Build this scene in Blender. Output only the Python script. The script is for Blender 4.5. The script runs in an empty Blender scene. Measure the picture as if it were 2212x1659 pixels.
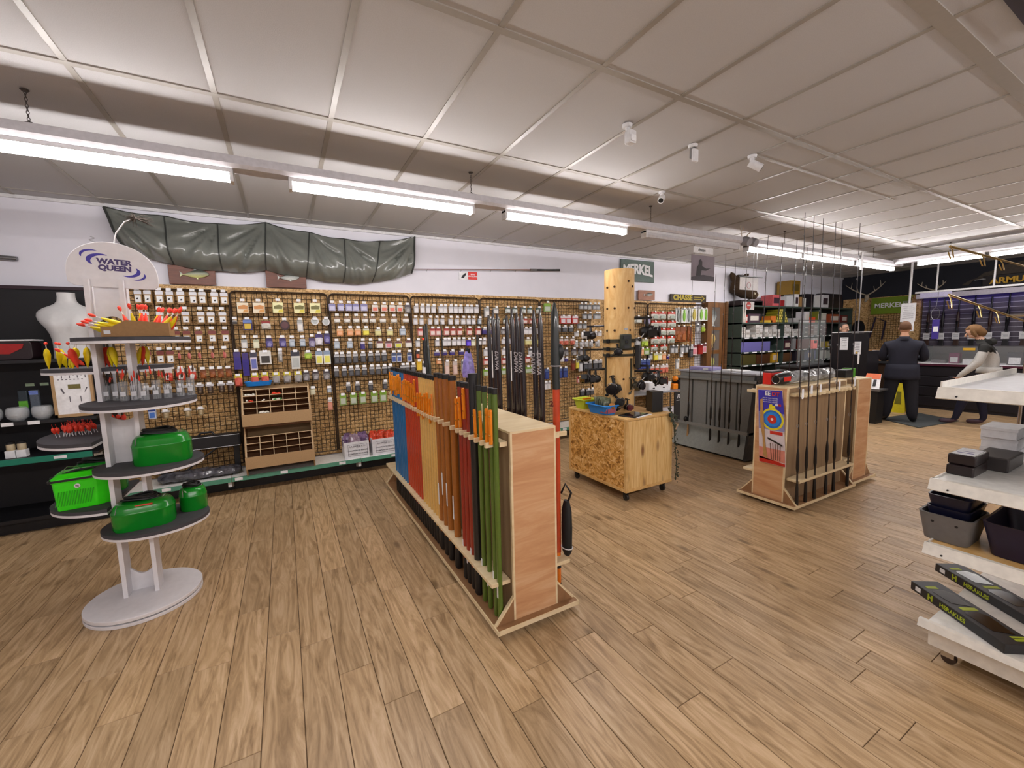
import bpy, bmesh, math, random
from mathutils import Vector, Matrix
random.seed(7)
SC = bpy.context.scene
COL = SC.collection
# ---------------- camera ----------------
cam_d = bpy.data.cameras.new('camera'); cam = bpy.data.objects.new('camera', cam_d); COL.objects.link(cam)
cam_d.sensor_width = 36.0; cam_d.lens = 14.52; cam_d.clip_start = 0.05; cam_d.clip_end = 60
_r = Vector((0.875653, -0.482381, -0.023245)); _u = Vector((0.072573, 0.08385, 0.993832)); _f = Vector((0.477457, 0.871939, -0.108431))
cam.matrix_world = Matrix(((_r.x, _u.x, -_f.x, 0), (_r.y, _u.y, -_f.y, 0), (_r.z, _u.z, -_f.z, 1.58), (0, 0, 0, 1)))
SC.camera = cam
# ---------------- world, exposure ----------------
wd = bpy.data.worlds.new('world'); SC.world = wd; wd.use_nodes = True
wd.node_tree.nodes['Background'].inputs[0].default_value = (0.5, 0.52, 0.55, 1); wd.node_tree.nodes['Background'].inputs[1].default_value = 0.05
SC.view_settings.view_transform = 'Standard'; SC.view_settings.look = 'None'
SC.view_settings.gamma = 1; SC.view_settings.use_curve_mapping = False
SC.view_settings.exposure = 1.05
TUBE_POWER = 29.0          # emission of the ceiling battens
SC.cycles.max_bounces = 6; SC.cycles.diffuse_bounces = 3; SC.cycles.glossy_bounces = 3; SC.cycles.transmission_bounces = 4; SC.cycles.transparent_max_bounces = 6
SC.cycles.caustics_reflective = False; SC.cycles.caustics_refractive = False; SC.cycles.sample_clamp_indirect = 4.0
# ---------------- helpers ----------------
def lin(c):
    c /= 255.0
    return c / 12.92 if c <= 0.04045 else ((c + 0.055) / 1.055) ** 2.4
def hx(s):
    s = s.lstrip('#'); return tuple(lin(int(s[i:i + 2], 16)) for i in (0, 2, 4)) + (1,)
MATS = {}
def newmat(name):
    m = bpy.data.materials.new(name); m.use_nodes = True; MATS[name] = m
    return m, m.node_tree.nodes, m.node_tree.links, m.node_tree.nodes['Principled BSDF']
def plain(name, col, rough=0.5, metal=0.0, var=0.08, scale=30, spec=0.5, emit=None, alpha=1.0, trans=0.0, coat=0.0, bump=0.0):
    """a plain paint, plastic or paper with a faint procedural mottling"""
    if name in MATS: return MATS[name]
    m, N, L, B = newmat(name); c = hx(col)
    B.inputs['Roughness'].default_value = rough; B.inputs['Metallic'].default_value = metal
    B.inputs['Specular IOR Level'].default_value = spec
    if coat: B.inputs['Coat Weight'].default_value = coat
    if trans:
        B.inputs['Transmission Weight'].default_value = trans; B.inputs['IOR'].default_value = 1.2
    if alpha < 1: B.inputs['Alpha'].default_value = alpha
    tc = N.new('ShaderNodeTexCoord'); nz = N.new('ShaderNodeTexNoise'); nz.inputs['Scale'].default_value = scale; nz.inputs['Detail'].default_value = 3
    L.new(tc.outputs['Object'], nz.inputs['Vector'])
    rp = N.new('ShaderNodeValToRGB'); rp.color_ramp.elements[0].position = .3; rp.color_ramp.elements[1].position = .7
    rp.color_ramp.elements[0].color = tuple(max(0, x * (1 - var)) for x in c[:3]) + (1,)
    rp.color_ramp.elements[1].color = tuple(min(1, x * (1 + var)) for x in c[:3]) + (1,)
    L.new(nz.outputs['Fac'], rp.inputs['Fac']); L.new(rp.outputs['Color'], B.inputs['Base Color'])
    if bump:
        bp = N.new('ShaderNodeBump'); bp.inputs['Strength'].default_value = bump; bp.inputs['Distance'].default_value = .01
        L.new(nz.outputs['Fac'], bp.inputs['Height']); L.new(bp.outputs['Normal'], B.inputs['Normal'])
    if emit:
        B.inputs['Emission Color'].default_value = c; B.inputs['Emission Strength'].default_value = emit
    return m
def ramp(N, stops):
    rp = N.new('ShaderNodeValToRGB'); e = rp.color_ramp.elements
    while len(e) < len(stops): e.new(0.5)
    for el, (p, c) in zip(e, stops): el.position = p; el.color = hx(c)
    return rp
def wood(name, stops, scale=(1, 1, 1), nscale=6, rough=.5, knots=None, bump=.05, rand=0.0, distort=1.2, detail=6):
    """long grain: noise squeezed across, stretched along the grain; scale = per-axis multiplier"""
    m, N, L, B = newmat(name); B.inputs['Roughness'].default_value = rough
    tc = N.new('ShaderNodeTexCoord'); mp = N.new('ShaderNodeMapping'); mp.inputs['Scale'].default_value = scale
    src = tc.outputs['Object']
    if rand:
        oi = N.new('ShaderNodeObjectInfo'); ge = N.new('ShaderNodeNewGeometry')
        ad = N.new('ShaderNodeMath'); ad.operation = 'ADD'; L.new(oi.outputs['Random'], ad.inputs[0]); L.new(ge.outputs['Random Per Island'], ad.inputs[1])
        ml = N.new('ShaderNodeMath'); ml.operation = 'MULTIPLY'; ml.inputs[1].default_value = 137.0; L.new(ad.outputs[0], ml.inputs[0])
        va = N.new('ShaderNodeVectorMath'); va.operation = 'ADD'; L.new(src, va.inputs[0]); L.new(ml.outputs[0], va.inputs[1]); src = va.outputs[0]
    L.new(src, mp.inputs['Vector'])
    n1 = N.new('ShaderNodeTexNoise'); n1.inputs['Scale'].default_value = nscale; n1.inputs['Detail'].default_value = detail; n1.inputs['Distortion'].default_value = distort; n1.inputs['Roughness'].default_value = .6
    L.new(mp.outputs['Vector'], n1.inputs['Vector'])
    rp = ramp(N, stops); L.new(n1.outputs['Fac'], rp.inputs['Fac']); col = rp.outputs['Color']
    if rand:
        fr = N.new('ShaderNodeMath'); fr.operation = 'FRACT'; L.new(ad.outputs[0], fr.inputs[0])
        mr = N.new('ShaderNodeMapRange'); mr.inputs['To Min'].default_value = 1 - rand; mr.inputs['To Max'].default_value = 1 + rand * .6; L.new(fr.outputs[0], mr.inputs['Value'])
        mx = N.new('ShaderNodeMix'); mx.data_type = 'RGBA'; mx.blend_type = 'MULTIPLY'; mx.inputs['Factor'].default_value = 1
        L.new(col, mx.inputs['A']); L.new(mr.outputs['Result'], mx.inputs['B']); col = mx.outputs['Result']
    if knots:
        vo = N.new('ShaderNodeTexVoronoi'); vo.inputs['Scale'].default_value = knots[0]; mp2 = N.new('ShaderNodeMapping'); mp2.inputs['Scale'].default_value = knots[3]
        L.new(src, mp2.inputs['Vector']); L.new(mp2.outputs['Vector'], vo.inputs['Vector'])
        kr = N.new('ShaderNodeMapRange'); kr.inputs['From Min'].default_value = knots[1]; kr.inputs['From Max'].default_value = knots[1] * .35; L.new(vo.outputs['Distance'], kr.inputs['Value'])
        k2 = N.new('ShaderNodeMath'); k2.operation = 'MULTIPLY'; k2.inputs[1].default_value = .8; L.new(kr.outputs['Result'], k2.inputs[0])
        mk = N.new('ShaderNodeMix'); mk.data_type = 'RGBA'; L.new(k2.outputs[0], mk.inputs['Factor']); L.new(col, mk.inputs['A']); mk.inputs['B'].default_value = hx(knots[2]); col = mk.outputs['Result']
    L.new(col, B.inputs['Base Color'])
    if bump:
        bp = N.new('ShaderNodeBump'); bp.inputs['Strength'].default_value = bump; bp.inputs['Distance'].default_value = .004
        L.new(n1.outputs['Fac'], bp.inputs['Height']); L.new(bp.outputs['Normal'], B.inputs['Normal'])
    return m
def osb(name, stops, scale=28, rough=.6):
    m, N, L, B = newmat(name); B.inputs['Roughness'].default_value = rough
    tc = N.new('ShaderNodeTexCoord'); nd = N.new('ShaderNodeTexNoise'); nd.inputs['Scale'].default_value = 9; nd.inputs['Detail'].default_value = 2
    L.new(tc.outputs['Object'], nd.inputs['Vector'])
    va = N.new('ShaderNodeVectorMath'); va.operation = 'MULTIPLY_ADD'; va.inputs[1].default_value = (.22, .22, .22); L.new(nd.outputs['Color'], va.inputs[0]); L.new(tc.outputs['Object'], va.inputs[2])
    cols = []
    for rot, sc in (((.3, .5, .6), (1, 3.2, 3.2)), ((1.1, .4, -.7), (3.2, 1, 3.0))):
        mp = N.new('ShaderNodeMapping'); mp.inputs['Rotation'].default_value = rot; mp.inputs['Scale'].default_value = sc; L.new(va.outputs[0], mp.inputs['Vector'])
        vo = N.new('ShaderNodeTexVoronoi'); vo.inputs['Scale'].default_value = scale * .45; L.new(mp.outputs['Vector'], vo.inputs['Vector'])
        sx = N.new('ShaderNodeSeparateColor'); L.new(vo.outputs['Color'], sx.inputs['Color']); cols.append((sx.outputs[0], vo.outputs['Distance']))
    mx = N.new('ShaderNodeMath'); mx.operation = 'MULTIPLY_ADD'; mx.inputs[1].default_value = .5
    mh = N.new('ShaderNodeMath'); mh.operation = 'MULTIPLY'; mh.inputs[1].default_value = .5; L.new(cols[1][0], mh.inputs[0])
    L.new(cols[0][0], mx.inputs[0]); L.new(mh.outputs[0], mx.inputs[2])
    rp = ramp(N, stops); L.new(mx.outputs[0], rp.inputs['Fac']); L.new(rp.outputs['Color'], B.inputs['Base Color'])
    bp = N.new('ShaderNodeBump'); bp.inputs['Strength'].default_value = .15; bp.inputs['Distance'].default_value = .004; L.new(mx.outputs[0], bp.inputs['Height']); L.new(bp.outputs['Normal'], B.inputs['Normal'])
    return m

class MB:
    def __init__(s): s.v = []; s.f = []; s.m = []; s.uv = None
    def add(s, vs, fs, mi=0):
        o = len(s.v); s.v += [tuple(v) for v in vs]; s.f += [tuple(i + o for i in f) for f in fs]; s.m += [mi] * len(fs); return s
    def box(s, x0, y0, z0, x1, y1, z1, mi=0):
        x0, x1 = min(x0, x1), max(x0, x1); y0, y1 = min(y0, y1), max(y0, y1); z0, z1 = min(z0, z1), max(z0, z1)
        return s.add([(x0, y0, z0), (x1, y0, z0), (x1, y1, z0), (x0, y1, z0), (x0, y0, z1), (x1, y0, z1), (x1, y1, z1), (x0, y1, z1)],
                     [(0, 3, 2, 1), (4, 5, 6, 7), (0, 1, 5, 4), (1, 2, 6, 5), (2, 3, 7, 6), (3, 0, 4, 7)], mi)
    def hexa(s, b, t, mi=0):   # two quads of four points
        return s.add(list(b) + list(t), [(0, 3, 2, 1), (4, 5, 6, 7), (0, 1, 5, 4), (1, 2, 6, 5), (2, 3, 7, 6), (3, 0, 4, 7)], mi)
    def prism(s, poly, plane, a, b, mi=0):
        n = len(poly)
        P = {'xy': lambda p, h: (p[0], p[1], h), 'xz': lambda p, h: (p[0], h, p[1]), 'yz': lambda p, h: (h, p[0], p[1])}[plane]
        vs = [P(p, a) for p in poly] + [P(p, b) for p in poly]
        return s.add(vs, [tuple(range(n))[::-1], tuple(range(n, 2 * n))] + [(i, (i + 1) % n, n + (i + 1) % n, n + i) for i in range(n)], mi)
    def tube(s, pts, r, n=8, mi=0, cap=True):
        pts = [Vector(p) for p in pts]; k = len(pts); rs = r if isinstance(r, (list, tuple)) else [r] * k
        vs = []; prev = None
        for i, p in enumerate(pts):
            d = (pts[min(i + 1, k - 1)] - pts[max(i - 1, 0)]).normalized()
            if prev is None:
                a = Vector((0, 0, 1)) if abs(d.z) < .9 else Vector((1, 0, 0)); e1 = d.cross(a).normalized()
            else:
                e1 = (prev - d * prev.dot(d))
                e1 = e1.normalized() if e1.length > 1e-6 else d.orthogonal().normalized()
            prev = e1; e2 = d.cross(e1)
            for j in range(n):
                t = 2 * math.pi * j / n; vs.append(p + (e1 * math.cos(t) + e2 * math.sin(t)) * rs[i])
        fs = [(i * n + j, i * n + (j + 1) % n, (i + 1) * n + (j + 1) % n, (i + 1) * n + j) for i in range(k - 1) for j in range(n)]
        if cap: fs += [tuple(range(n))[::-1], tuple(range((k - 1) * n, k * n))]
        return s.add(vs, fs, mi)
    def cyl(s, a, b, r, r2=None, n=12, mi=0): return s.tube([a, b], [r, r if r2 is None else r2], n, mi)
    def lathe(s, prof, c=(0, 0, 0), n=16, mi=0, axis='z', sx=1, sy=1):
        vs = []
        for r, h in prof:
            for j in range(n):
                t = 2 * math.pi * j / n; a, b = r * math.cos(t) * sx, r * math.sin(t) * sy
                vs.append({'z': (c[0] + a, c[1] + b, c[2] + h), 'y': (c[0] + a, c[1] + h, c[2] + b), 'x': (c[0] + h, c[1] + a, c[2] + b)}[axis])
        k = len(prof); fs = [(i * n + j, i * n + (j + 1) % n, (i + 1) * n + (j + 1) % n, (i + 1) * n + j) for i in range(k - 1) for j in range(n)]
        if prof[0][0] > 1e-5: fs.append(tuple(range(n))[::-1])
        if prof[-1][0] > 1e-5: fs.append(tuple(range((k - 1) * n, k * n)))
        return s.add(vs, fs, mi)
    def ball(s, c, rx, ry=None, rz=None, n=12, m=8, mi=0):
        ry = ry or rx; rz = rz or rx
        prof = [(max(math.sin(math.pi * i / m), 1e-6), -math.cos(math.pi * i / m)) for i in range(m + 1)]
        o = len(s.v); s.lathe(prof, (0, 0, 0), n, mi)
        for i in range(o, len(s.v)):
            x, y, z = s.v[i]; s.v[i] = (c[0] + x * rx, c[1] + y * ry, c[2] + z * rz)
        return s
    def grid(s, P, nu, nv, mi=0):      # P[i][j] points
        o = len(s.v); s.v += [tuple(P[i][j]) for i in range(nu) for j in range(nv)]
        for i in range(nu - 1):
            for j in range(nv - 1):
                s.f.append((o + i * nv + j, o + (i + 1) * nv + j, o + (i + 1) * nv + j + 1, o + i * nv + j + 1)); s.m.append(mi)
        return s
    def move(s, M):
        s.v = [tuple(M @ Vector(v)) for v in s.v]; return s
    def mesh(s, name, mats, org=None, smooth=False, ang=None):
        me = bpy.data.meshes.new(name)
        vs = s.v if org is None else [(v[0] - org[0], v[1] - org[1], v[2] - org[2]) for v in s.v]
        me.from_pydata(vs, [], s.f)
        for m in (mats if isinstance(mats, (list, tuple)) else [mats]): me.materials.append(m)
        me.polygons.foreach_set('material_index', s.m)
        bm = bmesh.new(); bm.from_mesh(me); bmesh.ops.recalc_face_normals(bm, faces=bm.faces); bm.to_mesh(me); bm.free()
        if smooth:
            me.polygons.foreach_set('use_smooth', [True] * len(me.polygons))
            me.set_sharp_from_angle(angle=math.radians(ang or 40))
        me.update(); return me
ORG = {}
def O(name, mb, mats, parent=None, smooth=False, bevel=0, base=None, solid=0, ang=None):
    """one mesh object; mb in world coordinates (or the parent's frame when the parent has no fixed place)"""
    if parent is not None: org = ORG[parent.name]
    elif base is not None: org = Vector(base)
    else:
        xs, ys, zs = zip(*mb.v); org = Vector(((min(xs) + max(xs)) / 2, (min(ys) + max(ys)) / 2, min(zs)))
    me = mb if isinstance(mb, bpy.types.Mesh) else mb.mesh(name, mats, org, smooth, ang)
    o = bpy.data.objects.new(name, me); COL.objects.link(o)
    if parent is not None: o.parent = parent
    else: o.location = org
    ORG[o.name] = org
    if bevel:
        b = o.modifiers.new('bevel', 'BEVEL'); b.width = bevel; b.segments = 2; b.limit_method = 'ANGLE'
    if solid:
        b = o.modifiers.new('solid', 'SOLIDIFY'); b.thickness = solid
    return o
def EM(name, loc, rz=0):
    o = bpy.data.objects.new(name, None); COL.objects.link(o); o.location = loc; o.rotation_euler[2] = rz; o.empty_display_size = .1
    ORG[o.name] = Vector(loc) if not rz else Vector((0, 0, 0)); return o
def T(o, label, cat, group=None, kind=None):
    o['label'] = label; o['category'] = cat
    if group: o['group'] = group
    if kind: o['kind'] = kind
    return o
def ST(o, label=None):
    o['kind'] = 'structure'
    if label: o['label'] = label
    return o
def put(name, me, loc, parent=None, rz=0, rot=None):       # link an existing mesh
    o = bpy.data.objects.new(name, me); COL.objects.link(o); o.location = loc
    o.rotation_euler = rot if rot else (0, 0, rz)
    if parent is not None: o.parent = parent
    ORG[o.name] = Vector((0, 0, 0)); return o
def dup(root, loc, rz=None, label=None, scale=None):
    def cp(o, par):
        c = o.copy(); COL.objects.link(c)
        if par is not None: c.parent = par
        for ch in o.children: cp(ch, c)
        return c
    r = cp(root, None); r.location = loc
    if rz is not None: r.rotation_euler[2] = rz
    if scale: r.scale = scale
    if label: r['label'] = label
    return r
_tc = {}
def text_mesh(s, size, mat, bold=0.0, depth=0.0008, shear=0.0, spacing=1.0, align='CENTER', sx=1.0):
    cu = bpy.data.curves.new('t', 'FONT'); cu.body = s; cu.size = size; cu.align_x = align; cu.align_y = 'CENTER'; cu.offset = bold; cu.extrude = depth; cu.shear = shear; cu.space_character = spacing; cu.resolution_u = 3
    o = bpy.data.objects.new('t', cu); COL.objects.link(o); dg = bpy.context.evaluated_depsgraph_get()
    me = bpy.data.meshes.new_from_object(o.evaluated_get(dg)); bpy.data.objects.remove(o); bpy.data.curves.remove(cu)
    me.materials.clear(); me.materials.append(mat)
    if sx != 1: me.transform(Matrix.Diagonal((sx, 1, 1, 1)))
    return me
def text(name, s, size, mat, loc, rot, parent=None, **k):
    """lettering standing in the world; rot = euler; loc in world"""
    me = text_mesh(s, size, mat, **k); o = bpy.data.objects.new(name, me); COL.objects.link(o)
    if parent is not None: o.parent = parent; o.location = Vector(loc) - ORG[parent.name]
    else: o.location = loc
    o.rotation_euler = rot; return o
PI = math.pi
FY = (PI / 2, 0, 0)          # text facing -Y
FX = (PI / 2, 0, -PI / 2)    # text facing -X
def circ(cx, cy, rx, ry=None, n=32, a0=0, a1=2 * PI):
    ry = ry or rx; full = abs(a1 - a0 - 2 * PI) < 1e-6
    return [(cx + rx * math.cos(a0 + (a1 - a0) * i / (n if full else n - 1)), cy + ry * math.sin(a0 + (a1 - a0) * i / (n if full else n - 1))) for i in range(n)]
def rrect(x0, y0, x1, y1, r, n=4):
    out = []
    for cx, cy, a in ((x1 - r, y1 - r, 0), (x0 + r, y1 - r, PI / 2), (x0 + r, y0 + r, PI), (x1 - r, y0 + r, 1.5 * PI)):
        out += [(cx + r * math.cos(a + PI / 2 * i / n), cy + r * math.sin(a + PI / 2 * i / n)) for i in range(n + 1)]
    return out
ORD = ['zeroth', 'first', 'second', 'third', 'fourth', 'fifth', 'sixth', 'seventh', 'eighth', 'ninth', 'tenth', 'eleventh', 'twelfth', 'thirteenth', 'fourteenth', 'fifteenth', 'sixteenth', 'seventeenth', 'eighteenth', 'nineteenth', 'twentieth']
# common materials
WHITE = plain('white_paint', '#dcdcde', .5); OFFW = plain('cream_metal', '#e6e2d8', .35); BLACK = plain('black_plastic', '#121214', .45); DGREY = plain('dark_grey_plastic', '#2c2d30', .5)
CHROME = plain('chrome', '#c8c8ca', .18, 1.0); STEEL = plain('dull_steel', '#8d8d8f', .4, .9); PAPER = plain('white_paper', '#ececee', .7); BRASS = plain('brass', '#c9a85a', .3, 1.0)
ORANGE = plain('orange_plastic', '#f08a16', .4); REDP = plain('red_plastic', '#d8281c', .4); YELP = plain('yellow_plastic', '#f2d80e', .4); FLUO = plain('fluo_red', '#f4442c', .45); INK = plain('black_ink', '#1a1a1e', .6); PURPLE = plain('purple_plastic', '#3b2a86', .45)
BLUEP = plain('blue_plastic', '#2583d8', .4); LIME = plain('lime_plastic', '#c8d83c', .45); GREENP = plain('leaf_green_print', '#7fbf2a', .5); MDF = plain('mdf', '#b08f66', .7, var=.06, scale=80)
PLY = wood('plywood_face', [(.3, '#c08a5e'), (.5, '#cf9d70'), (.7, '#dcb48a')], (1, 1, 7), 2.2, .55, distort=.6)
PINE = wood('pale_pine', [(.3, '#dcc294'), (.55, '#e8d3aa'), (.75, '#f0dfbe')], (1, 6, 6), 3, .5, distort=.4)
GLASS = plain('thin_glass', '#cfd6d6', .05, alpha=.09, var=0, spec=.6)
CLEAR = plain('clear_plastic', '#dfe3e6', .12, alpha=.28, var=.02, spec=.8)
# ======================= THE SHELL =======================
WY = 5.57; CH = 2.98; X0, X1, Y0 = -3.6, 13.15, -3.4
WALLM = plain('wall_white', '#e4e3ec', .8, var=.02, scale=4); NAVY = plain('wall_navy', '#171a26', .7, var=.06)
CEILM = plain('ceiling_tile_white', '#c4c3c4', .9, var=.05, scale=260, bump=.12); TEEM = plain('ceiling_tee', '#a09a91', .35, var=.03)
def wall(name, c0, c1, m, label): return ST(O(name, MB().box(*c0, *c1), m), label)
wall('wall_left', (X0, WY, 0), (X1, WY + .15, 3.1), WALLM, 'long white painted wall behind the grid panels')
wall('wall_far', (X1, Y0, 0), (X1 + .15, WY + .15, 3.1), NAVY, 'dark navy wall behind the gun racks')
wall('wall_right', (X0, Y0 - .15, 0), (X1, Y0, 3.1), WALLM, 'white wall behind the camera')
wall('wall_near', (X0 - .15, Y0 - .15, 0), (X0, WY + .15, 3.1), WALLM, 'white end wall left of the camera')
# floor: vinyl planks 155 x 1020 mm laid across the shop
PLK = wood('floor_plank', [(.2, '#6e5438'), (.36, '#9c7e59'), (.5, '#b99a72'), (.63, '#cbad87'), (.82, '#dac29e')], (3.6, .40, 1), 4.6, .4, knots=(2.0, .16, '#6e5638', (2.6, 1.0, .02)), bump=.03, rand=.16, distort=2.6, detail=7)
UND = plain('floor_joint', '#5c472f', .8)
floor = ST(O('floor', MB().box(X0, Y0, -.12, X1, WY, -.0025), UND, base=(0, 0, 0)), 'brown oak look plank floor')
PWD, PLN = .155, 1.02
def plank_mb(mb, x, y, l):
    w = PWD - .003; e = .0012
    a = [(x, y), (x + w, y), (x + w, y + l - .0025), (x, y + l - .0025)]; b = [(x + e, y + e), (x + w - e, y + e), (x + w - e, y + l - .0025 - e), (x + e, y + l - .0025 - e)]
    return mb.add([(p[0], p[1], -.0022) for p in a] + [(p[0], p[1], 0) for p in b], [(4, 5, 6, 7), (0, 1, 5, 4), (1, 2, 6, 5), (2, 3, 7, 6), (3, 0, 4, 7)])
pm = plank_mb(MB(), 0, 0, PLN).mesh('plank', PLK)
cells = []
rnd = random.Random(3)
nx = int((X1 - X0) / PWD)
for i in range(nx):
    off = rnd.random() * PLN
    for j in range(-1, 9):
        x = X0 + i * PWD; y = Y0 + off + j * PLN
        ya, yb = max(y, Y0), min(y + PLN, WY)
        if yb - ya < .02: continue
        cx, cy = x + .08, (ya + yb) / 2
        dpt = cx * .48 + cy * .872; lat = cx * .876 - cy * .482
        seen = dpt > .9 and abs(lat) < dpt * 1.35 + .3
        cells.append((0 if seen else 1, math.hypot(cx, cy), x, ya, yb - ya, abs(yb - ya - PLN) < 1e-6))
cells.sort()
rest = MB(); n = 0
for s, d, x, y, l, full in cells:
    if s == 0 and n < 298 and full: put('plank', pm, (x, y, 0), floor); n += 1
    else: plank_mb(rest, x, y, l)
o = O('plank_field', rest, PLK, floor); o['kind'] = 'stuff'
# ceiling: lay-in tiles, each its own piece, hanging grid below
ceiling = ST(O('ceiling', MB().box(X0, Y0, CH + .03, X1, WY, CH + .15), plain('ceiling_void', '#a09a92', .9), base=(0, 0, CH)), 'suspended tile ceiling')
YL = [Y0, -2.7, -1.52, -.34, .835, 1.80, 2.955, 4.16, 5.37, WY]
XL = [X0] + [.363 + .6 * k for k in range(-6, 22)] + [X1]
tees = MB(); tiles = {}
for a, b in zip(YL, YL[1:]):
    for c, d in zip(XL, XL[1:]):
        k = (round(d - c, 3), round(b - a, 3))
        if k not in tiles:
            w, l = k; e = .006
            tiles[k] = MB().add([(e, e, .02), (w - e, e, .02), (w - e, l - e, .02), (e, l - e, .02), (.012, .012, 0), (w - .012, .012, 0), (w - .012, l - .012, 0), (.012, l - .012, 0)],
                                [(4, 7, 6, 5), (0, 1, 5, 4), (1, 2, 6, 5), (2, 3, 7, 6), (3, 0, 4, 7)]).mesh('ceiling_tile', CEILM)
        put('ceiling_tile', tiles[k], (c, a, .002), ceiling)
for y in YL[1:-1]: q = .034 if y == .835 else .019; O('ceiling_tee', MB().box(X0, y - q, CH - .004, X1, y + q, CH + .012), TEEM, ceiling)
for x in XL[1:-1]: O('ceiling_tee', MB().box(x - .015, Y0, CH - .003, x + .015, WY, CH + .012), TEEM, ceiling)
O('ceiling_tee', MB().box(3.36, 2.06, CH - .004, 5.9, 2.085, CH + .012), TEEM, ceiling)
g = MB().box(X0, WY - .025, CH - .03, X1, WY, CH); ST(O('trim_1', g, WHITE), 'white edge trim where ceiling meets the long wall')
# ---------------- batten lights on trunking ----------------
TUBE = plain('batten_diffuser_lit', '#fbf5f3', .4, emit=TUBE_POWER, var=0); DEAD = plain('batten_diffuser_off', '#c9c8cc', .4); TRUNK = plain('trunking_white', '#cfcdd2', .5)
def batten_y(name, x0, x1, y, z, lit, label, group=None, ax='x'):
    t = EM(name, ((x0 + x1) / 2, y, z)) if ax == 'x' else EM(name, (y, (x0 + x1) / 2, z))
    def bx(a, h0, z0, b, h1, z1): return (a, y + h0, z0, b, y + h1, z1) if ax == 'x' else (y + h0, a, z0, y + h1, b, z1)
    O('gear_tray', MB().box(*bx(x0, -.035, z + .035, x1, .035, z + .06)), WHITE, t)
    pr = [(-.032, .035), (.032, .035), (.034, .012), (.022, -.012), (0, -.018), (-.022, -.012), (-.034, .012)]
    d = MB().prism([(y + p[0], z + p[1]) for p in pr] if ax == 'x' else [(y + p[0], z + p[1]) for p in pr], 'yz' if ax == 'x' else 'xz', x0 + .02, x1 - .02)
    O('diffuser', d, TUBE if lit else DEAD, t)
    for xa in (x0, x1 - .02): O('end_cap', MB().box(*bx(xa, -.036, z - .02, xa + .02, .036, z + .05)), WHITE, t)
    return T(t, label, 'light', group)
def trunk(name, x0, x1, y, z, label, ax='x', chains=()):
    t = EM(name, ((x0 + x1) / 2, y, z)) if ax == 'x' else EM(name, (y, (x0 + x1) / 2, z))
    pr = [(-.055, 0), (.055, 0), (.075, .02), (.06, .075), (-.06, .075), (-.075, .02)]
    O('channel', MB().prism([(y + a, z + b) for a, b in pr], 'yz' if ax == 'x' else 'xz', x0, x1), TRUNK, t)
    for c in chains:
        P = (lambda k, h: (k, y, h)) if ax == 'x' else (lambda k, h: (y, k, h))
        m = MB(); zz = z + .085; i = 0
        m.tube([P(c - .03, z + .078), P(c - .015, z + .095), P(c, z + .1), P(c + .015, z + .095), P(c + .03, z + .078)], .004, 6)
        while zz < CH - .012:
            d = .006
            ring = [(d * math.cos(q), .011 * math.sin(q)) for q in [PI / 3 * j for j in range(7)]]
            m.tube([(P(c, zz)[0] + (r[0] if i % 2 else 0), P(c, zz)[1] + (0 if i % 2 else r[0]), zz + .011 + r[1]) for r in ring], .0018, 5, cap=False); zz += .017; i += 1
        m.cyl(P(c, CH - .012), P(c, CH - .003), .012, .02, 10)
        O('chain', m, plain('chain_dark', '#4a4440', .5, .6), t)
    return T(t, label, 'light track')
LY, LZ = 3.345, 2.655
trunk('light_trunking', -3.3, 9.9, LY, 2.715, 'long white trunking hung on chains above the rod racks', 'x', (-1.124, 1.483, 3.6, 6.2, 8.9))
lab = ['lit batten nearest the left edge of the photo', 'lit batten between the hanging boat and the ceiling chain, second from left', 'lit batten just left of the dead batten', 'unlit batten above the bare log', 'lit batten right of the antler decoration', 'lit batten behind the tall thin rods', 'lit batten at the far right end of the long trunking']
for (a, b, lit), l in zip([(-1.72, -.206, 1), (.112, 1.493, 1), (1.787, 3.233, 1), (3.5, 5.15, 0), (5.32, 6.6, 1), (6.62, 8.16, 1), (8.22, 9.67, 1)], lab):
    batten_y('batten_light', a, b, LY, LZ, lit, l, 'battens on the long trunking')
trunk('light_trunking', -1.6, 3.3, 9.6, 2.74, 'white trunking across the gun counter aisle', 'y', (2.6, 1.0))
for a, b, l in [(2.2, 2.98, 'lit batten over the gun counter aisle, far end'), (.7, 2.16, 'lit batten over the gun counter aisle, near end')]:
    batten_y('batten_light', a, b, 9.6, 2.68, 1, l, 'battens over the gun counter aisle', 'y')
trunk('light_trunking', -3.3, 9.0, -1.3, 2.715, 'white trunking behind the camera', 'x')
for k in range(7):
    a = -3.0 + 1.65 * k; batten_y('batten_light', a, a + 1.45, -1.3, LZ, 1, 'lit batten on the trunking behind the camera', 'battens behind the camera')
t = EM('ceiling_vent', (3.0, .5, CH - .02)); O('frame', MB().box(2.72, .42, CH - .018, 3.2, .66, CH - .003), plain('vent_dark', '#2a2230', .5), t); O('grille', MB().box(2.75, .45, CH - .022, 3.17, .48, CH - .018).box(2.75, .52, CH - .022, 3.17, .55, CH - .018).box(2.75, .59, CH - .022, 3.17, .62, CH - .018), plain('vent_slat', '#3a3244', .5), t); T(t, 'dark purple ceiling vent at the top right corner', 'vent')
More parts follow.
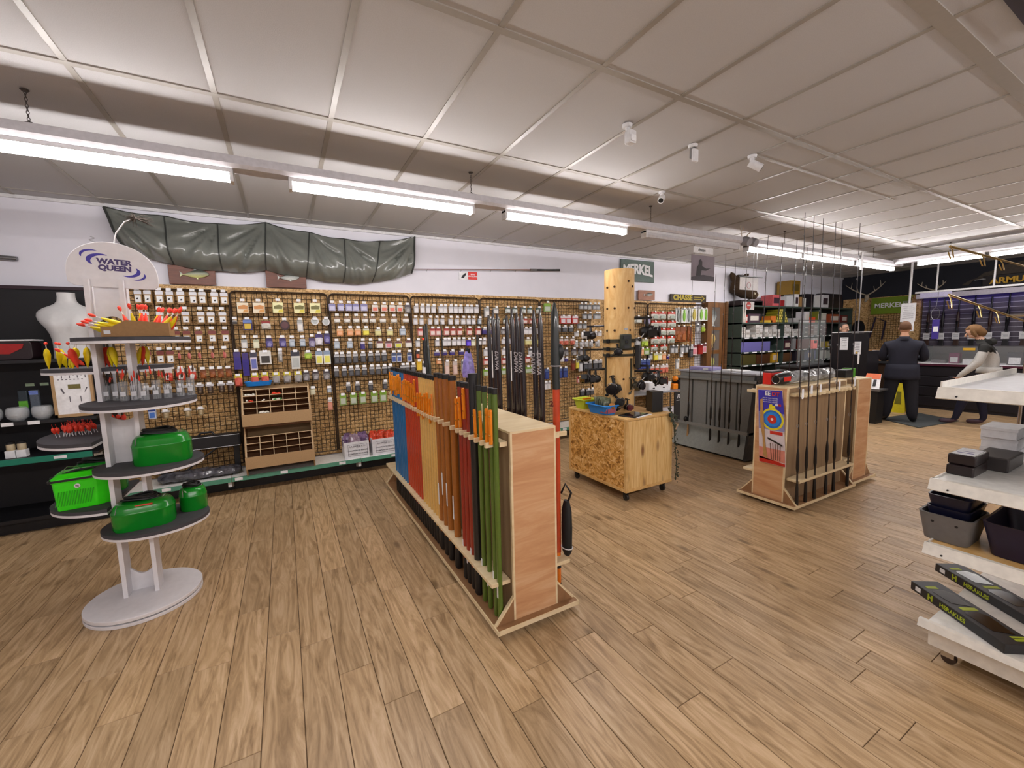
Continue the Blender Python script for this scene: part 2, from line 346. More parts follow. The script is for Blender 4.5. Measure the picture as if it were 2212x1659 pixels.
# ---------------- ceiling sensors ----------------
def sensor(loc, kind, label):
    t = EM(kind, (loc[0], loc[1], CH - .004)); x, y = loc; z = CH - .004
    O('mount', MB().cyl((x, y, z), (x, y, z - .02), .035, .03, 16), WHITE, t, True)
    if kind == 'motion_detector':
        O('stalk', MB().tube([(x, y, z - .018), (x, y - .01, z - .04), (x, y - .02, z - .06)], .012, 8), WHITE, t, True)
        O('housing', MB().prism(rrect(x - .032, z - .135, x + .032, z - .05, .012), 'xz', y - .055, y - .005), WHITE, t, bevel=.008)
        O('lens', MB().prism(rrect(x - .022, z - .125, x + .022, z - .085, .008), 'xz', y - .061, y - .054), PAPER, t)
    elif kind == 'bracket_sensor':
        O('stalk', MB().box(x - .012, y - .02, z - .09, x + .012, y + .02, z - .018), STEEL, t, bevel=.003)
        O('housing', MB().box(x - .028, y - .03, z - .125, x + .028, y - .01, z - .035), WHITE, t, bevel=.005)
    else:
        d = Vector((-.75, -.5, -.55)).normalized() if kind == 'bullet_camera' else Vector((.55, -.5, -.45)).normalized()
        c = Vector((x, y, z - .06))
        O('joint', MB().tube([(x, y, z - .018), c], .016, 10).ball(c, .022), WHITE, t, True)
        O('body', MB().tube([c - d * .02, c + d * .08], .03, 16), WHITE, t, True, ang=50)
        O('lens', MB().tube([c + d * .077, c + d * .084], .022, 14), BLACK, t)
    return T(t, label, 'camera' if 'camera' in kind else 'sensor')
sensor((2.105, 2.167), 'motion_detector', 'white motion detector on ceiling, leftmost of the ceiling devices')
sensor((2.762, 2.169), 'bracket_sensor', 'small white bracket sensor on ceiling between detector and spotlight camera')
sensor((3.353, 2.082), 'spot_camera', 'white cylindrical camera on ceiling pointing down right')
sensor((3.345, 2.968), 'bullet_camera', 'white bullet camera with dark lens above the trunking')
# ======================= THE LONG WALL =======================
OSBW = osb('osb_wall', [(.15, '#8e6c3e'), (.4, '#bd935a'), (.6, '#d4ab70'), (.85, '#e6c590')], 42)
WL = bpy.data.objects['wall_left']
for i, x in enumerate([-1.5, -.25, 1.0, 2.25, 3.5, 4.75, 6.0]):
    o = O('osb_sheet', MB().box(x, 5.545, .2, min(x + 1.247, 7.6), WY, 2.225 - .002 * i), OSBW, WL); o['label'] = 'oriented strand board sheet behind the wire grids'
WIRE = plain('grid_wire', '#3a2a1c', .5, .3)
GX = [(-1.475, -.49), (-.475, .5), (.52, 1.495), (1.515, 2.495), (2.52, 3.52), (3.545, 4.54), (4.88, 5.87), (5.895, 7.5)]
for i, (a, b) in enumerate(GX):
    t = EM('wire_grid', ((a + b) / 2, 5.5, .25)); z0, z1, y = .25, 2.172, 5.505; r = .05
    arc = lambda cx, cz, a0: [(cx + r * math.cos(a0 + PI / 2 * k / 4), y, cz + r * math.sin(a0 + PI / 2 * k / 4)) for k in range(5)]
    O('frame', MB().tube([(b, y, z0)] + arc(b - r, z1 - r, 0) + arc(a + r, z1 - r, PI / 2) + [(a, y, z0)], .009, 8).tube([(a, y, z0), (b, y, z0)], .006, 6), WIRE, t, True)
    w = MB(); x = a + .05
    while x < b - .02: w.tube([(x, y - .002, z0), (x, y - .002, z1)], .0033, 4, cap=False); x += .05
    z = z0 + .05
    while z < z1 - .02: w.tube([(a, y - .006, z), (b, y - .006, z)], .0033, 4, cap=False); z += .05
    O('wire_mesh', w, WIRE, t)['kind'] = 'stuff'
    T(t, ['leftmost brown wire grid panel on the wall, behind the white stand', 'second brown wire grid panel, behind the wooden bait dispenser', 'third brown wire grid panel, left of the coloured poles', 'fourth brown wire grid panel, behind the rod rack', 'fifth brown wire grid panel, behind the tall dark rods', 'sixth brown wire grid panel, left of the log', 'seventh brown wire grid panel, hidden partly by the log', 'rightmost brown wire grid panel under the CHASSE sign'][i], 'wire grid', 'wire grids on the wall')
# base shelf units
GREEN = plain('price_strip_green', '#4f8d72', .4); SHW = plain('shelf_white', '#ecebe6', .4)
for i, (a, b) in enumerate([(-1.5, -.585), (-.58, .715), (.72, 2.015), (2.02, 3.315), (3.32, 4.615)]):
    t = EM('base_shelf', ((a + b) / 2, 5.3, 0))
    O('shelf_board', MB().box(a, 5.12, .17, b, 5.5, .2), SHW, t, bevel=.003)
    O('price_strip', MB().add([(a, 5.115, .2), (b, 5.115, .2), (b, 5.108, .155), (a, 5.108, .155), (a, 5.12, .2), (b, 5.12, .2), (b, 5.12, .155), (a, 5.12, .155)], [(0, 1, 2, 3), (4, 7, 6, 5), (0, 4, 5, 1), (2, 6, 7, 3), (0, 3, 7, 4), (1, 5, 6, 2)]), GREEN, t)
    O('plinth', MB().box(a, 5.36, 0, b, 5.5, .17), BLACK, t)
    O('bracket', MB().prism([(5.13, .17), (5.13, .1), (5.16, .09), (5.36, .04), (5.36, .17)], 'yz', b - .03, b), WHITE, t)
    for k in range(2):
        xx = a + (.35, .95)[k] + .1 * (i % 2); O('price_ticket', MB().box(xx, 5.1045, .165, xx + .07, 5.107, .195), PAPER, t)
    T(t, ['low white base shelf with green strip, behind the white stand', 'low white base shelf with green strip, under the bait dispenser', 'low white base shelf with green strip, under the two white cartons', 'low white base shelf with green strip, behind the rod rack', 'low white base shelf with green strip, left of the OSB crate'][i], 'shelf', 'base shelves along the wall')
# ---- bait dispenser ----
t = EM('bait_dispenser', (-.11, 5.27, .2)); xa, xb = -.44, .22
side = [(5.1, .2), (5.45, .2), (5.45, 1.13), (5.28, 1.11), (5.12, .85), (5.12, .74), (5.2, .72), (5.2, .66), (5.08, .42), (5.06, .3)]
for x in (xa, xb - .014): O('side_panel', MB().prism(side, 'yz', x, x + .014), MDF, t)
O('back_panel', MB().box(xa, 5.44, .2, xb, 5.45, 1.12), MDF, t)
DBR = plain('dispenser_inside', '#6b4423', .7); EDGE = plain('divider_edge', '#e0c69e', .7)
O('front_board', MB().box(xa, 5.108, .725, xb, 5.12, .85), MDF, t); O('front_board', MB().box(xa, 5.046, .28, xb, 5.06, .405), MDF, t)
F1, F2 = ((5.12, .85), (5.26, 1.10)), ((5.062, .405), (5.17, .60))
def sl(v, lo): (y0_, z0_), (y1_, z1_) = F1 if lo else F2; return y0_ + (y1_ - y0_) * v, z0_ + (z1_ - z0_) * v
DY, DZ = .115, -.05
for lo in (1, 0):
    nr = 4 if lo else 3; (ya, za), (yb, zb) = sl(0, lo), sl(1, lo)
    for k in range(6):
        x = xa + .012 + (xb - xa - .03) * k / 5
        O('divider', MB().hexa([(x, ya + DY, za + DZ), (x + .004, ya + DY, za + DZ), (x + .004, ya, za), (x, ya, za)], [(x, yb + DY, zb + DZ), (x + .004, yb + DY, zb + DZ), (x + .004, yb, zb), (x, yb, zb)]), EDGE, t)
    for k in range(nr + 1):
        y, z = sl(k / nr, lo); A_ = (xa + .014, xb - .014)
        O('divider', MB().hexa([(A_[0], y, z - .006), (A_[1], y, z - .006), (A_[1], y + .012, z - .011), (A_[0], y + .012, z - .011)], [(A_[0], y, z), (A_[1], y, z), (A_[1], y + .012, z - .005), (A_[0], y + .012, z - .005)]), EDGE, t)
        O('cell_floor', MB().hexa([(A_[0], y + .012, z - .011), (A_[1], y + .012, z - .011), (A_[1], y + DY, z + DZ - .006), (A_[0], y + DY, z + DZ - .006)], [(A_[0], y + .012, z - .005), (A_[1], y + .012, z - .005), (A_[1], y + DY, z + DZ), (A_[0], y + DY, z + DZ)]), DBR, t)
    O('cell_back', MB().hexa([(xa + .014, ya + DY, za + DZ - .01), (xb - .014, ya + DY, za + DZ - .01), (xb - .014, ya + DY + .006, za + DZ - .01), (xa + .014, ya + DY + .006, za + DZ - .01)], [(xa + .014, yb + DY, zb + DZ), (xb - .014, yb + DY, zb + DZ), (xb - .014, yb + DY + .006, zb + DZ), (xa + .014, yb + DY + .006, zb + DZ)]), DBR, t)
O('shelf_board', MB().box(xa + .014, 5.13, .70, xb - .014, 5.44, .72), DBR, t)
T(t, 'slanted wooden bait dispenser with two tiers of small compartments', 'dispenser')
def heap(name, cx, cy, cz, w, d, n, mats, label, sz=.012):
    m = MB(); r = random.Random(cx * 100 + cz)
    for i in range(n):
        m.ball((cx + r.uniform(-w, w), cy + r.uniform(-d, d), cz + r.uniform(-.004, .016)), sz * r.uniform(.8, 1.3), sz * r.uniform(.7, 1.1), sz * r.uniform(.6, 1), 7, 5, r.randrange(len(mats)))
    return T(O(name, m, mats, smooth=True), label, 'bait', kind='stuff')
BAITW = plain('bait_white', '#ece8dc', .5); BAITR = plain('bait_red', '#e0401e', .5); BAITG = plain('bait_green', '#4f8f4a', .5)
def cell(c, r): y, z = sl(r / 4, 1); return xa + .016 + (xb - xa - .03) * (c + .5) / 5, y + .05, z - .006
heap('white_baits', *cell(0, 3), .045, .012, 26, [BAITW], 'white baits in the top left compartment of the dispenser')
heap('white_baits', *cell(0, 2), .03, .01, 6, [BAITW, BAITR], 'few white and pink baits, second compartment down, left column')
heap('white_baits', *cell(1, 0), .045, .012, 22, [BAITW], 'white baits in the bottom compartment, second dispenser column')
heap('red_baits', *cell(2, 3), .04, .012, 26, [BAITR], 'red baits in the top compartment of the middle dispenser column')
heap('green_baits', *cell(2, 2), .045, .012, 26, [BAITG, BAITG, BAITW], 'green baits below the red baits in the dispenser')
heap('white_baits', *cell(1, 2), .015, .008, 3, [BAITW], 'single pale baits in the second column of the dispenser', .01)
def tray(name, x0, x1, y0, y1, z, h, wall_, m, t=None, r=.03, fl=.02):
    a = rrect(x0 + fl, y0 + fl, x1 - fl, y1 - fl, r); b = rrect(x0, y0, x1, y1, r); n = len(a)
    c = [((p[0] - (x0 + x1) / 2) * (1 - 2 * wall_ / (x1 - x0)) + (x0 + x1) / 2, (p[1] - (y0 + y1) / 2) * (1 - 2 * wall_ / (y1 - y0)) + (y0 + y1) / 2) for p in b]
    d = [((p[0] - (x0 + x1) / 2) * (1 - 2 * wall_ / (x1 - x0)) + (x0 + x1) / 2, (p[1] - (y0 + y1) / 2) * (1 - 2 * wall_ / (y1 - y0)) + (y0 + y1) / 2) for p in a]
    vs = [(*p, z) for p in a] + [(*p, z + h) for p in b] + [(*p, z + h) for p in c] + [(*p, z + wall_) for p in d]
    fs = [tuple(range(n))[::-1], tuple(range(3 * n, 4 * n))]
    for k in range(3): fs += [(k * n + i, k * n + (i + 1) % n, (k + 1) * n + (i + 1) % n, (k + 1) * n + i) for i in range(n)]
    return MB().add(vs, fs)
t = T(O('plastic_tray', tray('t', -.41, -.14, 5.31, 5.43, 1.1295, .05, .012, BLUEP), BLUEP, smooth=True), 'bright blue plastic tray on top of the bait dispenser', 'tray')
# ---- two cartons with bags ----
CART = plain('carton_white', '#dcdce0', .6)
def bagbits(cx, cy, z, mats, n, seed, lab):
    r = random.Random(seed)
    for i in range(n):
        x = cx + (i - (n - 1) / 2) * .085 + r.uniform(-.01, .01); y = cy + r.uniform(-.03, .05); P = []
        for a in range(7):
            rowp = []
            for b in range(6):
                u, v = a / 6 - .5, b / 5 - .5; pinch = 1 - .35 * (abs(v) * 2) ** 3
                rowp.append((x + u * .13 * pinch + r.uniform(-.01, .01), y - .03 * (1 - 4 * u * u) * (1 - 4 * v * v) + r.uniform(-.018, .018) + v * .04, z + .06 + v * .17 + r.uniform(-.008, .008)))
            P.append(rowp)
        o = O('bait_bag', MB().grid(P, 7, 6), mats[i % len(mats)], smooth=True, solid=.012, ang=12); T(o, lab[i], 'bag', 'bait bags in the cartons')
for k, (x, bm_, lab) in enumerate([(.54, [plain('bag_purple', '#6e5676', .2, var=.5, scale=40), plain('bag_mauve', '#8d7684', .2, var=.4, scale=40)], ['crumpled purple bait bag, left in the left carton', 'crumpled mauve bait bag, middle of the left carton', 'crumpled purple bait bag, right in the left carton']),
                                   (.86, [plain('bag_red', '#c8452c', .2, var=.4, scale=40)], ['crumpled red bait bag, left in the right carton', 'crumpled red bait bag, middle of the right carton', 'crumpled red bait bag, right in the right carton'])]):
    y0 = 5.15 - .0 * k; t = EM('carton', (x + .14, y0 + .12, .2)); w, d, h = .28, .24, .2
    q = MB().box(x, y0, .2, x + w, y0 + d, .206).box(x, y0, .206, x + w, y0 + .006, .2 + h).box(x, y0 + d - .006, .206, x + w, y0 + d, .2 + h + .04).box(x, y0 + .006, .206, x + .006, y0 + d - .006, .2 + h).box(x + w - .006, y0 + .006, .206, x + w, y0 + d - .006, .2 + h)
    O('carton_box', q, CART, t)
    fr = MB(); fy = y0 - .0012
    for (a, b, c, d2) in ((.04, .03, .26, .033), (.04, .167, .26, .17), (.04, .03, .043, .17), (.257, .03, .26, .17)): fr.box(x + a, fy, .2 + b, x + c, y0, .2 + d2)
    O('printed_frame', fr, plain('print_grey', '#55555e', .6), t)
    for s, z, sz in (('LA SIRENE X 21', .145, .027), ('______', .132, .012), ('CHAMPION DE FRANCE', .095, .021), ('CHAMPION DU MONDE', .055, .021)):
        text('lettering', s, sz, plain('print_grey', '#55555e', .6), (x + .15, y0 - .0015, .2 + z), FY, t, bold=.0004, depth=.0003)
    T(t, ['white carton of purple bait bags, left of the two on the base shelf', 'white carton of red bait bags, beside the blue poles'][k], 'box', 'cartons on the base shelf')
    bagbits(x + .14, y0 + .12, .33, bm_, 3, k, lab)
# ---- black rod case, bagged rod holdall on the shelf ----
t = EM('rod_case', (-.8, 5.33, .5))
O('case_body', MB().box(-1.25, 5.27, .5, -.48, 5.4, .64), plain('case_black', '#17171b', .55, bump=.1), t, bevel=.02)
O('piping', MB().tube([(-1.24, 5.268, .63), (-.49, 5.268, .63)], .004, 6).tube([(-1.24, 5.268, .51), (-.49, 5.268, .51)], .004, 6), STEEL, t)
O('handle', MB().tube([(-.86, 5.33, .635), (-.83, 5.33, .67), (-.74, 5.33, .67), (-.71, 5.33, .635)], .012, 8), BLACK, t, True)
O('strap', MB().tube([(-.7, 5.3, .5), (-.9, 5.28, .36), (-1.05, 5.25, .24)], .01, 6), BLACK, t, True)
O('leg', MB().box(-1.2, 5.36, .203, -1.15, 5.4, .5), BLACK, t); O('leg', MB().box(-.56, 5.36, .203, -.51, 5.4, .5), BLACK, t)
T(t, 'long black rod case raised above the base shelf behind the green cans', 'case')
PB = plain('plastic_bag_dark', '#4b4b52', .08, var=.7, scale=18, spec=.9, bump=.6)
def bag_roll(name, a, b, r, m, seed, parent=None, n=14, squash=.6):
    rr = random.Random(seed); a, b = Vector(a), Vector(b); d = (b - a).normalized(); up = Vector((0, 0, 1)); e = d.cross(up).normalized(); P = []
    for i in range(n + 1):
        q = a.lerp(b, i / n); k = r * (1 if 0 < i < n else .55); row = []
        for j in range(11):
            t = 2 * PI * j / 10; f = 1 + (rr.uniform(-.16, .16) if j < 10 else 0)
            row.append(q + (e * math.cos(t) + up * math.sin(t) * squash) * k * f)
        row[10] = row[0]; P.append(row)
    return O(name, MB().grid(P, n + 1, 11), m, parent, smooth=True, ang=20)
T(bag_roll('plastic_wrapped_holdall', (-1.2, 5.27, .255), (-.5, 5.27, .255), .085, PB, 5), 'dark rod holdall in crinkled clear plastic on the base shelf', 'bag')
# ---- hanging grey canvas boat ----
BOAT = plain('boat_pvc', '#767a74', .22, var=.1, scale=7, spec=.7, bump=.25)
top = [(-1.417, 2.93), (-0.968, 2.9), (-0.525, 2.87), (-0.078, 2.93), (0.359, 2.87), (0.742, 2.83), (1.16, 2.84), (1.607, 2.94)]
bot = [(-1.299, 2.56), (-0.93, 2.424), (-0.515, 2.383), (-0.111, 2.413), (0.292, 2.357), (0.693, 2.314), (1.034, 2.331), (1.542, 2.47)]
t = EM('canvas_boat', (.1, 5.4, 2.3)); P = []; rr = random.Random(4)
def lerp2(L, u):
    k = min(int(u), len(L) - 2); f = u - k; return (L[k][0] + (L[k + 1][0] - L[k][0]) * f, L[k][1] + (L[k + 1][1] - L[k][1]) * f)
NU, NV = 141, 30
for i in range(NU):
    u = 7 * i / (NU - 1); k = min(int(u), 6); f = u - k; tx, tz = lerp2(top, u); bx_, bz = lerp2(bot, u); row = []
    sag = .022 * math.sin(PI * f); drop = .022 * math.sin(PI * f)
    for j in range(NV):
        v = j / (NV - 1); x = tx + (bx_ - tx) * v; z = (tz - sag) + (bz - drop - (tz - sag)) * v
        bul = (.05 * math.sin(PI * v) + .15 * math.sin(PI * min(1, v ** 2.2))) * math.sin(PI * (.05 + .9 * i / (NU - 1))) ** .4
        ph = f if k in (0, 3, 4, 5) else 1 - f
        ang = math.atan2(v + .06, ph + .06); env = math.sin(PI * f) ** .6
        wr = .062 * (abs(math.sin(ang * 6.5 + k * 1.7 + .5 * math.sin(v * 4 + k))) ** .6 - .5) * env + .02 * math.sin(ang * 23 + k * 3 + 2 * v) * env * (.4 + v)
        row.append((x, 5.50 - bul - wr * (.5 + .5 * math.sin(PI * v)) - .012 * env, z))
    P.append(row)
front = O('hull_canvas', MB().grid(P, NU, NV), BOAT, t, smooth=True, ang=80)
Q = [[P[i][0], (P[i][0][0], 5.53, P[i][0][2]), (P[i][-1][0], 5.53, P[i][-1][2] + .03), P[i][-1]] for i in range(NU)]
O('back_canvas', MB().grid(Q, NU, 4), BOAT, t)
RIB = plain('boat_rib', '#3c3f3d', .5)
for k in range(0, 8):
    i = round((NU - 1) * k / 7); O('rib', MB().tube([(p[0], p[1] - .006, p[2]) for p in P[i]], .007 if 0 < k < 7 else .012, 6), RIB, t, True)
O('top_rope', MB().tube([(P[i][0][0], 5.49, P[i][0][2] + .004) for i in range(0, NU, 3)], .006, 6), RIB, t)
T(t, 'long grey folded canvas boat hanging high on the white wall', 'boat')
# ---- fish plaques ----
REDW = wood('plaque_wood', [(.3, '#5a2f1e'), (.6, '#74402a'), (.8, '#8a5236')], (1, 4, 9), 3, .45); CLAYW = wood('plaque_wood_pale', [(.3, '#8a5a42'), (.7, '#a06c50')], (1, 4, 9), 3, .5)
def fish_body(cx, cy, cz, L, H, up=0.0, mi=0, flip=1, th=.022, seg=18):
    m = MB(); pr = []
    for i in range(seg + 1):
        u = i / seg; h = H * (math.sin(PI * min(u * 1.05 + .02, 1)) ** .75) * (1 - .45 * u) * 1.25 + H * .1
        if u > .93: h = H * .16
        pr.append((u, h))
    vs = []; n = 10
    for u, h in pr:
        x = cx + flip * (u - .5) * L * .84; z0 = cz + up * (u - .5) + .06 * H * math.sin(u * 5)
        for j in range(n):
            a = 2 * PI * j / n; vs.append((x, cy + th * math.cos(a) * min(1, h / H + .2), z0 + h * .5 * math.sin(a)))
    fs = [(i * n + j, i * n + (j + 1) % n, (i + 1) * n + (j + 1) % n, (i + 1) * n + j) for i in range(seg) for j in range(n)] + [tuple(range(n)), tuple(range(seg * n, seg * n + n))]
    m.add(vs, fs, mi)
    xe = cx + flip * .41 * L; ze = cz + up * .5
    m.prism([(xe, ze - .05 * H), (xe + flip * L * .09, ze - .42 * H), (xe + flip * L * .07, ze), (xe + flip * L * .09, ze + .42 * H), (xe, ze + .08 * H)], 'xz', cy - .003, cy + .003, mi)
    xm = cx - flip * .02 * L
    m.prism([(xm - .08 * L, cz + .5 * H), (xm - .05 * L, cz + .78 * H), (xm + .06 * L, cz + .55 * H), (xm + .08 * L, cz + .42 * H)], 'xz', cy - .002, cy + .002, mi)
    m.prism([(xm - .02 * L, cz - .5 * H), (xm + .04 * L, cz - .72 * H), (xm + .07 * L, cz - .4 * H)], 'xz', cy - .002, cy + .002, mi)
    return m
def trout(name, c1, c2):
    m, N, L, B = newmat(name); B.inputs['Roughness'].default_value = .3
    tc = N.new('ShaderNodeTexCoord'); sp = N.new('ShaderNodeSeparateXYZ'); L.new(tc.outputs['Generated'], sp.inputs[0]); rp = ramp(N, [(.25, c2), (.5, c1), (.75, '#4a5048')]); L.new(sp.outputs[2], rp.inputs['Fac'])
    vo = N.new('ShaderNodeTexVoronoi'); vo.inputs['Scale'].default_value = 30; L.new(tc.outputs['Generated'], vo.inputs['Vector']); gt = N.new('ShaderNodeMath'); gt.operation = 'LESS_THAN'; gt.inputs[1].default_value = .22; L.new(vo.outputs['Distance'], gt.inputs[0])
    mx = N.new('ShaderNodeMix'); mx.data_type = 'RGBA'; L.new(gt.outputs[0], mx.inputs['Factor']); L.new(rp.outputs['Color'], mx.inputs['A']); mx.inputs['B'].default_value = hx('#2e3230'); L.new(mx.outputs['Result'], B.inputs['Base Color']); return m
TR1 = trout('trout_skin', '#9aa08a', '#d8d890'); TR2 = trout('silver_fish_skin', '#a9aeac', '#d8dcd8')
for (a, b, z0, z1, lb, m, f, L, H, fl) in [(-.985, -.588, 2.228, 2.42, 'red-brown plaque with a mounted trout, left of the two under the boat', REDW, TR1, .27, .075, -1), (-.12, .288, 2.228, 2.44, 'red-brown plaque with a mounted silver fish, right of the two under the boat', REDW, TR2, .24, .07, -1), (5.65, 6.06, 2.226, 2.40, 'small clay-brown plaque with a white fish beside the log', CLAYW, TR2, .24, .045, -1)]:
    t = EM('fish_plaque', ((a + b) / 2, 5.5, z0)); O('board', MB().box(a, 5.505, z0, b, 5.528, z1), m, t, bevel=.004)
    O('mounted_fish', fish_body((a + b) / 2 + .03, 5.492, (z0 + z1) / 2 + .01, L, H, -.01, 0, fl), f, t, True)
    T(t, lb, 'plaque', 'fish plaques on the wall')
# ---- wall rod, little signs ----
t = EM('wall_rod', (2.7, 5.5, 2.5)); R0, R1 = Vector((1.2, 5.49, 2.505)), Vector((3.913, 5.49, 2.645))
O('blank', MB().tube([R0, R0.lerp(R1, .5), R0.lerp(R1, .8)], [.002, .005, .009], 8), plain('rod_brown', '#6a3a28', .35), t, True)
O('grip', MB().tube([R0.lerp(R1, .8), R0.lerp(R1, .86), R0.lerp(R1, .9), R1], [.011, .015, .013, .017], 10), BLACK, t, True)
O('reel_seat', MB().tube([R0.lerp(R1, .80), R0.lerp(R1, .84)], .017, 10), STEEL, t)
for k in (.2, .38, .55, .7): p = R0.lerp(R1, k); O('line_guide', MB().tube([p, p + Vector((0, -.01, -.03)), p + Vector((.02, 0, 0))], .0025, 5), STEEL, t)
T(t, 'long brown fishing rod mounted level on the white wall', 'fishing rod')
t = EM('warning_sign', (2.37, 5.55, 2.43)); O('white_half', MB().box(2.235, 5.555, 2.43, 2.37, 5.568, 2.535), PAPER, t); O('red_half', MB().box(2.372, 5.552, 2.44, 2.51, 5.568, 2.545), REDP, t)
O('pictogram', MB().prism([(2.26, 2.45), (2.3, 2.45), (2.345, 2.51), (2.33, 2.525), (2.285, 2.49)], 'xz', 5.553, 5.555), INK, t)
text('lettering', 'SOUS\nSURVEILLANCE', .026, PAPER, (2.441, 5.551, 2.495), FY, t, bold=.0006, depth=.0004); T(t, 'small white and red surveillance sign under the wall rod', 'sign')
SGR = plain('sign_grey_green', '#5a6a64', .6); t = EM('lettered_sign', (5.65, 5.53, 2.55)); O('panel', MB().box(5.25, 5.53, 2.548, 6.06, 5.55, 2.925), SGR, t, bevel=.003)
me = text_mesh('MERKEL', .235, PAPER, bold=.010, depth=.001, sx=.88, spacing=.98)
for v in me.vertices: v.co.y += .03 - .28 * v.co.x ** 2; v.co.y *= 1.0
put('lettering', me, (5.655 - 5.65, 5.5285 - 5.53, 2.73 - 2.55), t, rot=FY); T(t, 'grey-green sign with arched white lettering behind the log', 'sign')
t = EM('direction_sign', (7.0, 5.52, 2.18)); O('board', MB().hexa([(6.49, 5.51, 2.2265), (7.52, 5.51, 2.2265), (7.52, 5.53, 2.2265), (6.49, 5.53, 2.2265)], [(6.49, 5.51, 2.36), (7.52, 5.51, 2.36), (7.52, 5.53, 2.36), (6.49, 5.53, 2.36)]), plain('sign_brown', '#33291c', .6), t)
YPAINT = plain('paint_yellow', '#b3a23c', .6); text('lettering', 'CHASSE', .135, YPAINT, (6.83, 5.508, 2.293), FY, t, bold=.006, depth=.001, sx=1.15)
O('arrow', MB().box(7.15, 5.507, 2.265, 7.38, 5.5095, 2.278).box(7.15, 5.507, 2.308, 7.38, 5.5095, 2.32).prism([(7.36, 2.345), (7.375, 2.35), (7.47, 2.292), (7.375, 2.235), (7.36, 2.24), (7.44, 2.292)], 'xz', 5.507, 5.5095), YPAINT, t); T(t, 'brown CHASSE sign with yellow letters and arrow on top of the grids', 'sign')
t = T(O('wall_tube', MB().tube([(-2.5, 5.53, 2.43), (-2.06, 5.53, 2.408)], [.025, .02], 12), STEEL, smooth=True), 'grey metal tube fixed to the white wall at far left', 'tube')
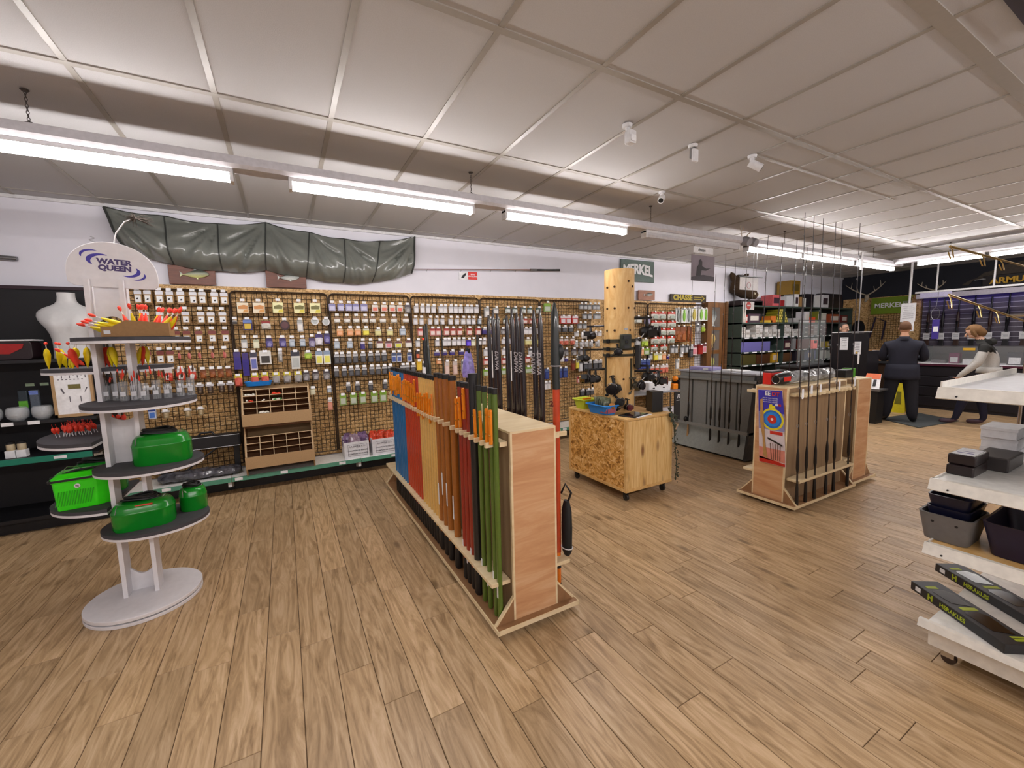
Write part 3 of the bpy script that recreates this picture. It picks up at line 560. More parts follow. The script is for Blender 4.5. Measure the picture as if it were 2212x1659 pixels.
# stock on the pegs: (grid, row, [(x, kind, width, top z, bottom z, tag z)])
PACKS = [
(1,1,[(-1.223,'W',0.059,2.143,2.017,2.173),(-1.146,'W',0.060,2.143,2.017,2.173),(-1.057,'W',0.062,2.143,2.017,2.173),(-0.977,'W',0.063,2.143,2.017,2.173),(-0.885,'W',0.064,2.143,2.017,2.173),(-0.786,'W',0.066,2.143,2.017,2.173),(-0.705,'W',0.067,2.143,2.017,2.173),(-0.602,'W',0.068,2.143,2.017,2.173),(-0.520,'W',0.069,2.143,2.017,2.173)]),
(1,2,[(-1.181,'W',0.060,1.936,1.817,1.988),(-1.070,'W',0.062,1.936,1.817,1.988),(-0.861,'W',0.065,1.936,1.817,1.988),(-0.736,'W',0.066,1.936,1.817,1.988),(-0.652,'W',0.068,1.936,1.817,1.988),(-0.547,'W',0.070,1.936,1.817,1.988)]),
(1,3,[(-0.957,'WR',0.061,1.741,1.618,1.784),(-0.870,'WR',0.063,1.741,1.618,1.784),(-0.770,'WR',0.064,1.741,1.618,1.784),(-0.653,'WR',0.067,1.741,1.618,1.784),(-0.539,'WR',0.068,1.741,1.618,1.784)]),
(1,4,[(-1.203,'WR',0.060,1.543,1.414,1.580),(-1.104,'WR',0.062,1.543,1.414,1.580),(-1.022,'WR',0.063,1.543,1.414,1.580),(-0.950,'LP',0.034,1.536,1.449,1.577),(-0.865,'LP',0.035,1.536,1.449,1.577),(-0.781,'LP',0.035,1.536,1.449,1.577),(-0.671,'LP',0.036,1.536,1.449,1.577),(-0.563,'LP',0.037,1.536,1.449,1.577)]),
(1,5,[(-1.052,'BR',0.062,1.356,1.232,1.382),(-0.952,'BR',0.064,1.356,1.232,1.382),(-0.862,'BR',0.066,1.356,1.232,1.382),(-0.765,'AM',0.051,1.333,1.238,1.364),(-0.688,'AM',0.052,1.333,1.238,1.364),(-0.613,'AM',0.053,1.333,1.238,1.364),(-0.542,'AM',0.054,1.333,1.238,1.364)]),
(1,6,[(-1.237,'JR',0.050,1.174,1.077,1.200),(-1.173,'JR',0.051,1.174,1.077,1.200),(-1.074,'JR',0.052,1.174,1.077,1.200),(-0.966,'JR',0.053,1.174,1.077,1.200),(-0.893,'JR',0.054,1.174,1.077,1.200),(-0.809,'JR',0.055,1.174,1.077,1.200),(-0.720,'JR',0.056,1.174,1.077,1.200),(-0.620,'JR',0.057,1.174,1.077,1.200),(-0.540,'JR',0.058,1.174,1.077,1.200)]),
(1,7,[(-1.219,'PBW',0.058,0.967,0.858,0.986),(-1.113,'JC',0.052,0.927,0.849,0.947),(-0.929,'JC',0.054,0.927,0.849,0.947),(-0.821,'JC',0.055,0.927,0.849,0.947)]),
(2,1,[(-0.359,'SQO',0.105,2.041,1.930,2.081),(-0.209,'SQO',0.110,2.041,1.930,2.081),(-0.024,'SQY',0.102,2.049,1.934,2.091),(0.189,'SQY',0.107,2.049,1.934,2.091),(0.354,'SQY',0.110,2.049,1.934,2.091)]),
(2,2,[(-0.444,'DK',0.042,1.849,1.809,1.886),(-0.329,'PUY',0.085,1.859,1.744,1.886),(-0.155,'RW',0.089,1.844,1.752,1.887),(0.029,'RDK',0.097,1.849,1.740,1.880),(0.185,'GW',0.058,1.860,1.723,1.881),(0.342,'RWH',0.083,1.887,1.796,1.882),(0.462,'RWH',0.081,1.877,1.790,1.893)]),
(2,3,[(-0.376,'GW',0.056,1.644,1.548,1.689),(-0.264,'CR',0.054,1.641,1.545,1.687),(-0.139,'PU',0.067,1.652,1.547,1.683),(-0.007,'PU',0.069,1.652,1.547,1.683),(0.088,'GB',0.056,1.637,1.552,1.680),(0.196,'GB',0.058,1.637,1.552,1.680),(0.294,'PUG',0.064,1.646,1.538,1.689),(0.373,'PUW',0.080,1.688,1.558,1.720),(0.457,'PU',0.065,1.697,1.577,1.725)]),
(2,4,[(-0.454,'PUL',0.063,1.510,1.319,1.540),(-0.381,'PUL',0.060,1.497,1.244,1.538),(-0.302,'PUV',0.065,1.505,1.301,1.525),(-0.189,'WB',0.112,1.516,1.362,1.522),(-0.042,'CL',0.041,1.517,1.381,1.538),(0.110,'WBG',0.090,1.506,1.293,1.517),(0.243,'LG',0.073,1.497,1.400,1.507),(0.359,'WY',0.074,1.495,1.335,1.522),(0.446,'WY',0.076,1.495,1.335,1.522)]),
(2,5,[(-0.459,'YHR',0.068,1.269,1.135,1.274),(-0.306,'YHR',0.069,1.269,1.135,1.274),(-0.209,'YHR',0.072,1.269,1.135,1.274),(-0.100,'YHC',0.071,1.266,1.139,1.266),(0.010,'YHC',0.072,1.266,1.139,1.266),(0.123,'YHC',0.074,1.266,1.139,1.266),(0.207,'CB',0.068,1.260,1.145,1.276),(0.309,'CB',0.069,1.260,1.145,1.276),(0.426,'CB',0.071,1.260,1.145,1.276)]),
(2,6,[(0.265,'CR',0.052,1.070,0.977,1.081),(0.444,'GB',0.046,1.062,0.990,1.073)]),
(2,7,[(0.442,'PK',0.051,0.916,0.776,0.933)]),
(3,1,[(0.540,'LI',0.071,2.049,1.964,2.082),(0.635,'LI',0.072,2.049,1.964,2.082),(0.727,'LI',0.074,2.049,1.964,2.082),(0.810,'LI',0.075,2.049,1.964,2.082),(0.902,'LI',0.077,2.049,1.964,2.082),(1.035,'OW',0.073,2.042,1.961,2.077),(1.142,'OW',0.074,2.042,1.961,2.077),(1.246,'OW',0.076,2.042,1.961,2.077),(1.345,'OW',0.077,2.042,1.961,2.077),(1.440,'CB',0.072,2.052,1.940,2.075)]),
(3,2,[(0.585,'WS',0.066,1.884,1.822,1.930),(0.698,'WS',0.069,1.884,1.822,1.930),(0.801,'WS',0.070,1.884,1.822,1.930),(0.907,'WS',0.071,1.884,1.822,1.930),(0.999,'WS',0.072,1.884,1.822,1.930),(1.119,'WS',0.074,1.884,1.822,1.930),(1.260,'WS',0.076,1.884,1.822,1.930),(1.408,'WS',0.078,1.884,1.822,1.930)]),
(3,3,[(0.608,'OR',0.068,1.750,1.669,1.783),(0.723,'OR',0.069,1.750,1.669,1.783),(0.814,'OR',0.070,1.750,1.669,1.783),(0.908,'YE',0.071,1.748,1.669,1.782),(1.055,'PY',0.074,1.740,1.664,1.769),(1.203,'PY',0.075,1.740,1.664,1.769),(1.362,'GB',0.077,1.744,1.661,1.780)]),
(3,4,[(0.563,'GB',0.062,1.599,1.514,1.632),(0.713,'GB',0.064,1.599,1.514,1.632),(0.859,'PUD',0.051,1.590,1.493,1.629),(0.953,'BKP',0.050,1.587,1.501,1.628),(1.064,'WM',0.079,1.591,1.506,1.625),(1.177,'WPK',0.081,1.588,1.503,1.623),(1.302,'WYE',0.083,1.585,1.502,1.621),(1.430,'WM',0.079,1.588,1.504,1.624)]),
(3,5,[(0.550,'BKP',0.057,1.447,1.332,1.475),(0.613,'BKP',0.057,1.447,1.332,1.475),(0.692,'BKP',0.058,1.447,1.332,1.475),(0.764,'BKP',0.059,1.447,1.332,1.475),(0.857,'BKP',0.061,1.447,1.332,1.475),(0.944,'BKP',0.061,1.447,1.332,1.475),(1.031,'BKP',0.062,1.447,1.332,1.475),(1.114,'BKP',0.063,1.447,1.332,1.475),(1.232,'WBL',0.056,1.436,1.317,1.472),(1.302,'WBL',0.057,1.436,1.317,1.472),(1.433,'WBL',0.058,1.436,1.317,1.472)]),
(3,6,[(0.538,'BKP',0.056,1.271,1.172,1.303),(0.624,'BKP',0.058,1.271,1.172,1.303),(0.706,'BKP',0.058,1.271,1.172,1.303),(0.781,'BKP',0.060,1.271,1.172,1.303),(0.861,'BKP',0.060,1.271,1.172,1.303),(0.952,'BKP',0.061,1.271,1.172,1.303),(1.025,'BKP',0.062,1.271,1.172,1.303),(1.108,'BKP',0.063,1.271,1.172,1.303),(1.180,'BKP',0.064,1.271,1.172,1.303),(1.337,'BKP',0.066,1.271,1.172,1.303),(1.399,'BKP',0.067,1.271,1.172,1.303),(1.473,'BKP',0.068,1.271,1.172,1.303),(1.559,'YEC',0.069,1.329,1.194,1.341)]),
(3,7,[(0.660,'BKP',0.053,1.079,0.979,1.102),(0.769,'BKP',0.055,1.079,0.979,1.102),(0.923,'BKP',0.055,1.079,0.979,1.102),(1.103,'BKP',0.058,1.079,0.979,1.102)]),
(3,8,[(0.592,'GNP',0.076,0.958,0.818,0.969),(0.712,'GNP',0.078,0.958,0.818,0.969),(0.823,'GNP',0.079,0.958,0.818,0.969),(0.960,'GNP',0.082,0.958,0.818,0.969),(1.071,'GNP',0.083,0.958,0.818,0.969)]),
(4,1,[(1.557,'WS2',0.056,2.038,1.951,2.069),(1.635,'WS2',0.056,2.038,1.951,2.069),(1.711,'WS2',0.057,2.038,1.951,2.069),(1.793,'WS2',0.057,2.038,1.951,2.069),(1.889,'WS2',0.059,2.038,1.951,2.069),(1.955,'WS2',0.059,2.038,1.951,2.069),(2.031,'WS2',0.060,2.038,1.951,2.069),(2.102,'WS2',0.060,2.038,1.951,2.069),(2.181,'WS2',0.061,2.038,1.951,2.069),(2.268,'WS2',0.062,2.038,1.951,2.069),(2.336,'WS2',0.063,2.038,1.951,2.069),(2.410,'WS2',0.063,2.038,1.951,2.069)]),
(4,2,[(1.535,'WS2',0.053,1.876,1.798,1.914),(1.620,'WS2',0.053,1.876,1.798,1.914),(1.733,'WS2',0.054,1.876,1.798,1.914),(1.823,'WS2',0.054,1.876,1.798,1.914),(1.911,'WS2',0.056,1.876,1.798,1.914),(2.022,'WS2',0.057,1.876,1.798,1.914),(2.119,'WS2',0.058,1.876,1.798,1.914),(2.205,'WS2',0.059,1.876,1.798,1.914),(2.290,'WS2',0.059,1.876,1.798,1.914),(2.370,'WS2',0.060,1.876,1.798,1.914),(2.457,'GB',0.050,1.878,1.800,1.910)]),
(4,3,[(1.597,'RW2',0.068,1.745,1.650,1.770),(1.761,'RW2',0.070,1.745,1.650,1.770),(1.843,'RW2',0.071,1.745,1.650,1.770),(1.956,'RW2',0.073,1.745,1.650,1.770),(2.053,'RW2',0.074,1.745,1.650,1.770),(2.157,'RW2',0.075,1.745,1.650,1.770),(2.294,'RW2',0.077,1.745,1.650,1.770),(2.435,'RW2',0.079,1.745,1.650,1.770),(2.518,'PUD',0.051,1.734,1.656,1.760)]),
(4,4,[(1.556,'WS2',0.053,1.588,1.507,1.620),(1.825,'WS2',0.055,1.588,1.507,1.620),(1.926,'WS2',0.056,1.588,1.507,1.620),(1.986,'WS2',0.057,1.588,1.507,1.620),(2.057,'WS2',0.057,1.588,1.507,1.620),(2.131,'WS2',0.058,1.588,1.507,1.620),(2.204,'WS2',0.059,1.588,1.507,1.620),(2.279,'VI',0.063,1.576,1.498,1.614),(2.353,'CR',0.064,1.574,1.496,1.619),(2.447,'WS2',0.043,1.570,1.511,1.603),(2.518,'WS2',0.044,1.570,1.511,1.603)]),
(4,5,[(1.542,'BKO',0.055,1.452,1.349,1.476),(1.810,'PUD',0.072,1.435,1.378,1.461),(1.920,'PUD',0.072,1.435,1.378,1.461),(2.028,'PUD',0.074,1.435,1.378,1.461),(2.170,'PUD',0.076,1.435,1.378,1.461)]),
(4,6,[(1.625,'WBK',0.050,1.294,1.120,1.314),(1.827,'OR',0.066,1.330,1.267,1.342),(1.948,'PKL',0.060,1.293,1.107,1.319),(2.070,'PKL',0.061,1.293,1.107,1.319),(2.187,'WBK',0.056,1.294,1.120,1.314)]),
(5,1,[(2.580,'GW',0.073,2.034,1.898,2.054),(2.716,'GW',0.082,2.026,1.951,2.056),(2.916,'DGW',0.077,2.044,1.955,2.064),(3.044,'DGW',0.078,2.044,1.955,2.064),(3.183,'DGW',0.080,2.044,1.955,2.064),(3.296,'DGW',0.081,2.044,1.955,2.064),(3.445,'DGW',0.084,2.044,1.955,2.064)]),
(5,2,[(2.640,'DGW',0.074,1.879,1.805,1.906),(2.739,'DGW',0.075,1.879,1.805,1.906),(2.869,'DGW',0.077,1.879,1.805,1.906),(2.973,'DGW',0.078,1.879,1.805,1.906),(3.073,'RW2',0.079,1.880,1.804,1.908),(3.203,'RW2',0.081,1.880,1.804,1.908),(3.326,'RW2',0.082,1.880,1.804,1.908),(3.467,'RW2',0.084,1.880,1.804,1.908)]),
(5,3,[(2.576,'PUD',0.052,1.733,1.654,1.760),(2.642,'PUD',0.052,1.733,1.654,1.760),(2.827,'CB',0.069,1.737,1.648,1.757),(2.970,'CB',0.071,1.737,1.648,1.757),(3.064,'CB',0.072,1.737,1.648,1.757),(3.136,'CB',0.072,1.737,1.648,1.757),(3.211,'WS2',0.073,1.735,1.644,1.756),(3.290,'WS2',0.074,1.735,1.644,1.756),(3.453,'WS2',0.075,1.735,1.644,1.756)]),
(5,4,[(2.520,'WS2',0.058,1.584,1.510,1.611),(2.645,'WS2',0.059,1.584,1.510,1.611),(2.834,'WS2',0.062,1.584,1.510,1.611),(2.966,'WS2',0.063,1.584,1.510,1.611),(3.052,'WS2',0.063,1.584,1.510,1.611),(3.243,'PY',0.074,1.567,1.490,1.602),(3.323,'PY',0.075,1.567,1.490,1.602),(3.461,'PY',0.076,1.567,1.490,1.602)]),
(5,5,[(2.537,'WS2',0.066,1.442,1.347,1.469),(2.837,'WS2',0.069,1.442,1.347,1.469),(3.064,'WBK',0.064,1.434,1.308,1.455),(3.291,'WBK',0.066,1.434,1.308,1.455),(3.458,'WBK',0.068,1.434,1.308,1.455)]),
(5,6,[(2.540,'RW2',0.073,1.306,1.218,1.333),(2.826,'RW2',0.077,1.306,1.218,1.333),(3.239,'RW2',0.082,1.306,1.218,1.333),(3.455,'WBK',0.067,1.287,1.158,1.308)]),
(5,7,[(2.528,'GNP',0.081,1.156,1.057,1.177),(2.822,'GNP',0.084,1.156,1.057,1.177),(3.228,'GNP',0.090,1.156,1.057,1.177),(3.310,'GNP',0.091,1.156,1.057,1.177)]),
(6,1,[(3.615,'GNP',0.120,2.114,1.987,2.149),(4.261,'GB2',0.071,2.109,2.034,2.146),(4.354,'GB2',0.071,2.109,2.034,2.146),(4.452,'GB2',0.073,2.109,2.034,2.146),(4.543,'GB2',0.073,2.109,2.034,2.146),(4.621,'GB2',0.075,2.109,2.034,2.146)]),
(6,2,[(3.901,'RC',0.107,1.926,1.802,1.941),(4.017,'RC',0.109,1.926,1.802,1.941),(4.135,'RC',0.112,1.926,1.802,1.941),(4.342,'GB2',0.076,1.960,1.877,1.998),(4.452,'GB2',0.078,1.960,1.877,1.998),(4.567,'GB2',0.078,1.960,1.877,1.998),(4.638,'GB2',0.079,1.960,1.877,1.998)]),
(6,3,[(3.828,'BKP',0.089,1.759,1.671,1.781),(3.932,'BKP',0.090,1.759,1.671,1.781),(4.063,'BKP',0.092,1.759,1.671,1.781),(4.231,'GB2',0.075,1.801,1.719,1.839),(4.341,'GB2',0.077,1.801,1.719,1.839)]),
(6,4,[(4.179,'WS2',0.075,1.671,1.595,1.686),(4.325,'WS2',0.077,1.671,1.595,1.686),(4.554,'WS2',0.079,1.671,1.595,1.686),(4.663,'WS2',0.080,1.671,1.595,1.686)]),
(6,5,[(3.781,'SA',0.075,1.561,1.465,1.600),(3.864,'SA',0.076,1.561,1.465,1.600),(3.974,'SA',0.077,1.561,1.465,1.600),(4.086,'SA',0.079,1.561,1.465,1.600),(4.163,'CL',0.075,1.507,1.416,1.533),(4.267,'CL',0.076,1.507,1.416,1.533),(4.373,'CL',0.077,1.507,1.416,1.533),(4.480,'CL',0.079,1.507,1.416,1.533),(4.602,'CL',0.080,1.507,1.416,1.533)]),
(6,6,[(3.841,'CB',0.089,1.394,1.289,1.424),(3.950,'CB',0.091,1.394,1.289,1.424),(4.116,'CB',0.093,1.394,1.289,1.424),(4.257,'CB',0.096,1.394,1.289,1.424)]),
(6,7,[(3.883,'WS2',0.072,1.298,1.203,1.321),(3.967,'PUD',0.073,1.258,1.199,1.280),(4.095,'BRN',0.074,1.215,1.050,1.238),(4.186,'YE',0.057,1.211,1.075,1.234),(4.265,'WBK',0.067,1.208,1.025,1.223),(4.352,'BKP',0.087,1.195,1.024,1.210),(4.445,'BKP',0.088,1.195,1.024,1.210),(4.553,'BKP',0.090,1.195,1.024,1.210),(4.663,'BKP',0.091,1.195,1.024,1.210)]),
(6,8,[(3.598,'BLD',0.078,1.101,0.939,1.124),(3.837,'BLD',0.081,1.101,0.939,1.124),(3.946,'BLD',0.082,1.101,0.939,1.124),(4.206,'RW2',0.067,0.940,0.840,0.955),(4.278,'RW2',0.068,0.940,0.840,0.955)]),
(6,9,[(3.560,'WS2',0.061,0.901,0.776,0.916),(3.627,'WS2',0.061,0.901,0.776,0.916),(3.799,'WS2',0.063,0.901,0.776,0.916),(4.291,'BKP',0.087,0.716,0.615,0.739),(4.389,'BKP',0.088,0.716,0.615,0.739),(4.487,'BKP',0.089,0.716,0.615,0.739)]),
(7,1,[(5.537,'SI',0.191,1.928,1.806,1.952),(5.754,'PUG',0.162,1.912,1.789,1.945),(5.948,'RT',0.190,2.015,1.872,2.024),(6.150,'RT',0.194,2.015,1.872,2.024),(6.383,'RT',0.199,2.015,1.872,2.024)]),
(7,2,[(5.951,'RT',0.190,1.851,1.729,1.855),(6.154,'RT',0.195,1.851,1.729,1.855),(6.387,'RT',0.201,1.851,1.729,1.855)]),
(7,3,[(5.953,'RT',0.190,1.716,1.584,1.720),(6.157,'RT',0.195,1.716,1.584,1.720),(6.391,'RT',0.201,1.716,1.584,1.720)]),
(7,4,[(5.536,'GB2',0.124,1.537,1.406,1.562),(5.726,'LG',0.162,1.525,1.392,1.542),(5.956,'RT',0.178,1.563,1.431,1.567),(6.161,'RT',0.184,1.563,1.431,1.567),(6.376,'RT',0.188,1.563,1.431,1.567)]),
(7,5,[(5.625,'OR',0.092,1.362,1.238,1.379),(5.752,'GNP',0.128,1.358,1.241,1.375),(5.963,'RT',0.179,1.409,1.302,1.413),(6.193,'RT',0.184,1.409,1.302,1.413)]),
(7,6,[(5.871,'GB2',0.094,1.270,1.144,1.287),(5.978,'YE',0.096,1.258,1.130,1.283),(6.099,'CR',0.097,1.254,1.134,1.279),(6.222,'OR',0.099,1.249,1.128,1.275),(6.310,'PUD',0.063,1.202,1.133,1.228)]),
(7,7,[(5.594,'BLD',0.092,1.160,0.984,1.177),(5.697,'BLD',0.093,1.160,0.984,1.177),(5.791,'BLD',0.094,1.160,0.984,1.177),(5.897,'SA',0.096,1.027,0.880,1.053),(6.040,'SA',0.098,1.027,0.880,1.053),(6.161,'SA',0.098,1.027,0.880,1.053),(6.273,'SA',0.100,1.027,0.880,1.053)]),
(8,1,[(6.566,'FS',0.128,2.084,1.812,2.102),(6.713,'FG',0.130,2.082,1.812,2.099),(6.858,'FS',0.132,2.084,1.812,2.102),(7.029,'FY',0.162,2.104,1.838,2.122),(7.217,'FG',0.131,2.101,1.848,2.110),(7.370,'FG',0.134,2.101,1.848,2.110)]),
(8,2,[(6.564,'AM',0.142,1.742,1.452,1.768),(6.732,'AM',0.144,1.742,1.452,1.768),(6.891,'AM',0.147,1.742,1.452,1.768),(7.131,'GB2',0.082,1.767,1.641,1.794),(7.321,'LG',0.098,1.766,1.630,1.793)]),
(8,3,[(6.444,'GB2',0.089,1.381,1.240,1.399),(6.534,'GB2',0.090,1.381,1.240,1.399),(6.715,'GB2',0.091,1.381,1.240,1.399),(6.821,'GB2',0.093,1.381,1.240,1.399),(6.957,'BKP',0.122,1.366,1.140,1.393),(7.078,'WPK',0.137,1.390,1.181,1.408),(7.230,'RED',0.139,1.385,1.193,1.404),(7.370,'WPK',0.128,1.400,1.216,1.418)]),
(8,4,[(6.581,'GW',0.084,1.121,0.935,1.139),(6.706,'GW',0.066,1.240,1.160,1.258)]),
]
# kinds of stock: words, shape, body, header, insert colours
PK = {
'W': ('kraft edged white lure card', 'card', '#a5814f', '#dcdde4', '#eceef2'), 'WR': ('lure card with dark red header', 'card', '#a5814f', '#7d3a34', '#eceef2'), 'LP': ('pink lure on a peg', 'lure', '#c86a62', '#6a3428', '#d88078'),
'BR': ('red and white plastic bait bundle', 'pouch', '#c8402c', '#d8d4d0', '#e8e4de'), 'AM': ('amber plastic packet', 'pouch', '#8a4a20', '#7a4420', '#9c5a2a'), 'JR': ('clear jar under a wide price ticket', 'jar', '#4a3a30', '#d8d8dc', '#7c6a50'), 'PBW': ('blue and white packet', 'card', '#cfd6e6', '#2f4a9c', '#4a78c8'), 'JC': ('clear plastic pot', 'jar', '#b09a74', '#c8c4ba', '#b8a888'),
'SQO': ('square cream box with orange picture', 'box', '#e8dcc0', '#c8843c', '#d89a4a'), 'SQY': ('square cream box with yellow and olive picture', 'box', '#ece8b0', '#6a6420', '#d8c83c'), 'DK': ('small dark packet', 'card', '#332a24', '#d8d8da', '#3a322c'), 'PUY': ('purple packet with a yellow badge', 'card', '#352a66', '#6a86c8', '#d8b83c'), 'RW': ('white packet with a red header', 'pouch', '#c8c4ba', '#8c2018', '#c8c0b4'), 'RDK': ('round dark brown line spool', 'round', '#32161a', '#d8d0d0', '#5a3438'), 'GW': ('greyish white packet', 'card', '#c2c2c4', '#a4a6a4', '#e4e2de'), 'RWH': ('round white dial pack', 'round', '#dfe0e0', '#c8c8c8', '#b0b6b6'),
'CR': ('cream packet', 'card', '#e2e0c0', '#b8bca0', '#e8e6cc'), 'PU': ('purple hook packet', 'pouch', '#5a5090', '#33265e', '#8a84b4'), 'GB': ('grey-blue packet', 'card', '#94a2b2', '#b4bcc6', '#c2ccd6'), 'PUG': ('greyish purple packet', 'pouch', '#8a82a2', '#43325a', '#a49cb4'), 'PUW': ('white packet with purple header', 'pouch', '#d2ced4', '#3a2a6c', '#dcd8de'), 'PUL': ('long purple packet', 'card', '#3c2e86', '#463878', '#352a80'), 'PUV': ('long packet fading from violet to white', 'card', '#d8d0da', '#3c3a4a', '#6a72b4'), 'WB': ('big white packet with a dark pictured feeder', 'card', '#e4e2dc', '#e0ded8', '#3a342e'), 'CL': ('narrow clear packet', 'pouch', '#a8a4a0', '#c8c8cc', '#b8b6b4'), 'WBG': ('big white packet with a dark top', 'card', '#d2d2cc', '#2c2c3a', '#b4b8b4'), 'LG': ('lime green packet', 'pouch', '#9cb83a', '#a8a888', '#b4cc4a'), 'WY': ('tall white packet with a yellow foot', 'card', '#e6e6da', '#8a9cb4', '#e2dc64'),
'YHR': ('red bait sachet with a yellow header', 'pouch', '#cf5a4a', '#e8d83c', '#d86a58'), 'YHC': ('clear sachet with a yellow header', 'pouch', '#a09a94', '#e8d83c', '#a8a4a4'), 'CB': ('clear sachet of dark hooks', 'pouch', '#7a7674', '#4a4248', '#a4a0a2'), 'PK': ('salmon pink packet', 'card', '#d08a72', '#d4d0cc', '#dc9a86'), 'LI': ('lilac packet', 'card', '#a9a7cc', '#7f7cae', '#c2c0da'), 'OW': ('white packet with an orange red foot', 'card', '#d8cfc4', '#dcd6cc', '#d8705a'), 'WS': ('short white packet', 'pouch', '#dcdad4', '#8a6a52', '#e0ded8'), 'OR': ('orange packet', 'card', '#dc9254', '#d8b490', '#e8b088'), 'YE': ('yellow packet', 'card', '#d8c83c', '#ccccb4', '#e4d850'), 'PY': ('pale yellow packet', 'card', '#d4cc88', '#d2d0b8', '#dcd698'), 'PUD': ('dark purple packet', 'card', '#35286e', '#c2bccc', '#3c2e7a'), 'BKP': ('black packet', 'card', '#242426', '#b8b8ba', '#56565a'), 'WM': ('white packet with a maroon header', 'card', '#dedad2', '#6c3a3c', '#e4e0d8'), 'WPK': ('white packet printed pink', 'card', '#e0d4d2', '#6c3a40', '#d88a96'), 'WYE': ('white packet printed yellow', 'card', '#e0dece', '#6c3a3c', '#d6d450'), 'WBL': ('white and blue packet', 'card', '#c6ccd8', '#3c4a6a', '#4a5c9c'), 'YEC': ('bright yellow card', 'card', '#e0b82c', '#dcb428', '#e4c03c'), 'GNP': ('green and silver packet', 'card', '#8aa45a', '#86b03a', '#bcc4b4'),
'WS2': ('small white packet', 'card', '#d6d4d6', '#b8b6ba', '#e0dee0'), 'RW2': ('red and white packet', 'card', '#cf8078', '#a02c24', '#e0d2cc'), 'VI': ('violet packet', 'card', '#6a4ee0', '#4a34a4', '#7a60e8'), 'BKO': ('black packet with an orange foot', 'card', '#2a2022', '#2a2224', '#d86a44'), 'PKL': ('long pinkish packet', 'card', '#d8b8ac', '#c8bcb6', '#e0c8be'), 'WBK': ('narrow white and black packet', 'card', '#c6c6c8', '#4a4a4c', '#dcdcde'), 'DGW': ('white packet with a dark green header', 'pouch', '#c6ccc8', '#3e5650', '#dadedc'), 'GB2': ('small silver grey packet', 'card', '#9a9c9e', '#56585a', '#b6b8ba'), 'RC': ('white card with a red figure', 'card', '#c83a34', '#dcd2d4', '#dccfd2'), 'SA': ('salmon lure packet', 'pouch', '#c8604a', '#d8ccc8', '#d87a64'), 'BRN': ('red-brown packet', 'card', '#7c3420', '#5a3424', '#8a4028'), 'BLD': ('dark blue packet', 'card', '#2c3a78', '#54689c', '#3a4c90'), 'SI': ('silver foil packet', 'pouch', '#b0b4ac', '#2a2a2a', '#c2c6be'), 'RT': ('red topped lure packet', 'pouch', '#c2beb4', '#b8301c', '#9aa69a'), 'RED': ('deep red packet', 'card', '#8c1a14', '#7c1a14', '#96221a'),
'FG': ('green fish lure on a white card', 'fish', '#dcdedc', '#8a8c86', '#7fb83a'), 'FS': ('silver fish lure on a white card', 'fish', '#c6cac8', '#8a8c86', '#7c8480'), 'FY': ('yellow fish lure on a white card', 'fish', '#dcdcd6', '#8a8c86', '#b8a83c')}
PMESH = {}
def cm(c): return plain('print_' + c[1:], c, .38, var=.16, scale=90)
TAGM = MB().hexa([(-.021, -.003, -.028), (.021, -.003, -.028), (.021, -.001, -.028), (-.021, -.001, -.028)], [(-.021, .004, 0), (.021, .004, 0), (.021, .006, 0), (-.021, .006, 0)]).mesh('price_tag', PAPER)
TAGL = MB().box(-.016, -.0036, -.017, .016, -.001, -.0125).mesh('tag_print', plain('ticket_print', '#8a8a96', .7))
PEGM = MB().tube([(0, .12, 0), (0, -.003, 0)], .003, 6).mesh('peg', STEEL)
LUREM = MB().add(*(lambda: ([(-.16, -.0075, -.06), (.02, -.0075, .06), (.2, -.0075, -.01), (.02, -.0075, -.1)], [(0, 1, 2, 3)]))()).mesh('lure_print', INK)
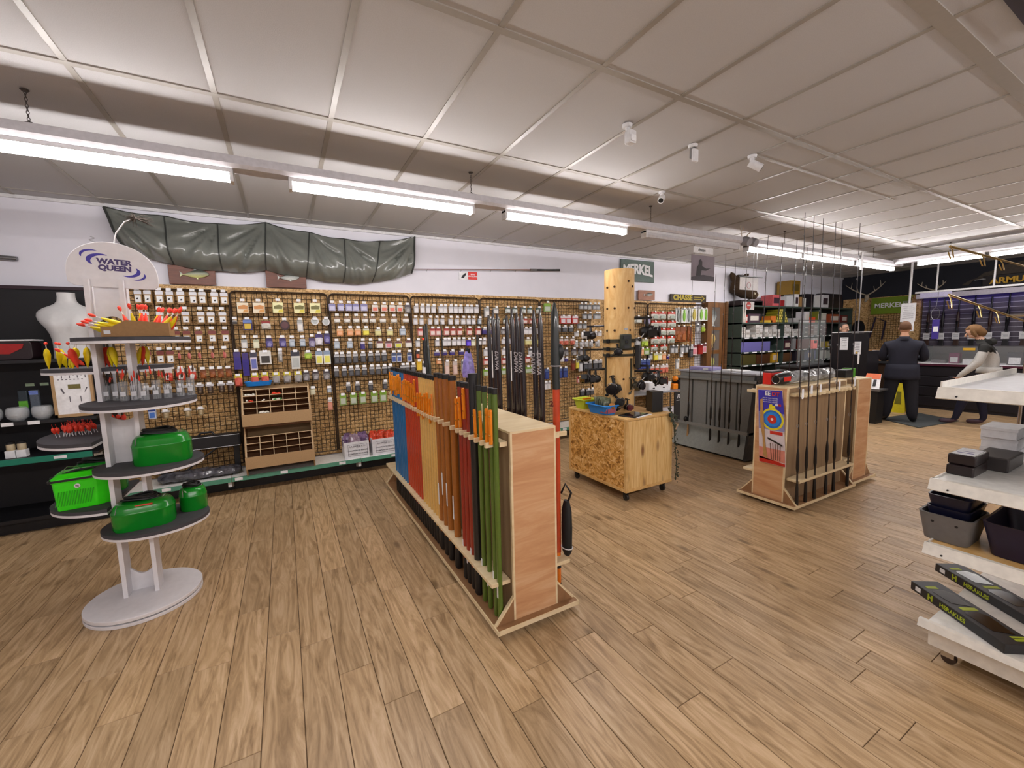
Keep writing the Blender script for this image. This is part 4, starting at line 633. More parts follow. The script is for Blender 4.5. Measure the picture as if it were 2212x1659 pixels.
def pack_meshes(k):
    """unit-size meshes: x -.5..+.5, z -1..0, thin in y; (body, header, insert)"""
    if k in PMESH: return PMESH[k]
    _, sh, cb, ch, ci = PK[k]; b, h, i = MB(), MB(), MB()
    if sh == 'card':
        b.prism([(-.5, -1), (.5, -1), (.5, -.06), (.4, 0), (-.4, 0), (-.5, -.06)], 'xz', 0, .028)
        h.prism([(-.49, -.3), (.49, -.3), (.49, -.07), (.39, -.01), (-.39, -.01), (-.49, -.07)], 'xz', -.003, -.0002)
        i.prism([(-.36, -.9), (.36, -.9), (.36, -.4), (-.36, -.4)], 'xz', -.006, -.0002)
    elif sh == 'box':
        b.box(-.5, 0, -1, .5, .06, 0); h.prism([(-.4, -.62), (.4, -.62), (.45, -.3), (.1, -.22), (-.4, -.34)], 'xz', -.004, -.0002); i.prism([(-.05, -.95), (.46, -.95), (.46, -.62), (.1, -.7)], 'xz', -.0035, -.0002)
    elif sh == 'pouch':
        P = [[(-.5 + a / 4 + (.06 if bb == 5 else 0) * (.5 - a / 4), -.018 * math.sin(PI * a / 4) * math.sin(PI * bb / 5) + .006 * ((a * 3 + bb * 7) % 3 - 1) * (0 < a < 4), -.3 - .7 * bb / 5) for bb in range(6)] for a in range(5)]
        b.grid(P, 5, 6); b.box(-.46, .004, -.98, .46, .02, -.3)
        h.prism([(-.48, -.34), (.48, -.34), (.48, -.05), (.42, 0), (-.42, 0), (-.48, -.05)], 'xz', -.004, .018)
        i.prism([(-.3, -.86), (.2, -.9), (.34, -.6), (.05, -.46), (-.26, -.55)], 'xz', -.026, -.016)
    elif sh == 'round':
        b.lathe([(.5, 0), (.5, .03)], (0, 0, -.5), 24, axis='y'); i.lathe([(.36, -.006), (.36, 0)], (0, 0, -.5), 20, axis='y'); h.prism([(-.2, -.2), (.2, -.2), (.2, .1), (-.2, .1)], 'xz', .002, .02)
    elif sh == 'jar':
        b.lathe([(.42, -1), (.47, -.95), (.47, -.3), (.38, -.22)], (0, .012, 0), 12, sy=.06); h.box(-.62, -.006, -.2, .62, .008, .06); i.ball((0, -.012, -.8), .25, .01, .12, 8, 5)
    elif sh == 'lure':
        b.ball((-.15, 0, -.6), .28, .012, .4, 8, 6); i.ball((.2, -.006, -.65), .22, .01, .36, 8, 6); h.box(-.12, 0, -.25, .12, .01, 0)
    elif sh == 'fish':
        b.prism([(-.5, -1), (.5, -1), (.5, -.08), (.35, 0), (-.35, 0), (-.5, -.08)], 'xz', 0, .02); h.box(-.35, -.004, -.1, .35, -.0002, -.01)
        pr = [(.02, -.12), (.14, -.16), (.08, -.24), (.2, -.4), (.24, -.6), (.14, -.82), (0, -.94), (-.14, -.82), (-.24, -.6), (-.2, -.4), (-.08, -.24), (-.14, -.16)]
        i.prism(pr, 'xz', -.02, -.0002)
    r = (b.mesh('stock_body', cm(cb), smooth=sh in ('pouch', 'jar')), h.mesh('header_card', cm(ch)), i.mesh('insert', cm(ci)), sh)
    allm = MB()
    for q, mb in enumerate((b, h, i)): allm.add(mb.v, mb.f, q)
    PMESH[k] = r + (allm.mesh('stock_all', [cm(cb), cm(ch), cm(ci)]),); return PMESH[k]
GN = ['', 'leftmost wire grid', 'second wire grid', 'third wire grid', 'fourth wire grid', 'fifth wire grid', 'sixth wire grid', 'seventh wire grid', 'rightmost wire grid']
NM = {'card': ('hanging_packet', 'packet'), 'pouch': ('hanging_sachet', 'sachet'), 'box': ('hanging_box', 'box'), 'round': ('line_spool', 'spool'), 'jar': ('hanging_pot', 'pot'), 'lure': ('hanging_lure', 'lure'), 'fish': ('carded_lure', 'lure')}
for g, r, items in PACKS:
    for n, (x, k, w, z0, z1, zt) in enumerate(items):
        b, h, i, sh, al = pack_meshes(k); nm, cat = NM[sh]
        if 2 <= g <= 4 or (g == 1): pass
        y = 5.385 + ((n * 7 + r * 3) % 5) * .006; H = z0 - z1; near = g <= 4
        o = put(nm, b if near else al, (x, y, z0)); o.scale = (w, 1, H)
        o.rotation_euler = (0, 0, random.uniform(-.12, .12))
        if near:
            put('header_card', h, (0, 0, 0), o); put('insert', i, (0, 0, 0), o)
            if k in ('W', 'WR'): put('lure_print', LUREM, ((n % 3 - 1) * .1, -.0005, -.62 - .05 * (n % 3)), o)
        tg = put('price_tag', TAGM, (0, -.02, (zt - z0) / H), o); tg.scale = (1 / w, 1, 1 / H)
        q = put('peg', PEGM, (0, -.015, .02), o); q.scale = (1 / w, 1, 1 / H)
        pos = 'leftmost' if n == 0 else ('rightmost' if n == len(items) - 1 else ORD[n + 1] + ' from left')
        if len(items) == 1: pos = 'alone'
        T(o, '%s, %s, row %s, %s' % (PK[k][0], pos, ('one two three four five six seven eight nine'.split())[r - 1], GN[g]), cat, 'stock hanging on the ' + GN[g])
# ======================= WHITE DISPLAY STAND =======================
SHT = plain('shelf_felt', '#46454a', .8, bump=.05); STW = plain('stand_white', '#ebe9ec', .45, var=.03)
t = EM('display_stand', (-.87, 3.27, 0)); stand = t
O('base_disc', MB().prism(circ(-.87, 3.27, .285, .285, 48), 'xy', 0, .02), STW, t, bevel=.003)
O('base_gap', MB().prism(circ(-.87, 3.27, .27, .27, 40), 'xy', .02, .028), BLACK, t)
O('base_disc', MB().prism(circ(-.87, 3.27, .285, .285, 48), 'xy', .028, .05), STW, t, bevel=.003)
for x in (-.972, -.822):
    O('upright', MB().prism([(3.25, .05), (3.36, .05), (3.36, 1.98), (3.27, 1.98), (3.25, 1.6)], 'yz', x, x + .022), STW, t)
def arch(z0, z1, dip, top=True):
    xa, xb = -.95, -.822; pts = [(xa + (xb - xa) * i / 12, (z1 if top else z0) - (dip if top else -dip) * math.sin(PI * i / 12)) for i in range(13)]
    poly = [(xa, z0), (xb, z0)] + pts[::-1] if top else [(xa, z1), (xb, z1)] + pts[::-1]
    O('cross_panel', MB().prism(poly, 'xz', 3.335, 3.35), STW, t)
arch(.05, .2, .05); arch(.88, 1.17, .03); arch(1.73, 1.97, .04, False)
# header
hp = []
for i in range(33):
    a = PI * 1.0 * i / 32; hp.append((-.845 + .203 * math.cos(a), 1.995 + .2 * math.sin(a) ** .85 - .012 * math.cos(a)))
hp += [(-1.045, 1.965), (-1.02, 1.945), (-.98, 1.94), (-.70, 1.928), (-.665, 1.93), (-.645, 1.95)]
hd = O('header_panel', MB().prism(hp, 'xz', 3.30, 3.314), STW, t, bevel=.002)
VIO = plain('logo_violet', '#4a3a72', .5); LBL = plain('logo_blue', '#4238a8', .5)
for s, z in (('WATER', 2.081), ('QUEEN', 2.045)): text('lettering', s, .041, VIO, (-.835, 3.2992, z), (PI / 2, .05, 0), t, bold=.0021, depth=.0004, sx=1.08)
def swoosh(cx, cz, r, a0, a1, w, rot):
    o, i = [], []
    for k in range(15):
        u = k / 14; a = a0 + (a1 - a0) * u; ww = w * math.sin(PI * min(1, u * .9 + .05)) ** 1.0
        o.append((cx + (r + ww) * math.cos(a), cz + (r + ww) * math.sin(a) * .62)); i.append((cx + (r - ww * .2) * math.cos(a), cz + (r - ww * .2) * math.sin(a) * .62))
    return o + i[::-1]
for a in ((-.885, 2.085, .056, 1.2, 3.7, .020), (-.925, 2.112, .05, 1.2, 3.3, .013), (-.785, 2.035, .05, -1.9, .5, .018), (-.75, 2.012, .045, -1.8, .3, .011)):
    O('logo_swoosh', MB().prism(swoosh(*a, 0), 'xz', 3.2985, 3.2998), LBL, t)
def shelf(z, poly): 
    O('shelf', MB().prism(poly, 'xy', z - .02, z), SHT, t); O('shelf_edge', MB().prism(poly, 'xy', z - .034, z - .02), STW, t)
for z, ry in ((1.64, .30), (1.27, .31), (.88, .24), (.51, .24)): shelf(z, circ(-.77, 3.27 if ry < .3 else 3.24, .262, ry, 48))
for z, ry in ((1.06, .40), (.645, .31)): shelf(z, circ(-.975, 3.5, .33, ry, 28, PI / 2, PI * 1.5))
shelf(1.465, circ(-.975, 3.56, .31, .27, 44))
O('spring', MB().tube([(-.92 + .015 * math.cos(k * .9) - .05 * (k / 40) ** 1.5, 3.31, 2.19 + k * .0035) for k in range(10)], .0015, 5), STEEL, t)
O('feather_stalk', MB().tube([(-.83, 3.31, 2.185), (-.815, 3.31, 2.25), (-.77, 3.31, 2.32), (-.72, 3.31, 2.345)], .0035, 6), PAPER, t, True)
fm = MB(); rr = random.Random(2)
for k in range(26):
    a = rr.uniform(0, 2 * PI); p = Vector((-.72, 3.31, 2.345)); fm.tube([p, p + Vector((.04 * math.cos(a) + .01, rr.uniform(-.02, .02), .03 * math.sin(a))), p + Vector((.07 * math.cos(a) + .02, rr.uniform(-.03, .03), .045 * math.sin(a) - .01))], [.003, .002, .0006], 5)
O('feather_tuft', fm, plain('feather_brown', '#4a4038', .8), t)
T(t, 'tall white display stand with grey oval shelves and purple lettered header', 'display stand')
# ---- bait cans ----
CANG = plain('can_green', '#108c24', .2, var=.02, spec=.6); CANL = plain('can_neon', '#3cf014', .3, var=.04)
CABLE = BLACK
def can(name, cx, cy, z, w, d, h, rot, label, m=CANG, rnd_=None):
    t = EM(name, (cx, cy, z)); M = Matrix.Translation((cx, cy, z)) @ Matrix.Rotation(rot, 4, 'Z')
    base = rrect(-w / 2, -d / 2, w / 2, d / 2, rnd_ or d * .42, 7); prof = [(.97, 0), (1, .012), (1, h * .62), (1.012, h * .63), (1.012, h * .68), (.985, h * .70), (.93, h * .86), (.84, h * .96), (.7, h)]
    n = len(base); b = MB(); vs = [(p[0] * s, p[1] * s, zz) for s, zz in prof for p in base]
    b.add(vs, [(i * n + j, i * n + (j + 1) % n, (i + 1) * n + (j + 1) % n, (i + 1) * n + j) for i in range(len(prof) - 1) for j in range(n)] + [tuple(range(n))[::-1], tuple(range((len(prof) - 1) * n, len(prof) * n))])
    O('can_body', b.move(M), m, t, True)
    c = MB(); r = random.Random(w * 1000)
    for k in range(4):
        rx, ry = w * .3 * (1 - .08 * k), d * .26; o = r.uniform(-.01, .01)
        c.tube([M @ Vector((rx * math.cos(a) - w * .04 + o, ry * math.sin(a) * .7 + o, h + .006 + .008 * k + .006 * math.sin(2 * a))) for a in [2 * PI * q / 14 for q in range(15)]], .006, 6)
    O('carry_strap', c, CABLE, t, True)
    O('label_sticker', MB().prism([(p[0], p[1]) for p in rrect(-.014, -.008, .014, .008, .005)], 'xy', 0, .001).move(M @ Matrix.Translation((-w * .22, -d * .33, h * .925)) @ Matrix.Rotation(.6, 4, 'X')), PAPER, t)
    O('wire_handle', MB().tube([M @ Vector(p) for p in ((-w * .4, -d * .42, h * .72), (-w * .38, -d * .3, h * .95), (-w * .3, -d * .1, h * .98))], .0022, 5).tube([M @ Vector(p) for p in ((w * .3, -d * .1, h * .98), (w * .36, -d * .1, h * 1.1), (w * .4, 0, h * .96))], .0022, 5), CHROME, t)
    return T(t, label, 'bait can', 'green bait cans on the stand'), M
can('bait_can', -.70, 3.24, .88, .285, .2, .175, .1, 'large glossy green bait can with black strap on the third right shelf')
_, M = can('bait_can', -.815, 3.21, .51, .295, .19, .155, .12, 'large glossy green bait can with red wire grip on lowest shelf')
q = bpy.data.objects[_.name]; O('red_grip', MB().tube([M @ Vector((-.06, -.075, .142)), M @ Vector((.05, -.083, .142))], .006, 8), REDP, q, True)
can('bait_can', -.60, 3.36, .51, .15, .15, .145, .3, 'small round green bait can at the back of the lowest shelf', CANG, .074)
can('bait_can', -1.12, 3.63, .645, .26, .16, .2, 0, 'dark green bait can standing behind the neon green box')
# neon box
t = EM('neon_bait_box', (-1.11, 3.36, .645)); M = Matrix.Translation((-1.11, 3.37, .645)) @ Matrix.Rotation(.14, 4, 'Z')
bx = [(-.115, -.075), (.06, -.075), (.125, -.035), (.125, .09), (-.125, .09), (-.125, -.06)]
b = MB(); k = .93; n = 6; b.add([(x * k, y * k, 0) for x, y in bx] + [(x, y, .165) for x, y in bx] + [(x * 1.05, y * 1.05, .17) for x, y in bx] + [(x * 1.05, y * 1.05, .19) for x, y in bx] + [(x * .8, y * .75, .215) for x, y in bx],
    [tuple(range(6))[::-1], tuple(range(24, 30))] + [(a * 6 + i, a * 6 + (i + 1) % 6, a * 6 + 6 + (i + 1) % 6, a * 6 + 6 + i) for a in range(4) for i in range(6)])
O('box_body', b.move(M), CANL, t, bevel=.004)
O('strap', MB().prism([(-.13, -.09), (.06, -.09), (.06, -.086), (-.13, -.086)], 'xy', .176, .188).box(-.135, -.09, .176, -.128, .09, .19).tube([(-.13, -.05, .195), (-.03, -.03, .222), (.12, .0, .222), (.135, .02, .1), (.15, -.02, .0)], .008, 6).move(M), BLACK, t)
rib = MB()
for k in range(14): rib.hexa([(-.1 + .011 * k - .02, -.0765, .03), (-.1 + .011 * k - .016, -.0765, .03), (-.1 + .011 * k - .016, -.074, .03), (-.1 + .011 * k - .02, -.074, .03)], [(-.1 + .011 * k, -.0795, .115), (-.1 + .011 * k + .004, -.0795, .115), (-.1 + .011 * k + .004, -.074, .115), (-.1 + .011 * k, -.074, .115)])
O('ribbing', rib.move(M), plain('can_neon_dark', '#1fb80a', .4), t)
O('badge', MB().lathe([(.013, -.001), (.013, .002)], (-.02, -.0795, .14), 16, axis='y').move(M), PAPER, t); O('badge_mark', MB().box(-.026, -.0815, .137, -.021, -.08, .146).box(-.019, -.0815, .134, -.014, -.08, .143).move(M), INK, t)
O('bail', MB().tube([(-.1, .0, .205), (-.07, .02, .24), (-.03, .03, .23), (.0, .03, .21)], .0022, 5).move(M), CHROME, t)
T(t, 'neon green ribbed bait box with black strap on the lower left shelf', 'bait box')
# ---- cardboard box with floats ----
KRAFT = plain('cardboard', '#a67e52', .8, var=.06, scale=60)
t = EM('cardboard_box', (-.73, 3.2, 1.64)); x0, x1, y0, y1, z = -.885, -.585, 3.13, 3.27, 1.64
b = MB().box(x0, y0, z, x1, y1, z + .005).box(x0, y1 - .004, z, x1, y1, z + .085).box(x0, y0 + .004, z, x0 + .004, y1, z + .06).box(x1 - .004, y0 + .004, z, x1, y1, z + .085)
b.prism([(x0, z), (x1, z), (x1, z + .08), (x0 + .11, z + .098), (x0 + .05, z + .062), (x0, z + .062)], 'xz', y0, y0 + .004); O('box_card', b, KRAFT, t)
O('box_label', MB().box(x0 + .012, y0 - .001, z + .02, x0 + .04, y0, z + .04), PAPER, t); T(t, 'open brown cardboard box of floats on the top shelf', 'box')
def float_mesh(body, tip, kind):
    m = MB()
    if kind == 'stick': m.lathe([(.002, 0), (.011, .02), (.014, .055), (.009, .1), (.003, .125)], n=10, mi=0); m.cyl((0, 0, .12), (0, 0, .15), .0025, n=6, mi=2); m.lathe([(.002, .145), (.008, .155), (.009, .17), (.003, .18)], n=8, mi=1)
    elif kind == 'pear': m.lathe([(.002, 0), (.006, .012), (.017, .05), (.022, .085), (.016, .11), (.004, .122)], n=12, mi=0, sy=.7); m.cyl((0, 0, .12), (0, 0, .145), .002, n=6, mi=2); m.ball((0, 0, .152), .008, mi=1, n=8, m=6)
    else: m.cyl((0, 0, 0), (0, 0, .03), .002, n=5, mi=2); m.lathe([(.002, .022), (.006, .03), (.011, .045), (.009, .058), (.002, .064)], n=9, mi=0); m.cyl((0, 0, .06), (0, 0, .085), .0012, n=5, mi=1)
    return m.mesh('float', [body, tip, PAPER], smooth=True)
FM = {'y': float_mesh(YELP, FLUO, 'stick'), 'r': float_mesh(FLUO, FLUO, 'stick'), 'Y': float_mesh(YELP, FLUO, 'pear'), 'R': float_mesh(FLUO, FLUO, 'pear'), 's': float_mesh(FLUO, REDP, 'small')}
rr = random.Random(9)
nb = [0, 0]
for k in range(20):
    yl = k < 5
    if yl: loc = (-.84 + .015 * k, 3.20 + .01 * (k % 3), 1.655 + .012 * k); rot = (rr.uniform(-.2, .2), -1.15 + rr.uniform(-.12, .1), rr.uniform(-.3, .3))
    else: loc = (-.76 + .011 * (k - 5), 3.2 + rr.uniform(-.03, .04), 1.66); rot = (rr.uniform(-.4, .3), .25 + (k - 12) * .06 + rr.uniform(-.25, .25), 0)
    f = put('fishing_float', FM['y' if yl else ('r' if k % 3 else 'y')], loc, rot=rot)
    lb = ('yellow float lying tip out of the cardboard box, %s from left' % ORD[k + 1]) if yl else ('red tipped float standing in the cardboard box, %s from the yellow ones' % ORD[k - 4]); T(f, lb, 'float', 'floats in the cardboard box')
seq = 'YYYyYRYYRRYYRyRY'
for k, c in enumerate(seq):
    x = -1.19 + .028 * k; y = 3.36 + .06 * math.sin(k) - .0 * k
    f = put('fishing_float', FM[c], (x, y if k < 12 else 3.45, 1.468), rot=(rr.uniform(-.15, .15), rr.uniform(-.32, .22), rr.uniform(0, 3)))
    T(f, '%s float standing on the upper left shelf, %s from left' % ('yellow' if c in 'yY' else 'red', ORD[k + 1]), 'float', 'floats on the upper left shelf')
f = put('fishing_float', FM['r'], (-1.03, 3.33, 1.485), rot=(0, -.85, 0)); f.scale = (1, 1, .85); T(f, 'red float lying aslant across the yellow ones on the upper left shelf', 'float', 'floats on the upper left shelf')
for k in range(30):
    x = -1.22 + .014 * (k % 12) + .01 * (k // 12); y = 3.42 + .05 * (k // 12) + rr.uniform(-.01, .01)
    f = put('fishing_float', FM['s'], (x, y, 1.061), rot=(rr.uniform(-.3, .3), rr.uniform(-.3, .3), 0)); T(f, 'small red float in the dense bunch on the middle left shelf', 'float', 'bunch of small red floats')
for k in range(5):
    f = put('fishing_float', FM['s'], (-1.06 + .022 * k, 3.60 + .02 * (k % 2), 1.061), rot=(rr.uniform(-.3, .3), rr.uniform(-.2, .2), 0)); f.scale = (1.3,) * 3; T(f, 'small red float standing apart on the middle left shelf, %s from left' % ORD[k + 1], 'float', 'loose small red floats')
# pots of floats on the second right shelf
for k in range(9):
    x = -.94 + .05 * k; y = 3.3 - .13 * math.sin(PI * k / 8) + .02 * (k % 2); h = .09 + .012 * (k % 3)
    t = EM('float_pot', (x, y, 1.27)); O('pot', MB().lathe([(.019, 1.27), (.021, 1.272), (.021, 1.27 + h), (.019, 1.27 + h)], (x, y, 0), 14), CLEAR, t, True)
    m = MB()
    for j in range(4):
        a = j * 1.6 + k; p = Vector((x + .009 * math.cos(a), y + .009 * math.sin(a), 1.275)); tpt = p + Vector((.012 * math.cos(a), .012 * math.sin(a), h + .045 + .012 * j)); q = p.lerp(tpt, .75)
        m.tube([p, q], .0015, 5, 0).tube([q, p.lerp(tpt, .82), tpt], [.002, .006, .002], 7, 1 + (j + k) % 2)
    O('float_bunch', m, [INK, FLUO, plain('wood_dark', '#4a3020', .5)], t, True); O('pot_label', MB().box(x - .012, y - .0225, 1.3, x + .012, y - .0212, 1.325), PAPER, t)
    T(t, 'clear pot of thin red floats, %s from left on the second right shelf' % ORD[k + 1], 'pot', 'pots of floats on the stand')
# ======================= BLACK SHELVING AT LEFT =======================
SHB = plain('gondola_black', '#0d0d12', .5); t = EM('black_shelving', (-2.35, 5.25, 0)); a, b = -3.25, -1.51
O('back_panel', MB().box(a, 5.46, 0, b, 5.5, 2.13), plain('peg_panel_black', '#0b0b10', .6), t); O('top_rail', MB().box(a, 5.44, 2.13, b, 5.5, 2.16), plain('rail_dark', '#2a1420', .5), t)
for z, y in ((1.5, 5.03), (.985, 4.98)): O('shelf', MB().box(a, y, z - .03, b, 5.46, z), SHB, t, bevel=.003)
O('shelf', MB().box(a, 4.93, .655, b, 5.46, .675), SHB, t); O('price_strip', MB().box(a, 4.918, .635, b - .04, 4.93, .685), plain('strip_teal', '#157a62', .4), t)
O('plinth', MB().box(a, 5.1, 0, b, 5.46, .12), SHB, t); O('bottom_shelf', MB().box(a, 4.99, .12, b, 5.46, .15), SHB, t); O('end_upright', MB().box(b - .03, 5.4, 0, b, 5.46, 2.13), SHB, t)
O('end_panel', MB().box(b - .012, 5.1, .15, b, 5.4, .65), SHB, t)
O('end_bracket', MB().hexa([(b - .04, 4.95, .63), (b - .03, 4.95, .63), (b - .03, 5.4, .5), (b - .04, 5.4, .5)], [(b - .04, 4.95, .655), (b - .03, 4.95, .655), (b - .03, 5.4, .655), (b - .04, 5.4, .655)]), OFFW, t)
for x in (-2.09, -1.935): O('price_ticket', MB().box(x, 4.974, .955, x + .07, 4.979, .985), PAPER, t)
for x in (-2.04, -1.95): O('price_ticket', MB().box(x, 5.3, 1.26, x + .055, 5.303, 1.285), plain('ticket_green', '#8a9c80', .6), t)
O('price_ticket', MB().box(-1.79, 4.914, .65, -1.71, 4.917, .675), PAPER, t)
T(t, 'black gondola shelving with teal price strip at the left edge', 'shelving')
MAN = plain('mannequin_white', '#cfcfcf', .45, var=.03)
# mannequin torso: lofted rings
t = EM('mannequin_torso', (-1.7, 5.2, 1.502)); cx, cy = -1.685, 5.24
rings = [(1.502, .125, .085, 0), (1.58, .12, .085, 0), (1.66, .118, .085, -.005), (1.72, .128, .092, -.01), (1.77, .146, .1, -.015), (1.805, .17, .102, -.014), (1.84, .19, .102, -.012), (1.875, .2, .1, -.004), (1.905, .196, .095, 0), (1.93, .178, .085, .004), (1.95, .15, .075, .006), (1.968, .112, .066, .01), (1.985, .082, .06, .012), (2.01, .064, .056, .012), (2.05, .058, .052, .01), (2.085, .06, .05, .008)]
P = []; n = 28
for z, rx, ry, dy in rings:
    row = []
    for j in range(n + 1):
        aa = 2 * PI * j / n; cc, ss = math.cos(aa), math.sin(aa); x = cx + rx * (abs(cc) ** .8) * (1 if cc > 0 else -1); y = cy + dy + ry * (abs(ss) ** .9) * (1 if ss > 0 else -1)
        if ss < 0 and 1.72 < z < 1.9:
            pec = math.exp(-((abs(x - cx) - .07) / .045) ** 2) * math.exp(-((z - 1.8) / .06) ** 2); y -= .028 * pec; y += .010 * math.exp(-((x - cx) / .018) ** 2)
        if ss < 0 and z < 1.72: y += .006 * math.exp(-((x - cx) / .02) ** 2)
        row.append((x, y, z))
    P.append(row)
m = MB().grid(P, len(rings), n + 1); m.add(P[-1][:-1], [tuple(range(n))]).add(P[0][:-1], [tuple(range(n))[::-1]])
O('torso', m, MAN, t, True, ang=70); T(t, 'white headless male mannequin torso on the black shelf', 'mannequin')
t = EM('red_reel_box', (-2.0, 5.15, 1.502)); O('box_body', MB().prism(rrect(-2.3, 1.502, -1.885, 1.66, .03), 'xz', 5.08, 5.25), plain('box_wine', '#1c0a10', .4), t, bevel=.004); O('red_panel', MB().prism([(-2.28, 1.56), (-2.02, 1.55), (-1.94, 1.6), (-1.93, 1.635), (-2.28, 1.645)], 'xz', 5.076, 5.08), plain('box_red', '#9c1210', .3), t); O('lid', MB().box(-2.3, 5.07, 1.66, -1.87, 5.26, 1.672), PAPER, t, bevel=.003); T(t, 'dark red boxed tackle kit on the top black shelf', 'box')
for k, (x, r_) in enumerate([(-2.015, .07), (-1.865, .068), (-2.17, .07)]):
    t = O('glass_bowl', MB().lathe([(r_ * .5, 0), (r_ * .9, .03), (r_, .07), (r_ * .93, .1), (r_ * .8, .115), (r_ * .76, .112), (r_ * .9, .1), (r_ * .95, .07), (r_ * .85, .034), (r_ * .4, .008)], (x, 5.05, .987), 24), CLEAR, smooth=True); T(t, ['clear plastic bowl on the black shelf, middle of three', 'clear plastic bowl on the black shelf beside the white chart', 'clear plastic bowl at the left edge of the photo'][k], 'bowl', 'bowls on the black shelf')
for k, (x, c, c2) in enumerate([(-2.03, '#26323a', '#5fae2c'), (-1.96, '#5a6470', '#6f86cc')]):
    t = EM('tackle_pouch', (x, 5.2, .987)); O('pouch', MB().box(x - .03, 5.2, .987, x + .03, 5.23, 1.23), cm(c), t, bevel=.008); O('band', MB().box(x - .028, 5.196, 1.19 if k else 1.08, x + .028, 5.2, 1.225 if k else 1.14), cm(c2), t); T(t, ['dark tackle pouch with a green band behind the bowls', 'grey tackle pouch with a blue band behind the bowls'][k], 'pouch')
t = EM('lure_chart', (-1.64, 5.03, .987)); fr = MB(); x0, x1, z0, z1, y = -1.775, -1.515, .99, 1.41, 5.0
for c in ((x0, z0, x1, z0 + .025), (x0, z1 - .012, x1, z1), (x0, z0, x0 + .018, z1), (x1 - .018, z0, x1, z1)): fr.box(c[0], y, c[1], c[2], y + .03, c[3])
O('wood_frame', fr, MDF, t); O('white_sheet', MB().box(x0 + .015, y + .012, z0 + .02, x1 - .015, y + .02, z1 - .01), PAPER, t)
pr = MB()
for k in range(8): pr.box(x0 + .04 + .025 * k, y + .011, z1 - .06 - .02 * (k % 2), x0 + .046 + .025 * k, y + .0125, z1 - .035)
for k in range(7): pr.box(x0 + .04 + .025 * k, y + .011, z1 - .095, x0 + .052 + .025 * k, y + .0125, z1 - .088)
pr.prism([(x0 + .05, 1.24), (x0 + .06, 1.245), (x0 + .075, 1.2), (x0 + .065, 1.195)], 'xz', y + .011, y + .0125).prism([(x1 - .06, 1.2), (x1 - .05, 1.21), (x1 - .035, 1.245), (x1 - .045, 1.245)], 'xz', y + .011, y + .0125).box(x0 + .1, y + .011, 1.12, x0 + .106, y + .0125, 1.17).box(x1 - .09, y + .011, 1.12, x1 - .084, y + .0125, 1.17)
O('drawings', pr, plain('chart_ink', '#5e5a62', .7), t); O('photo', MB().box(x0 + .1, y + .010, 1.235, x0 + .18, y + .0125, 1.275), cm('#6c6432'), t)
T(t, 'framed white lure chart with small drawings beside the bowls', 'chart')
for k, x in enumerate((-2.085, -2.02)):
    t = EM('bait_jar', (x, 5.1, .676)); O('jar', MB().lathe([(.025, .74), (.027, .742), (.027, .79), (.024, .795)], (x, 5.05, 0), 16), plain('jar_cream', '#b8a888', .3), t, True); O('lid', MB().lathe([(.026, .795), (.026, .812)], (x, 5.05, 0), 16), BLACK, t); O('jar_box', MB().box(x - .03, 5.02, .676, x + .03, 5.08, .74), PAPER, t, bevel=.003); T(t, ['black lidded bait jar stack on the teal edged shelf, left one', 'black lidded bait jar stack on the teal edged shelf, right one'][k], 'jar', 'bait jars')
